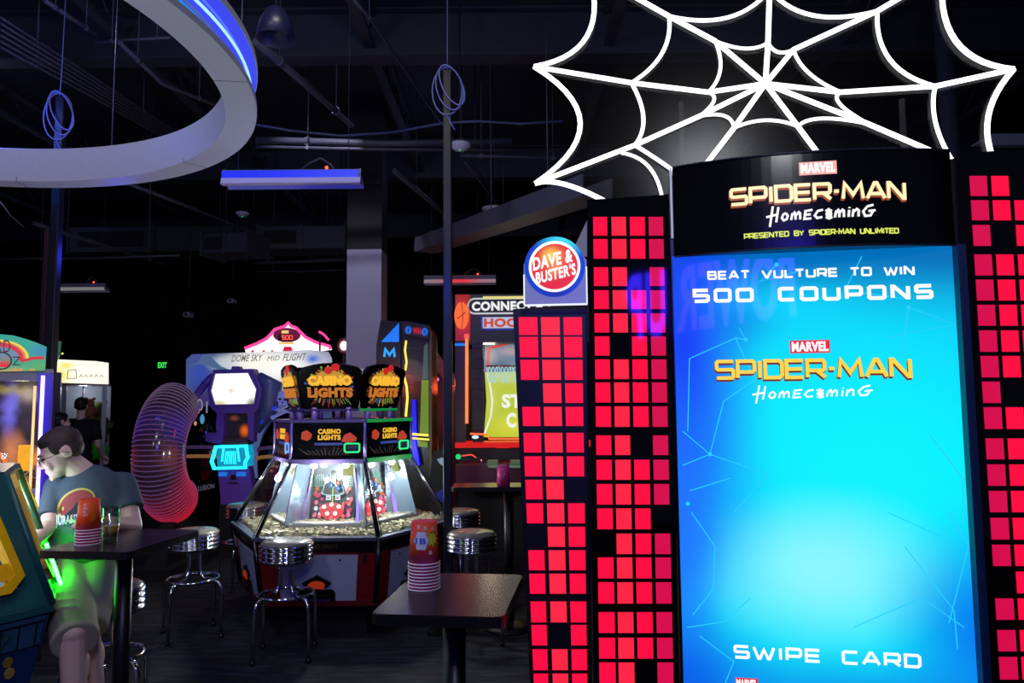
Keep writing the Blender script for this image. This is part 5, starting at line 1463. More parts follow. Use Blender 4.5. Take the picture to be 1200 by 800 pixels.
mb = MB(); mb.box(xl, xr, .78, .8, zf, zt); mb.obj('back_wall', plain('crane_back', C(150, 156, 165), .5, var=.3, scale=5), t)
lamp('crane_lamp', 'POINT', F2.M @ Vector((0, .4, zt-.1)), (.8, .88, 1), 4, .05)
random.seed(3)
def toy(px, py, r, col, nm):
    p = F2.H(px, py, {'o': .25, 'y': .5, 'g': .15, 'r': .42}[nm[0]]); mb = MB(); mb.ell(p, (r, r*.8, r*1.1)); mb.ell(p+Vector((0, -.02, r*1.3)), r*.65); mb.ell(p+Vector((-r*.5, -.02, r*1.9)), r*.25); mb.ell(p+Vector((r*.5, -.02, r*1.9)), r*.25)
    for s in (-1, 1): mb.ell(p+Vector((s*r*.9, -.05, .1*r)), (r*.35, r*.3, r*.3)); mb.ell(p+Vector((s*r*.5, -.08, -r)), (r*.35, r*.4, r*.3))
    solo(mb, 'plush_toy', plain(nm, col, .8, var=.3, scale=30), {'o': 'small orange plush toy inside the crane machine', 'y': 'yellow green plush toy inside the crane machine behind the standing man', 'g': 'bright green plush toy low in the crane machine', 'r': 'dark red plush toy at the bottom of the crane machine'}[nm[0]], 'plush toy', F2.M)
toy(105, 482, .1, C(150, 80, 50), 'orange_fur'); toy(112, 500, .2, C(84, 92, 40), 'yellow_fur'); toy(114, 527, .13, C(60, 240, 40), 'green_fur'); toy(110, 543, .13, C(90, 26, 40), 'red_fur')
MB().add([(xl, .005, zf), (xr, .005, zf), (xr, .005, zt), (xl, .005, zt)], [(0, 1, 2, 3)]).obj('glass_pane', glass('pane'), t)

# ------------------------------------------------------------------ ribbed glowing wheel
F4w = Frame(214, 7.75, 0)
kk = 7.75/870; cz = F4w.hit(214, 528)[1]
o_ = F4w.M @ Vector((0, 0, 0))
t = thing('ribbed_tunnel', 'big translucent ribbed tube bending in a half ring, glowing red below and violet above', 'arcade machine', base(o_.x, o_.y, 0, 90))
RM, RT = 56*kk, 26*kk
def tor(a, b, g=0): 
    r = RM+(RT+g)*math.cos(b); return (-r*math.cos(a), (RT+g)*math.sin(b), cz+r*math.sin(a))
TUB = art('lit_rib_plastic', C(34, 12, 34), [(.0, cz-RM-.15, .5, .36, C(255, 16, 24), 1), (-.45, cz-.35, .2, .5, C(150, 6, 26), .9), (-.28, cz-.1, .2, .6, C(150, 8, 30), .9), (-.5, cz+.25, .25, .25, C(50, 26, 150), .9), (-.62, cz-.02, .12, .2, C(150, 60, 50), .6)], .62, rough=.12, spec=.6)  # light inside the tube put into the plastic as glow patches
A0, A1 = R(72), R(-76); NS = 60; NB = 20
vs = []; fs = []
for i in range(NS+1):
    a = A0+(A1-A0)*i/NS
    for k in range(NB): vs.append(tor(a, 2*PI*k/NB))
for i in range(NS):
    for k in range(NB): l = (k+1) % NB; fs.append((i*NB+k, i*NB+l, (i+1)*NB+l, (i+1)*NB+k))
fs += [tuple(range(NB)), tuple(NS*NB+k for k in range(NB))]
mb = MB(); mb.s = True; mb.add(vs, fs); mb.obj('tube_skin', TUB, t)
RIBM = art('lit_rib_glow', C(92, 60, 110), [(0, cz-RM-.15, .7, .45, C(220, 14, 22), .95), (-.3, cz-.2, .3, .6, C(200, 30, 60), .8), (-.3, cz+.6, .6, .3, C(110, 90, 120), .8)], .62, rough=.2)  # coloured light on the chrome ribs put in as glow
for i in range(38):
    a = A0+(A1-A0)*(i+.5)/38
    mb = MB(); mb.tube([tor(a, 2*PI*k/24, .006) for k in range(24)], .0065, 5, closed=True); mb.obj('rib', RIBM, t)
mb = MB(); mb.box(-.6, .3, -.2, .2, 0, .12); mb.hexa([(-.5, -.1, .12), (.3, -.1, .12), (.3, .1, .12), (-.5, .1, .12)], [(-.25, -.06, cz-RM-RT+.05), (.1, -.06, cz-RM-RT+.05), (.1, .06, cz-RM-RT+.05), (-.25, .06, cz-RM-RT+.05)]); mb.obj('base', MATTE, t)

# ------------------------------------------------------------------ flight simulator with backdrop, purple stand and cockpit pods
FS = Frame(280, 8.2, 0); ks = 8.2/870
def kq(px, py, rx, ry, c, a): x, z = FS.hit(px, py); return (x, z, rx*ks, ry*ks, c, a)
t = thing('backdrop_sign', 'wide bright sky backdrop with slanted title standing over the purple simulator', 'sign', base((FS.M @ Vector((0, 0, 0))).x, 9.3))
FBk = Frame(280, 9.3, 0); FBk.M = base((FS.M @ Vector((0, 0, 0))).x, 9.3); FBk.I = FBk.M.inverted()
def bq(px, py, rx, ry, c, a): x, z = FBk.hit(px, py); return (x, z, rx*ks*1.13, ry*ks*1.13, c, a)
mb = MB(); FBk.poly(mb, [(218, 560), (218, 421), (225, 415), (330, 411.5), (362, 410), (384, 412), (388, 420), (388, 560)], 0, .05)
bk = mb.obj('backdrop_panel', art('sky_picture', C(70, 82, 130), [bq(330, 430, 95, 42, C(255, 255, 255), 1), bq(300, 425, 60, 22, C(255, 253, 240), 1), bq(236, 440, 26, 40, C(46, 74, 170), .9), bq(240, 470, 30, 34, C(56, 40, 96), .9), bq(262, 425, 26, 12, C(190, 205, 215), .8), bq(370, 470, 60, 40, C(30, 36, 70), 1), bq(367, 421, 14, 9, C(70, 110, 210), 1), bq(275, 440, 14, 8, C(180, 185, 110), .8)], 1.0, noise=(5, .08)), t)
JET = glow('jet_blue_grey', C(84, 110, 150), .8)
mb = MB()
FBk.poly(mb, [(219, 430), (232, 424), (237, 416), (246, 415), (250, 421), (262, 432), (268, 434), (258, 434), (245, 429), (232, 426)], -.012, -.002)
FBk.poly(mb, [(250, 431), (264, 436), (276, 437), (266, 432), (256, 428)], -.012, -.002)
mb.obj('jet_print', JET, bk)
mb = MB(); text_fit(mb, 'DOME SKY', FBk.H(271, 424, -.003), FBk.H(306, 423, -.003), .085, .01, .003, shear=.25); text_fit(mb, 'FLIGHT', FBk.H(331, 423, -.003), FBk.H(357, 422, -.003), .09, .015, .003, shear=.3)
text_fit(mb, 'MID', FBk.H(313, 423, -.003), FBk.H(327, 422, -.003), .06, 0, .003, shear=.25)
mb.obj('title_lettering', glow('title_grey', C(120, 116, 104), .9), bk)
mb = MB(); mb.box(-.5, -.44, .05, .3, 0, .5); mb.box(.9, .96, .05, .3, 0, .5); mb.obj('foot', MATTE, t)

t = thing('simulator_stand', 'purple upright simulator stand with a glaring white screen and cyan lit controls', 'arcade machine', FS.M)
PUR = plain('purple_plastic', C(92, 66, 170), .35, var=.08)
PURL = PUR
scr_ = [(253, 437), (293, 436), (303, 456), (300, 474), (253, 475), (248, 458)]
fr = [(250, 433), (296, 432), (307, 455), (303, 478), (297, 484), (254, 484), (247, 478), (243, 457)]
mb = MB(); FS.poly(mb, fr, -.02, .14); FS.poly(mb, [(270, 434), (282, 434), (280, 429), (272, 429)], 0, .1)
o = mb.obj('monitor_shell', PUR, t)
mb = MB(); FS.poly(mb, scr_, -.026, -.018); mb.obj('screen', art('white_screen', C(255, 255, 255), [kq(258, 474, 14, 9, C(190, 180, 90), .9), kq(297, 472, 12, 9, C(90, 100, 60), .9), kq(272, 478, 30, 7, C(245, 200, 90), .8), kq(272, 458, 6, 6, C(200, 180, 120), .7)], 1.15, noise=(14, .04)), o)
mb = MB(); mb.ribbon([FS.hit(*p) for p in scr_], .02, -.05, -.02, True); mb.obj('screen_bezel', PURL, o)
mb = MB()
FS.poly(mb, [(254, 484), (262, 484), (262, 515), (256, 520), (253, 500)], 0, .12); FS.poly(mb, [(290, 484), (298, 484), (297, 518), (291, 514)], 0, .12)
FS.poly(mb, [(241, 507), (254, 507), (256, 520), (241, 517)], .02, .1)
mb.obj('support_arm', PUR, t)
mb = MB(); FS.poly(mb, [(260, 484), (292, 484), (292, 513), (260, 513)], .12, .15); mb.obj('arm_recess', art('recess_picture', C(16, 14, 24), [kq(282, 505, 8, 10, C(245, 100, 10), 1), kq(270, 490, 8, 5, C(140, 70, 40), .7)], .9), t)
mb = MB(); FS.poly(mb, [(262, 513), (289, 513), (291, 521), (259, 521)], -.05, .12); mb.obj('button_deck', plain('deck_dark', C(60, 40, 56), .4), t)
mb = MB(); FS.poly(mb, [(257, 521), (290, 521), (292, 532), (291, 546), (255, 547), (254, 532)], -.06, .1); c_ = mb.obj('control_panel', glow('cyan_panel', C(0, 150, 190), .9, var=.3, scale=18), t)
mb = MB()
mb.ribbon([FS.hit(*p) for p in ((256, 523), (291, 522), (293, 535), (290, 541), (290, 547), (254, 548), (251, 540), (253, 534))], .03, -.085, -.05, True)
mb.ribbon([FS.hit(*p) for p in ((265, 524), (263, 540))], .018, -.08, -.06); mb.ribbon([FS.hit(*p) for p in ((281, 524), (283, 540))], .018, -.08, -.06)
for k in range(6): mb.ribbon([FS.hit(268+2*k, 528), FS.hit(266+2.6*k, 543)], .008, -.075, -.06)
mb.obj('neon_outline', glow('cyan_neon', (.02, .85, 1, 1), 1.6), c_)
mb = MB(); FS.poly(mb, [(255, 547), (292, 547), (296, 572), (292, 590), (259, 591)], 0, .13); b_ = mb.obj('stand_base', PUR, t)
mb = MB(); FS.pbox(mb, 256, 553, 266, 558, -.01, 0); FS.pbox(mb, 277, 553, 288, 558, -.01, 0); mb.obj('lit_button', glow('button_blue', C(30, 110, 220), .9), b_)
mb = MB(); FS.poly(mb, [(269, 562), (271, 556), (275, 556), (277, 562)], -.012, 0); mb.box(*(FS.hit(267, 566)[0], FS.hit(279, 566)[0]), -.02, 0, FS.hit(267, 566)[1], FS.hit(267, 565)[1]); mb.obj('ticket_slot', BLACK, b_)
zf = FS.hit(275, 590)[1]
mb = MB(); mb.box(-.2, .2, .02, .13, 0, zf+.02); mb.obj('pedestal', MATTE, t)

# cockpit pods either side
def pod(cx, label, flip, emblem):
    Fp = Frame(cx, 8.32, 0)
    t = thing('cockpit_pod', label, 'arcade machine', Fp.M)
    zc = Fp.hit(cx, 545)[1]
    mb = MB(); mb.ell((0, .45, zc), (.42, .42, .68), 32, 20); mb.obj('shell', plain('pod_gloss_black', C(8, 8, 12), .12), t)
    if flip == 1:
        mb = MB(); mb.tube([Fp.H(a_, b_, -.03) for a_, b_ in ((250, 441), (241, 449), (231, 462), (223, 478), (218, 496), (216, 520), (216, 560))], [.05, .045, .04, .035, .03, .025, .02], 8); mb.obj('arch_frame', PUR, t)
    zz = zc+.12
    mb = MB(); mb.s = True; vs = []; fs = []
    for i in range(17):
        a = PI*i/16
        for z in (zz-.06, zz-.02): vs.append((-.43*math.cos(a), .45-.44*math.sin(a), z+.07*math.sin(a)-.05))
    for i in range(16): fs.append((2*i, 2*i+2, 2*i+3, 2*i+1))
    mb.add(vs, fs); mb.obj('amber_band', glow('band_amber', C(150, 104, 60), .55), t)
    mb = MB(); mb.s = True; vs = [(x*.99, .45+(y-.45)*.99, z+.1) for x, y, z in vs]; mb.add(vs, fs); mb.obj('purple_band', glow('band_purple', C(70, 44, 90), .5), t)
    return t, Fp, zc
t, Fp, zc = pod(232, 'black rounded cockpit pod marked 01, left of the purple stand', 1, '01')
mb = MB(); text_fit(mb, '01', Fp.H(231, 480, -.05), Fp.H(243, 484, -.05), .13, .0, .006, shear=-.0); mb.obj('number', glow('number_grey', C(150, 150, 175), .7), t)
mb = MB(); p = Fp.H(237, 491, .0); mb.ell(p, (.025, .01, .055)); mb.obj('cyan_lamp', glow('pod_cyan', C(60, 150, 190), .9), t)
mb = MB(); 
for a, b in ((222, 493), (225, 491), (229, 496), (228, 484), (232, 482)): mb.ell(Fp.H(a, b, .0), (.016, .01, .025))
mb.obj('gauge_lamps', glow('pod_peach', C(220, 150, 120), .8), t)
mb = MB(); text_fit(mb, 'N ILLUSION', Fp.H(222, 577, -.0), Fp.H(251, 572, -.0), .055, .01, .004); mb.obj('pod_lettering', glow('pod_letter_grey', C(82, 82, 96), .8), t)
mb = MB(); mb.rbox(-.45, .45, .05, .9, 0, .25, .1); mb.obj('pod_base', MATTE, t)
t, Fp, zc = pod(333, 'black rounded cockpit pod with a skull print, behind the coin pusher', -1, 'skull')
SK = glow('skull_blue_grey', C(96, 104, 180), .8)
mb = MB()
def E_(px, py, rx, ry, y0=-.012, y1=0, n=18): mb.prism([(Fp.hit(px, py)[0]+rx*ks*math.cos(2*PI*i/n), y0, Fp.hit(px, py)[1]+ry*ks*math.sin(2*PI*i/n)) for i in range(n)], (0, y1-y0, 0))
E_(331, 465, 8, 7); E_(332, 473, 5.5, 5)
sk = mb.obj('skull_print', SK, t)
mb = MB(); E_(328.5, 467.5, 1.8, 1.6, -.016, -.012); E_(334.5, 468, 1.8, 1.6, -.016, -.012); E_(331.5, 471.5, .9, 1.2, -.016, -.012)
for k in range(4): mb.ribbon([Fp.hit(329+1.8*k, 474), Fp.hit(329+1.8*k, 477)], .005, -.016, -.012)
mb.obj('skull_hollows', plain('skull_dark', C(8, 8, 16), .5), sk)
mb = MB(); mb.ribbon([Fp.hit(321, 479), Fp.hit(347, 484)], .03, -.01, 0); mb.ribbon([Fp.hit(320, 489), Fp.hit(344, 478)], .03, -.014, -.004)
for a, b in ((321, 479), (347, 484), (320, 489), (344, 478)): E_(a, b, 2.6, 2.6)
mb.obj('crossed_bones', SK, t)
mb = MB(); mb.tube([Fp.H(306, 496, -.02), Fp.H(313, 482, -.03), Fp.H(324, 477, -.03)], .02, 6); mb.obj('blue_trim', glow('trim_blue', C(30, 40, 200), .9), t)
mb = MB(); mb.rbox(-.45, .45, .05, .9, 0, .25, .1); mb.obj('pod_base', MATTE, t)
mb = MB(); mb.tube([Fp.H(303, 440, .03), Fp.H(318, 452, .03), Fp.H(314, 480, .03), Fp.H(300, 505, .03)], [.05, .13, .10, .05], 10); mb.obj('shoulder_fairing', plain('fairing_blue_grey', C(66, 82, 130), .35), t)

# ------------------------------------------------------------------ pink glowing crown sign
FP = Frame(337, 9.8, 0)
t = thing('crown_sign', 'glowing white and pink crown shaped sign with a red number display', 'sign', FP.M)
pk = [(288, 413), (287, 408), (300, 403), (312, 397), (318, 391), (322, 386), (330, 383.5), (334, 382), (338, 378), (341, 382), (347, 384), (352, 389), (358, 395), (370, 401), (386, 405.5), (387, 409), (360, 413)]
mb = MB(); FP.poly(mb, pk, 0, .1); bd = mb.obj('sign_body', glow('hot_white', (1, .93, .96, 1), 1.3), t)
mb = MB(); mb.tube([FP.H(a, b, -.01) for a, b in pk[1:-1]], .022, 6); mb.obj('pink_tube', glow('pink_neon', (1, .05, .28, 1), 1.4), bd)
mb = MB(); mb.prism([FP.H(336+16*math.cos(2*PI*i/20), 392.5+8.5*math.sin(2*PI*i/20), -.02) for i in range(20)], (0, .02, 0)); ds = mb.obj('display_oval', glow('display_plum', C(110, 6, 60), .8), bd)
mb = MB(); FP.pbox(mb, 326, 391.5, 343, 399.5, -.03, -.02); mb.obj('number_window', BLACK, ds)
mb = MB(); stroke_fit(mb, '500', FP.H(330, 398, -.031), FP.H(343, 398, -.031), .062, .2, .4, .004); mb.obj('number_digits', glow('digit_red', (1, .08, .05, 1), 1.4), ds)
mb = MB(); FP.pbox(mb, 330, 387, 338, 390.5, -.03, -.02); FP.pbox(mb, 327, 400.5, 344, 403.5, -.03, -.02); mb.obj('amber_plate', glow('plate_amber', C(255, 200, 120), 1), ds)
mb = MB(); FP.poly(mb, [(331, 412), (343, 412), (341, 406), (333, 406)], -.03, .0); 
for a in (296, 309, 319): mb.cyl(FP.H(a, 411.5, -.02), FP.H(a, 411.5, 0), .018, seg=10)
mb.obj('red_keystone', glow('keystone', C(225, 10, 60), .9), bd)
z = FP.hit(337, 413)[1]
mb = MB(); mb.box(-.45, .5, .0, .5, 0, z); mb.obj('cabinet', SATIN, t)
# small pink crest and round lamp beside it
p = at(379, 394, 9.7); t = thing('neon_crest', 'tiny slanted pink neon stroke right of the crown sign', 'neon light', base(p.x, p.y, p.z))
MB().tube([(-.06, 0, .06), (-.03, 0, .05), (.02, 0, .01), (.07, 0, -.05)], .016, 6).obj('tube', glow('pink_neon', (1, .05, .28, 1), 1.4), t)
MB().tube([(-.05, .02, .05), (-.05, .03, -p.z)], .012, 6).obj('stem', SATIN, t)
p = at(403, 405, 9.4); t = thing('round_lamp', 'small white and red round lamp at the left edge of the grey column', 'lamp', base(p.x, p.y, p.z))
MB().ell((0, 0, 0), (.05, .04, .06)).obj('globe', glow('lamp_cream', (1, .9, .8, 1), 1.4), t)
MB().tube([(.07*math.cos(2*PI*i/20), .01, .085*math.sin(2*PI*i/20)) for i in range(20)], .02, 6, closed=True).obj('rim', plain('rim_red_brown', C(120, 40, 36), .4), t)
MB().tube([(0, .02, -.06), (0, .03, -p.z)], .02, 6).obj('stem', SATIN, t)

# ------------------------------------------------------------------ blue lit tower machine
FM = Frame(472, 8.0, 0); km = 8/870
t = thing('tower_game', 'tall black tower game with blue triangle, neon letter and yellow tubes', 'arcade machine', FM.M)
mb = MB(); FM.poly(mb, [(441, 655), (441, 404), (446, 375), (469, 377), (470, 655)], 0, .5); mb.obj('left_pillar', BLACK, t)
mb = MB(); FM.poly(mb, [(469, 655), (469, 377), (476, 376), (503, 381), (504, 392), (503, 655)], .08, .6); mb.obj('shaft_body', plain('shaft_dark', C(16, 20, 24), .3), t)
mb = MB(); 
for k in range(12):
    f = k/12; x0_ = 467.5-20*f*1; 
    mb.ribbon([FM.hit(467.5, 379.5+22*(k/12)), FM.hit(467.5-20.5*(k+.6)/12, 379.5+22*(k/12))], .016, -.012, -.0)
mb.obj('blue_triangle', glow('blue_led_rows', C(20, 120, 245), 1, var=.3), t)
mb = MB(); stroke_fit(mb, 'M', FM.H(449, 419.5, -.002), FM.H(464, 419.5, -.002), .11, .24, .4, .01); mb.obj('letter', glow('letter_blue_neon', C(30, 160, 255), 1.1), t)
mb = MB(); FM.poly(mb, [(472, 391), (473, 377), (503, 384), (503, 398)], -.03, .04); hp = mb.obj('header_box', plain('header_bronze', C(40, 26, 26), .3), t)
mb = MB()
for cx in (479, 498):
    for r in (2.2, 4): x, z = FM.hit(cx, 387 if cx < 490 else 389); mb.ribbon([(x+r*km*.8*math.cos(2*PI*i/14), z+r*km*math.sin(2*PI*i/14)) for i in range(14)], .01, -.04, -.03, True)
mb.obj('blue_swirls', glow('swirl_blue', C(20, 110, 240), 1), hp)
mb = MB(); text_fit(mb, 'WIN', FM.H(484, 391, -.031), FM.H(493, 392, -.031), .07, .02, .006); mb.obj('red_lettering', glow('swirl_red', C(220, 20, 40), .9), hp)
mb = MB(); mb.tube([FM.H(*p) for p in ((476, 399, .05), (474.5, 410, .04), (476.5, 424, .03), (475, 434, .03))], .012, 6)
mb.tube([FM.H(*p) for p in ((473, 440, .03), (476.5, 452, .02), (477.5, 466, .02), (475.5, 488, .02))], .014, 6)
mb.tube([FM.H(478, 508, .0), FM.H(502, 510, .0)], .014, 6); mb.tube([FM.H(480, 513, -.02), FM.H(503, 515, -.02)], .012, 6); mb.obj('yellow_tube', glow('yellow_neon', (1, .8, .12, 1), 1.2), t)
mb = MB(); FM.poly(mb, [(492, 510), (494, 445), (502, 445), (502, 510)], .05, .08); FM.poly(mb, [(489, 516), (501, 518), (501, 524), (490, 523)], -.03, .0)
mb.obj('lime_panel', art('lime_panel_art', C(120, 150, 40), [(0, 1.5, .2, .1, C(170, 200, 60), .8)], .75, noise=(6, .1)), t)
mb = MB(); FM.poly(mb, [(495, 444), (497, 405), (501, 402), (502, 444)], .055, .08); mb.obj('pale_glass_strip', glow('glass_green_grey', C(70, 96, 90), .7), t)
mb = MB(); FM.poly(mb, [(481, 545), (483, 468), (487, 468), (488, 505), (490, 545)], .02, .06); FM.poly(mb, [(441, 492), (462, 489), (472, 492), (472, 498), (441, 498)], -.05, .0); FM.poly(mb, [(480, 516), (487, 516), (492, 545), (485, 548)], -.04, .02)
mb.obj('blue_light_panel', glow('deep_blue_glow', C(10, 14, 235), 1), t)
mb = MB()
for k in range(6): mb.tube([FM.H(478, 408+14*k, .05), FM.H(492, 409+14*k, .05)], .003, 4)
mb.obj('shaft_lines', glow('dim_lines', C(44, 52, 58), .7), t)
MB().add([FM.H(471, 505, .01), FM.H(503, 507, .01), FM.H(503, 398, .01), FM.H(472, 393, .01)], [(0, 1, 2, 3)]).obj('glass_pane', glass('pane'), t)
mb = MB(); FM.poly(mb, [(503, 655), (503, 383), (506, 390), (506, 655)], .0, .6); mb.obj('side_edge', plain('edge_olive', C(90, 96, 50), .4), t)

# red canopy booth between tower game and hoops machine
FD = Frame(516, 9.4, 0)
t = thing('red_booth', 'dim red booth with a slanted canopy, left of the hoops machine', 'arcade machine', FD.M)
mb = MB(); FD.poly(mb, [(500, 620), (500, 440), (534, 440), (534, 620)], .2, .6); mb.obj('back_panel', art('booth_red', C(44, 10, 16), [(.0, 1.6, .3, .5, C(90, 22, 34), .8)], .6, noise=(5, .2)), t)
mb = MB(); FD.poly(mb, [(500, 405), (505, 406), (533, 442), (533, 452), (526, 452), (500, 420)], .0, .5); mb.obj('canopy', glow('canopy_rose', C(96, 36, 50), .6), t)
mb = MB(); FD.poly(mb, [(503, 441), (514, 443), (514, 446), (503, 445)], -.03, 0); mb.obj('pink_light', glow('pink_line', C(250, 130, 200), 1.2), t)
mb = MB(); FD.poly(mb, [(505, 545), (505, 512), (512, 512), (514, 545)], .1, .19); FD.poly(mb, [(502, 540), (505, 530), (514, 530), (514, 540)], .0, .1); mb.obj('orange_print', glow('booth_orange', C(120, 60, 20), .7), t)
mb = MB(); mb.box(-.17, .2, .22, .6, 0, .3); mb.obj('cabinet_foot', MATTE, t)
# slanted white card on dark terminal
FT = Frame(516, 7.0, 0)
t = thing('game_terminal', 'dark leaning terminal with a small pale card, between coin pusher and slim pole', 'arcade machine', FT.M)
mb = MB(); FT.poly(mb, [(503, 681), (503, 560), (508, 530), (520, 524), (523, 528), (523, 681)], .0, .35); mb.obj('cabinet', MATTE, t)
mb = MB(); FT.poly(mb, [(512, 538), (518, 536), (523, 542), (520, 546), (516, 544)], -.02, .0); mb.obj('card', glow('card_pale', C(120, 140, 160), .8), t)
mb = MB(); FT.poly(mb, [(504, 582), (517, 574), (522, 572), (522, 588), (510, 588)], -.05, .0); mb.obj('blue_cushion', plain('cushion_blue', C(30, 40, 150), .5), t)

# ------------------------------------------------------------------ basketball hoops machine
FH = Frame(590, 8.6, 0); kh = 8.6/870
def hq(px, py, rx, ry, c, a): x, z = FH.hit(px, py); return (x, z, rx*kh, ry*kh, c, a)
t = thing('hoops_machine', 'wide basketball machine with white and orange title header and orange neon corner', 'arcade machine', FH.M)
xL, zt = FH.hit(533, 345); xR = FH.hit(700, 345)[0]; zh_ = FH.hit(590, 401)[1]; zb_ = FH.hit(590, 520)[1]
mb = MB(); mb.box(xL, xR, .0, .3, zh_, zt); hb = mb.obj('header_box', plain('header_charcoal', C(50, 48, 52), .4), t)
mb = MB(); FH.pbox(mb, 534, 345, 551, 391, -.02, 0); FH.pbox(mb, 534, 391, 551, 399, -.02, 0); o = mb.obj('ball_panel', art('ball_panel_red', C(150, 20, 20), [hq(542, 370, 14, 26, C(255, 60, 30), .9)], 1.0), hb)
mb = MB(); x, z = FH.hit(541, 370); mb.prism([(x+8.5*kh*math.cos(2*PI*i/24), -.03, z+16*kh*math.sin(2*PI*i/24)) for i in range(24)], (0, .01, 0)); mb.obj('basketball_print', glow('ball_orange', C(255, 104, 30), 1.05), o)
mb = MB(); mb.ribbon([FH.hit(536, 374), FH.hit(546, 366)], .012, -.034, -.03); mb.ribbon([FH.hit(541, 354), FH.hit(543, 370), FH.hit(541, 386)], .01, -.034, -.03); mb.obj('ball_seam', glow('seam_rust', C(170, 40, 16), .8), o)
mb = MB(); FH.pbox(mb, 566, 346.5, 640, 350.5, -.02, 0); mb.obj('lamp_strip', glow('header_lamp', C(226, 214, 120), 1), hb)
# title: dark outline plates behind white and orange letters
def plate(mb, x0, y0, x1, y1, off, y): 
    a = FH.hit(x0, y1); b = FH.hit(x1, y0); mb.rbox(a[0]-off, b[0]+off, y, y+.008, a[1]-off, b[1]+off, off+.04, axis='y')
mb = MB(); plate(mb, 552, 353, 640, 364, .045, -.02); mb.obj('title_halo', glow('halo_white', C(205, 205, 210), .9), hb)
mb = MB(); plate(mb, 552, 353, 640, 364, .025, -.025); mb.obj('title_ground', plain('ground_black', C(8, 8, 8), .4), hb)
mb = MB(); text_fit(mb, 'CONNECT 4', FH.H(553, 364.5, -.027), FH.H(636, 363, -.027), .11, .045, .008); mb.obj('title_lettering', glow('title_white', C(235, 235, 238), 1), hb)
mb = MB(); FH.pbox(mb, 565, 371, 640, 384.5, -.024, -.016); mb.obj('subtitle_ground', glow('ground_pale', C(190, 195, 225), .9), hb)
mb = MB(); FH.pbox(mb, 567, 385, 640, 386.5, -.024, -.016); FH.pbox(mb, 564, 371, 566, 385, -.024, -.016); mb.obj('subtitle_edge', glow('edge_blue', C(30, 60, 200), .9), hb)
mb = MB(); text_fit(mb, 'HOOPS', FH.H(567, 383.5, -.026), FH.H(625, 383, -.026), .105, .05, .006); mb.obj('subtitle_lettering', glow('hoops_orange', C(205, 66, 24), .95), hb)
# cage
mb = MB(); mb.box(xL, xL+.12, .0, .12, zb_, zh_); mb.obj('frame_post', plain('post_dark_red', C(60, 14, 18), .35), t)
mb = MB(); mb.box(xL, xR, 1.65, 1.7, zb_-.04, zh_+.05); mb.obj('rear_panel', SATIN, t)
mb = MB(); mb.tube([FH.H(547, 396, -.02), FH.H(547, 496, -.02)], .018, 8); mb.obj('orange_light_strip', glow('orange_neon', (1, .16, .04, 1), 1.8), t)
mb = MB(); x, z = FH.hit(547, 394); mb.ell((x, -.03, z), .03, 10, 8); mb.obj('red_lamp', glow('red_bulb', (1, .06, .04, 1), 2), t)
mb = MB(); FH.pbox(mb, 533, 402, 546, 405, -.02, .0); FH.pbox(mb, 558, 398, 567, 401, .05, .07); mb.obj('blue_strip', glow('strip_azure', C(20, 120, 245), 1), t)
mb = MB(); mb.box(FH.hit(553, 400)[0], FH.hit(566, 400)[0], .02, .06, zb_, zh_); mb.obj('side_panel', plain('side_brown', C(36, 28, 30), .4), t)
mb = MB()
for k in range(9): a = FH.H(553, 408+12*k, .015); b = FH.H(566, 408+12*k, .015); mb.tube([a, b], .004, 4)
mb.obj('side_panel_lines', plain('line_grey', C(84, 70, 66), .4), t)
mb = MB(); FH.poly(mb, [(567, 512), (570, 470), (568, 436), (650, 434), (650, 512)], .45, .5)
bb = mb.obj('court_panel', art('court_lime', C(190, 205, 50), [hq(600, 500, 40, 20, C(220, 220, 70), .8), hq(575, 470, 12, 30, C(205, 215, 110), .7), hq(590, 440, 40, 12, C(215, 225, 150), .6)], .95), t)
mb = MB(); mb.ribbon([FH.hit(571, 436, .45), FH.hit(575, 455, .45), FH.hit(577, 470, .45), FH.hit(575, 488, .45), FH.hit(568, 508, .45)], .022, .44, .45); mb.obj('court_line', glow('court_white', C(235, 240, 215), 1), bb)
WT = glow('court_letter', C(240, 242, 225), 1)
for s, x0, y1, x1, hh_ in (('ST', 588, 478, 612, .17), ('C', 593.5, 501, 605, .18)):
    mb = MB(); text_fit(mb, s, FH.H(x0, y1, .445), FH.H(x1, y1, .445), hh_, .05, .008); mb.obj('court_lettering', WT, bb)
mb = MB(); FH.poly(mb, [(567, 436), (568, 398), (650, 398), (650, 436)], .9, .95); mb.obj('hoop_backboard', art('backboard_pale', C(120, 140, 160), [hq(585, 425, 18, 12, C(60, 100, 120), .8), hq(600, 405, 30, 10, C(200, 180, 185), .8)], .8, noise=(12, .04)), t)
mb = MB(); mb.ribbon([FH.hit(571, 436, .88), FH.hit(573, 408, .88), FH.hit(613, 398, .88)], .03, .87, .89); mb.obj('red_rail', glow('rail_red', C(215, 50, 40), .9), t)
for cx in (577, 592, 607):
    mb = MB(); x, z = FH.hit(cx, 429, .3); r = .075
    mb.tube([(x+r*math.cos(2*PI*i/20), .3+r*math.sin(2*PI*i/20), z) for i in range(20)], .008, 6, closed=True); rm = mb.obj('hoop_rim', plain('rim_orange', C(200, 80, 30), .4), t)
    mb = MB()
    for k in range(9):
        for s in (-1, 1):
            pts = []
            for j in range(5):
                a = 2*PI*(k+s*j*.5)/9; rr_ = r*(1-.12*j); pts.append((x+rr_*math.cos(a), .3+rr_*math.sin(a), z-.05*j))
            mb.tube(pts, .0035, 4)
    mb.obj('hoop_net', glow('net_pale', C(170, 215, 225), .9), rm)
mb = MB(); mb.box(xL, xR, -.02, .4, zb_-.04, zb_+.02); mb.obj('front_lip', glow('lip_red', C(215, 20, 14), .9), t)
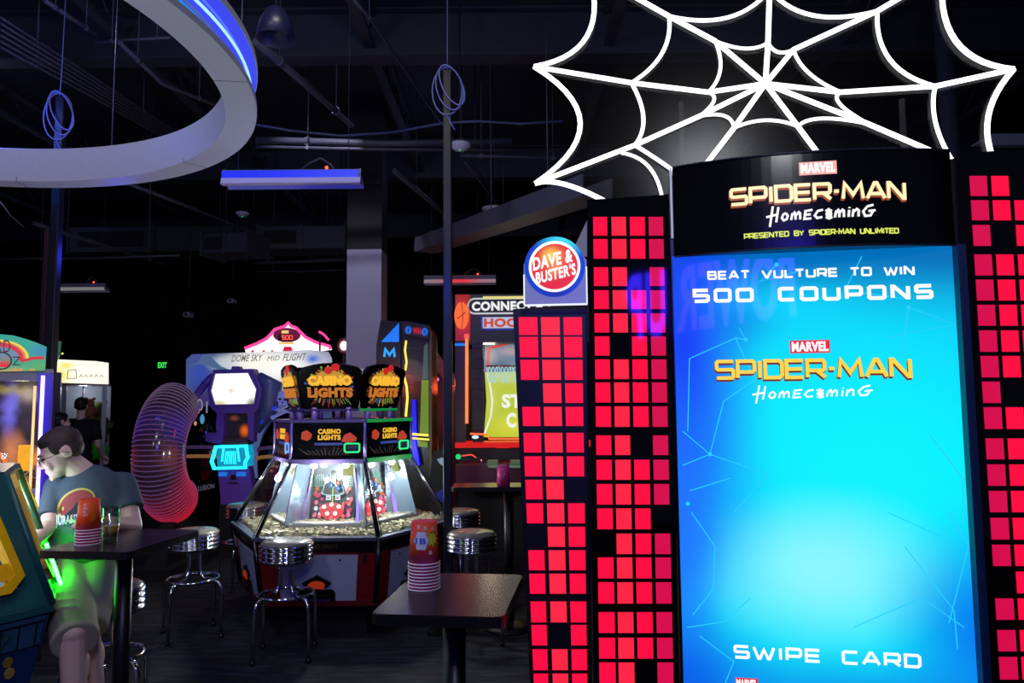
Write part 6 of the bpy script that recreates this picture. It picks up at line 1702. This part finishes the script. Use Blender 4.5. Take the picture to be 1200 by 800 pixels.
mb = MB(); mb.tube([FH.H(551, 508, -.03), FH.H(571, 509, -.04), FH.H(573, 514, -.04), FH.H(650, 514, -.04)], .012, 6); mb.obj('red_neon', glow('lip_neon', (1, .1, .03, 1), 2), t)
mb = MB(); a = FH.H(557, 512, -.05); mb.ell(a, (.04, .02, .02)); mb.obj('white_lamp', glow('lamp_ice', C(200, 235, 255), 1.1), t)
mb = MB(); mb.box(xL, xR, .05, 1.7, 0, zb_-.04); mb.obj('lower_cabinet', plain('hoops_base', C(22, 18, 20), .5), t)
mb = MB(); FH.pbox(mb, 582, 519, 598, 525, -.0, .05); o = mb.obj('red_display', glow('display_red', C(230, 14, 14), 1), t)
mb = MB(); FH.pbox(mb, 585, 520.5, 594, 523.5, -.01, -.0); mb.obj('display_core', glow('display_pale', C(255, 190, 170), 1), o)
mb = MB(); FH.poly(mb, [(534, 575), (534, 545), (613, 543), (650, 543), (650, 575)], -.5, .05); o = mb.obj('ball_return', plain('magenta_panel', C(90, 14, 52), .4), t)
mb = MB(); FH.poly(mb, [(572, 548), (572, 545), (650, 545), (650, 548)], -.53, -.49); mb.obj('return_edge', glow('edge_green_grey', C(96, 120, 100), .7), o)
mb = MB(); FH.poly(mb, [(570, 546), (571, 540), (583, 540), (583, 546)], -.5, -.3); FH.poly(mb, [(598, 545), (598, 540), (612, 540), (612, 545)], -.5, -.3); mb.obj('pale_block', glow('block_sage', C(88, 110, 82), .6), o)
mb = MB(); mb.tube([FH.H(541, 534, -.2), FH.H(548, 533, -.2), FH.H(553, 532.5, -.2), FH.H(558, 536, -.2)], .008, 5); mb.obj('red_cable_light', glow('cable_red', (1, .1, .06, 1), 1), o)
mb = MB(); mb.ell(FH.H(537, 535, -.3), .03, 12, 8); mb.obj('green_lamp', glow('green_bulb', C(30, 210, 120), 1.1), o)
mb = MB(); mb.tube([FH.H(564, 536, -.2), FH.H(565, 545, -.2)], .02, 6); mb.obj('chrome_knob', CHROME, o)
lamp('hoops_lamp', 'POINT', FH.M @ Vector((-.2, .5, 2.3)), (1, .7, .5), 5, .1)
lamp('red_spill', 'POINT', FH.M @ Vector((-1.2, -1.3, 1.9)), (1, .08, .05), 7, .15)
# ------------------------------------------------------------------ people
def blob(mb, voxel, smooth=4, name='b'):
    """one continuous surface from overlapping closed volumes"""
    me = mb.mesh(name, SATIN)
    ob = bpy.data.objects.new(name, me); COL.objects.link(ob)
    m = ob.modifiers.new('r', 'REMESH'); m.mode = 'VOXEL'; m.voxel_size = voxel; m.use_smooth_shade = True
    m = ob.modifiers.new('s', 'SMOOTH'); m.factor = .5; m.iterations = smooth
    dg = bpy.context.evaluated_depsgraph_get()
    out = bpy.data.meshes.new_from_object(ob.evaluated_get(dg))
    bpy.data.objects.remove(ob); bpy.data.meshes.remove(me)
    out.name = name
    return out
def meshobj(me, name, mats, parent):
    o = bpy.data.objects.new(name, me); COL.objects.link(o); o.parent = parent
    me.materials.clear()
    for m in (mats if isinstance(mats, (list, tuple)) else [mats]): me.materials.append(m)
    me.polygons.foreach_set('use_smooth', [True]*len(me.polygons))
    return o
def head_prims(mb, Hm):
    """head in its own space: face towards -y, z up; Hm places it"""
    M0 = mb.M
    mb.M = (M0 @ Hm) if M0 is not None else Hm
    mb.ell((0, .018, .032), (.076, .094, .084), 24, 16)
    mb.ell((0, -.028, -.028), (.060, .066, .075), 24, 16)
    mb.ell((0, -.05, -.072), (.044, .046, .040))
    mb.ell((0, -.083, -.099), (.022, .016, .016))
    mb.capsule((0, -.088, .010), (0, -.110, -.026), .0085, .0125); mb.ell((-.011, -.1, -.03), .009); mb.ell((.011, -.1, -.03), .009)
    mb.ell((0, -.078, .028), (.05, .015, .009)); 
    mb.ell((0, -.091, -.056), (.022, .0095, .0055)); mb.ell((0, -.089, -.067), (.019, .0095, .0065))
    for s in (-1, 1):
        mb.ell((s*.035, -.07, -.035), (.024, .022, .028))
        mb.ell((s*.076, .018, -.006), (.008, .017, .030)); mb.tube([(s*.079, .03+.014*math.cos(a), -.004+.028*math.sin(a)) for a in [R(-100+20*i) for i in range(14)]], .0045, 6)
    mb.M = M0
def hair_mesh(Hm, voxel=.005, length=0.0):
    mb = MB(Hm)
    mb.ell((0, .026, .038), (.0795, .092, .083), 24, 16)
    mb.ell((0, -.008, .070), (.069, .066, .050), 20, 12)
    mb.ell((0, .055, .0-length*.3), (.070, .056, .054+length), 20, 12)
    for s in (-1, 1): mb.ell((s*.066, -.014, .034), (.010, .024, .034)); mb.ell((s*.066, .045, .008), (.009, .024, .038))
    random.seed(8)
    for i in range(160):
        a = random.uniform(0, 6.28); b = random.uniform(.1, 1.35)
        mb.ell((.079*math.sin(b)*math.cos(a), .028+.092*math.sin(b)*math.sin(a), .044+.081*math.cos(b)), (.004, .004, .004), 6, 5)
    return blob(mb, voxel, 2, 'hair')
def hand_prims(mb, wrist, dirv, palm_n, side, curl=.5, s=1.0):
    """palm and five separate curled fingers; dirv = pointing way, palm_n = back of hand normal"""
    w = Vector(wrist); d = Vector(dirv).normalized(); n = Vector(palm_n); n = (n-d*n.dot(d)).normalized(); x = d.cross(n)*side
    P = lambda a, b, c: w + x*a*s + d*b*s + n*c*s
    mb.capsule(P(0, -.02, 0), P(0, .03, 0), .026*s, .027*s)
    for k, (a, L) in enumerate(((-.028, .066), (-.0095, .074), (.0095, .07), (.027, .056))):
        mb.capsule(P(a*.6, .015, 0), P(a, .078, 0), .0135*s, .0115*s)
        p = P(a, .078, 0); ang = 0
        for j, (l, r0_, r1_) in enumerate(((.42, .0095, .009), (.32, .009, .0082), (.26, .0082, .0072))):
            ang += curl*(.5+.35*j); q = p + (d*math.cos(ang) - n*math.sin(ang))*L*l*s
            mb.capsule(p, q, r0_*s, r1_*s, 10); p = q
    t0 = P(-.026, .015, -.008); t1 = P(-.052, .042, -.018); t2 = P(-.056, .07, -.026); t3 = P(-.050, .092, -.032)
    mb.capsule(t0, t1, .014*s, .0115*s); mb.capsule(t1, t2, .0112*s, .0098*s); mb.capsule(t2, t3, .0095*s, .0082*s)

SKIN = plain('skin', C(228, 186, 172), .5, var=.07, scale=25, bump=.05)
HAIRB = plain('dark_brown_hair', C(52, 36, 32), .6, var=.5, scale=160, bump=.6)
TEE = plain('charcoal_blue_tee', C(70, 84, 98), .85, var=.12, scale=50, bump=.25)
KHAKI = plain('khaki_shorts', C(166, 158, 134), .85, var=.1, scale=40, bump=.25)

# --- seated man
hip = Vector((at(105, 500, 3.9).x, 3.88, .87))
person = thing('person', 'seated man in glasses, dark tee with red oval logo and khaki shorts', 'person', base(hip.x, hip.y, 0))
PI_ = base(hip.x, hip.y, 0).inverted()
A = lambda px, py, Y: at(px, py, Y)
neck = A(107, 552, 3.88); chest = A(104, 590, 3.87); belly = A(101, 625, 3.83)
shL = A(68, 571, 3.85); shR = A(143, 569, 3.93); elL = A(57, 617, 3.72); wrL = A(38, 638, 3.46)
elR = A(155, 616, 3.84); elR.z = max(elR.z, 1.04); wrR = A(122, 613, 3.62); wrR.z = 1.10
knL = A(86, 738, 3.42); knR = A(100, 733, 3.60); anL = Vector((knL.x+.0, knL.y+.05, .10)); anR = Vector((knR.x+.03, knR.y+.1, .10))
hpL = hip+Vector((-.08, -.02, 0)); hpR = hip+Vector((.09, .0, 0))
hc = A(71, 530, 3.78)
HM = PI_ @ Matrix.Translation(hc) @ Matrix.Rotation(R(-58), 4, 'Z') @ Matrix.Rotation(R(27), 4, 'X')
mb = MB(PI_)
mb.ell(chest, (.175, .115, .19), 24, 16); mb.ell(belly, (.165, .13, .16), 24, 16); mb.ell(hip, (.17, .13, .11), 24, 16)
mb.capsule(shL+Vector((.03, 0, 0)), shR-Vector((.03, 0, 0)), .06); mb.capsule(neck+Vector((0, 0, -.04)), hc+Vector((.022, .025, -.045)), .064, .058)
mb.capsule(neck+Vector((-.02, 0, -.03)), shL+Vector((.02, 0, .01)), .05, .05); mb.capsule(neck+Vector((.02, 0, -.03)), shR+Vector((-.02, 0, .01)), .05, .05)
mb.capsule(shL, elL, .052, .042); mb.capsule(elL, wrL, .041, .028)
mb.capsule(shR, elR, .058, .047); mb.capsule(elR, wrR, .046, .030)
mb.capsule(hpL, knL, .095, .066); mb.capsule(knL, anL, .062, .040); mb.capsule(hpR, knR, .095, .066); mb.capsule(knR, anR, .062, .040)
mb.ell(knL.lerp(anL, .3)+Vector((0, .02, 0)), (.055, .055, .1)); mb.ell(knR.lerp(anR, .3)+Vector((0, .02, 0)), (.055, .055, .1))
head_prims(mb, PI_.inverted() @ HM)
dL = (wrL-elL).normalized(); hand_prims(mb, wrL+dL*.02, dL+Vector((0, 0, -.25)), (0, -.2, 1), 1, .6)
dR = (wrR-elR).normalized(); hand_prims(mb, wrR+dR*.02, dR+Vector((-.2, 0, -.05)), (0, 0, 1), -1, .35)
body = meshobj(blob(mb, .0052, 3, 'body'), 'body', SKIN, person)
meshobj(hair_mesh(HM), 'hair', HAIRB, person)
# eyes, brows, mouth line
mb = MB(HM)
for s in (-1, 1): mb.ell((s*.029, -.0795, .004), (.0135, .010, .0065), 12, 8)
mb.obj('eyes', plain('eye_dark', C(40, 30, 30), .3), person)
mb = MB(HM)
for s in (-1, 1): mb.tube([(s*.014, -.094, .024), (s*.03, -.091, .030), (s*.048, -.078, .026)], .0035, 6)
mb.obj('eyebrows', HAIRB, person)
mb = MB(HM); mb.tube([(-.02, -.093, -.0625), (0, -.0985, -.061), (.02, -.093, -.0625)], .0016, 5); mb.obj('mouth_line', plain('lip_line', C(120, 60, 60), .5), person)
mb = MB(HM)
for s in (-1, 1):
    mb.tube([(s*.034+.0215*math.cos(a), -.103+.004*abs(math.cos(a)), .0+.0150*math.sin(a)) for a in [2*PI*i/24 for i in range(24)]], .0014, 6, closed=True)
    mb.tube([(s*.055, -.1, .004), (s*.072, -.06, .005), (s*.083, .01, .004), (s*.083, .035, -.012)], .0016, 6)
mb.tube([(-.013, -.105, .003), (0, -.113, .007), (.013, -.105, .003)], .0014, 6)
mb.obj('glasses', plain('wire_frame', C(40, 38, 44), .3, .6), person)
mb = MB(HM)
for s in (-1, 1): mb.prism([(s*.034+.0205*math.cos(2*PI*i/20), -.1025, .0145*math.sin(2*PI*i/20)) for i in range(20)], (0, .0008, 0))
mb.obj('lenses', glass('lens', (1, 1, 1, 1), .08), person)
# shirt
mb = MB(PI_)
mb.ell(chest, (.192, .132, .2), 28, 18); mb.ell(belly, (.184, .15, .175), 28, 18); mb.ell(belly.lerp(hip, .7), (.186, .15, .13), 28, 18)
mb.capsule(shL+Vector((.03, 0, 0)), shR-Vector((.03, 0, 0)), .072)
mb.capsule(neck+Vector((-.02, 0, -.045)), shL+Vector((.02, 0, .01)), .05, .062); mb.capsule(neck+Vector((.02, 0, -.045)), shR+Vector((-.02, 0, .01)), .05, .062)
sL = shL.lerp(elL, .76); sR = shR.lerp(elR, .62)
mb.capsule(shL, shL.lerp(elL, .2), .068, .064); mb.cyl(shL, sL, .066, .062, 24); mb.capsule(shR, shR.lerp(elR, .2), .074, .074); mb.cyl(shR, sR, .074, .078, 24)
# folds
random.seed(2)
for i in range(9):
    a = belly+Vector((random.uniform(-.13, .13), -.135, random.uniform(-.1, .1))); b = a+Vector((random.uniform(-.1, .1), .0, random.uniform(-.06, .06)))
    mb.capsule(a, b, .011, .004, 8)
shirt_me = blob(mb, .0075, 5, 'shirt'); shirt = meshobj(shirt_me, 'shirt', TEE, person)
mb = MB(PI_); mb.tube([neck+Vector((.078*math.cos(a), .070*math.sin(a)-.01, -.012+.022*math.sin(a))) for a in [2*PI*i/30 for i in range(30)]], .008, 8, closed=True)
mb.obj('collar_rib', TEE, shirt)
# shorts
mb = MB(PI_)
mb.ell(hip+Vector((0, 0, -.005)), (.186, .145, .11), 24, 16)
kL = hpL.lerp(knL, 1.07)+Vector((0, .01, -.03)); kR = hpR.lerp(knR, 1.03)
mb.capsule(hpL, hpL.lerp(knL, .4), .112, .104); mb.cyl(hpL, kL, .11, .098, 28); mb.capsule(hpR, hpR.lerp(knR, .4), .112, .104); mb.cyl(hpR, kR, .11, .098, 28)
for i in range(6):
    t_ = .35+.1*i; p = hpL.lerp(knL, t_)+Vector((-.02, -.06, .068)); mb.capsule(p+Vector((-.05, 0, -.01)), p+Vector((.06, .02, .0)), .009, .005, 8)
meshobj(blob(mb, .0075, 4, 'shorts'), 'shorts', KHAKI, person)
SHOE = plain('dark_sneaker', C(34, 34, 40), .5)
for an in (anL, anR):
    mb = MB(PI_); mb.ell(an+Vector((0, -.0, -.045)), (.045, .055, .05)); mb.capsule(an+Vector((0, -.02, -.06)), an+Vector((-.01, -.17, -.068)), .042, .034)
    o = meshobj(blob(mb, .007, 3, 'shoe'), 'shoe', SHOE, person)
    mb = MB(PI_); mb.rbox(an.x-.045, an.x+.04, an.y-.205, an.y+.05, .0, .022, .035); mb.obj('sole', plain('sole_white', C(180, 180, 180), .6), o)
# logo on the shirt: red oval with yellow edge, dark creature-like jag, white word
bvh = BVHTree.FromPolygons([v.co[:] for v in shirt_me.vertices], [p.vertices[:] for p in shirt_me.polygons])
camL = PI_ @ CAM
def onshirt(px, py, off):
    o = camL; d = ray(px, py).normalized()
    hit, nrm, _, _ = bvh.ray_cast(o, d)
    if hit is None: return None
    return hit - d*off
def decal(name, polys, mat, off, grid=10):
    """fan-filled outlines (pixel positions) laid on the cloth"""
    mb = MB()
    for pts in polys:
        q = []
        for i in range(len(pts)):
            a = pts[i]; b = pts[(i+1) % len(pts)]
            for s in (0, .5): q.append((a[0]+(b[0]-a[0])*s, a[1]+(b[1]-a[1])*s))
        cx = sum(p[0] for p in q)/len(q); cy = sum(p[1] for p in q)/len(q)
        rings = []
        for k in (1, .8, .6, .4, .2): rings.append([onshirt(cx+(p[0]-cx)*k, cy+(p[1]-cy)*k, off) for p in q])
        c = onshirt(cx, cy, off)
        if c is None or any(v is None for r_ in rings for v in r_): continue
        vs = [v for r_ in rings for v in r_]+[c]; n = len(q); fs = []
        for k in range(4):
            for i in range(n): j = (i+1) % n; fs.append((k*n+i, k*n+j, (k+1)*n+j, (k+1)*n+i))
        for i in range(n): fs.append((4*n+i, 4*n+(i+1) % n, 5*n))
        mb.add(vs, fs)
    return mb.obj(name, mat, shirt)
lc_ = (89.5, 591); ca, sa = math.cos(R(-32)), math.sin(R(-32))
def oval(rx, ry): return [(lc_[0]+rx*math.cos(t)*ca-ry*math.sin(t)*sa, lc_[1]+rx*math.cos(t)*sa+ry*math.sin(t)*ca) for t in [2*PI*i/28 for i in range(28)]]
decal('logo_edge', [oval(24.5, 17.2)], plain('logo_yellow', C(205, 190, 90), .7), .0025)
decal('logo_field', [oval(22, 15)], plain('tee_print_red', C(158, 58, 62), .8), .004)
decal('logo_shape', [[(70, 609), (77, 602), (84, 596), (89, 591), (94, 594), (93, 600), (97, 607), (88, 605), (80, 609)], [(87, 592), (92, 586), (98, 585), (104, 590), (108, 595), (104, 598), (98, 596), (92, 597)]], plain('logo_dark', C(36, 42, 54), .8), .0055)
vs, fs = text_mesh('JURASSIC PARK', .045)
x0 = min(v[0] for v in vs); x1 = max(v[0] for v in vs); y1 = max(v[1] for v in vs); mb = MB(); out = []
for v in vs:
    u = (v[0]-x0)/(x1-x0); px = 65+u*52; py = 615-u*15-(v[1]/y1)*12*(1-.25*math.sin(u*PI))+3*math.sin(u*PI)
    h_ = onshirt(px, py, .007+.001*(v[2]+.5)); out.append(h_ if h_ is not None else chest)
mb.add(out, fs); mb.obj('logo_word', plain('logo_white', C(215, 222, 228), .7), shirt)

# --- two dark figures
def standing(label, px, Y, h, top, facing, cloth, legs, arm=None, hairm=None, yaw=0, hairlen=0):
    p = at(px, 475, Y); M = base(p.x, p.y, 0, yaw); k = h/1.75
    t = thing('person', label, 'person', M)
    mb = MB(); V = lambda x, y, z: Vector((x*k, y*k, z*k))
    Hm = Matrix.Translation(V(0, -.01, 1.63)) @ Matrix.Rotation(R(facing), 4, 'Z') @ Matrix.Scale(k*.98, 4)
    def bodyp(mb, g=0, sl=1):
        mb.ell(V(0, 0, 1.28), (.165+g, .11+g, .2)); mb.ell(V(0, 0, 1.08), (.145+g, .105+g, .16)); mb.ell(V(0, 0, .95), (.165+g, .115+g, .13))
        mb.capsule(V(-.15, 0, 1.40), V(.15, 0, 1.40), .058+g)
    bodyp(mb); mb.capsule(V(0, 0, 1.40), V(0, -.01, 1.58), .056, .052)
    arms = []
    for s in (-1, 1):
        el = V(s*.24, .0, 1.12); wr = V(s*.22, -.17, .98) if not arm else V(s*.2, -.22, 1.06)
        if arm and s == -1: el = V(-.26, -.05, 1.14); wr = V(-.45, -.16, 1.06)
        mb.capsule(V(s*.185, 0, 1.40), el, .048, .040); mb.capsule(el, wr, .039, .027); arms.append((s, el, wr))
        d = (wr-el).normalized(); hand_prims(mb, wr+d*.015, d, (0, 0, 1), s, .5, k)
        mb.capsule(V(s*.09, 0, .93), V(s*.1, -.01, .5), .082, .058); mb.capsule(V(s*.1, -.01, .5), V(s*.1, .02, .09), .056, .036)
        mb.capsule(V(s*.1, .02, .06), V(s*.11, -.13, .04), .04, .034)
    head_prims(mb, Hm)
    meshobj(blob(mb, .009, 3, 'body'), 'body', SKIN, t)
    meshobj(hair_mesh(Hm, .008, hairlen), 'hair', hairm or HAIRB, t)
    mb = MB(); bodyp(mb, .018)
    for s, el, wr in arms:
        a = V(s*.185, 0, 1.40); mb.cyl(a, a.lerp(el, .75), .066, .066, 18); mb.ell(a, .066)
    meshobj(blob(mb, .011, 4, 'top'), 'shirt', cloth, t)
    mb = MB(); mb.ell(V(0, 0, .93), (.185, .135, .12))
    for s in (-1, 1): mb.capsule(V(s*.09, 0, .9), V(s*.1, -.01, .5), .1, .078); mb.cyl(V(s*.1, -.01, .5), V(s*.1, .02, .1), .075, .062, 18)
    meshobj(blob(mb, .011, 3, 'trousers'), 'trousers', legs, t)
    for s in (-1, 1):
        mb = MB(); mb.ell(V(s*.1, .03, .05), (.045, .05, .05)); mb.capsule(V(s*.1, 0, .04), V(s*.11, -.15, .036), .042, .036); meshobj(blob(mb, .008, 2, 'shoe'), 'shoe', SHOE, t)
    return t
DT = plain('black_tee', C(20, 20, 24), .85); DJ = plain('dark_jeans', C(24, 26, 34), .85); BH = plain('black_hair', C(16, 13, 14), .5)
standing('man standing far back in dark clothes, seen from behind before the crane machine', 95, 10.0, 1.79, 0, 15, DT, DJ, None, BH, 180)
standing('shorter dark haired person behind the seated man, one forearm held out', 73, 8.3, 1.60, 0, 150, DT, DJ, True, BH, 0, .03)
bpy.context.view_layer.update()
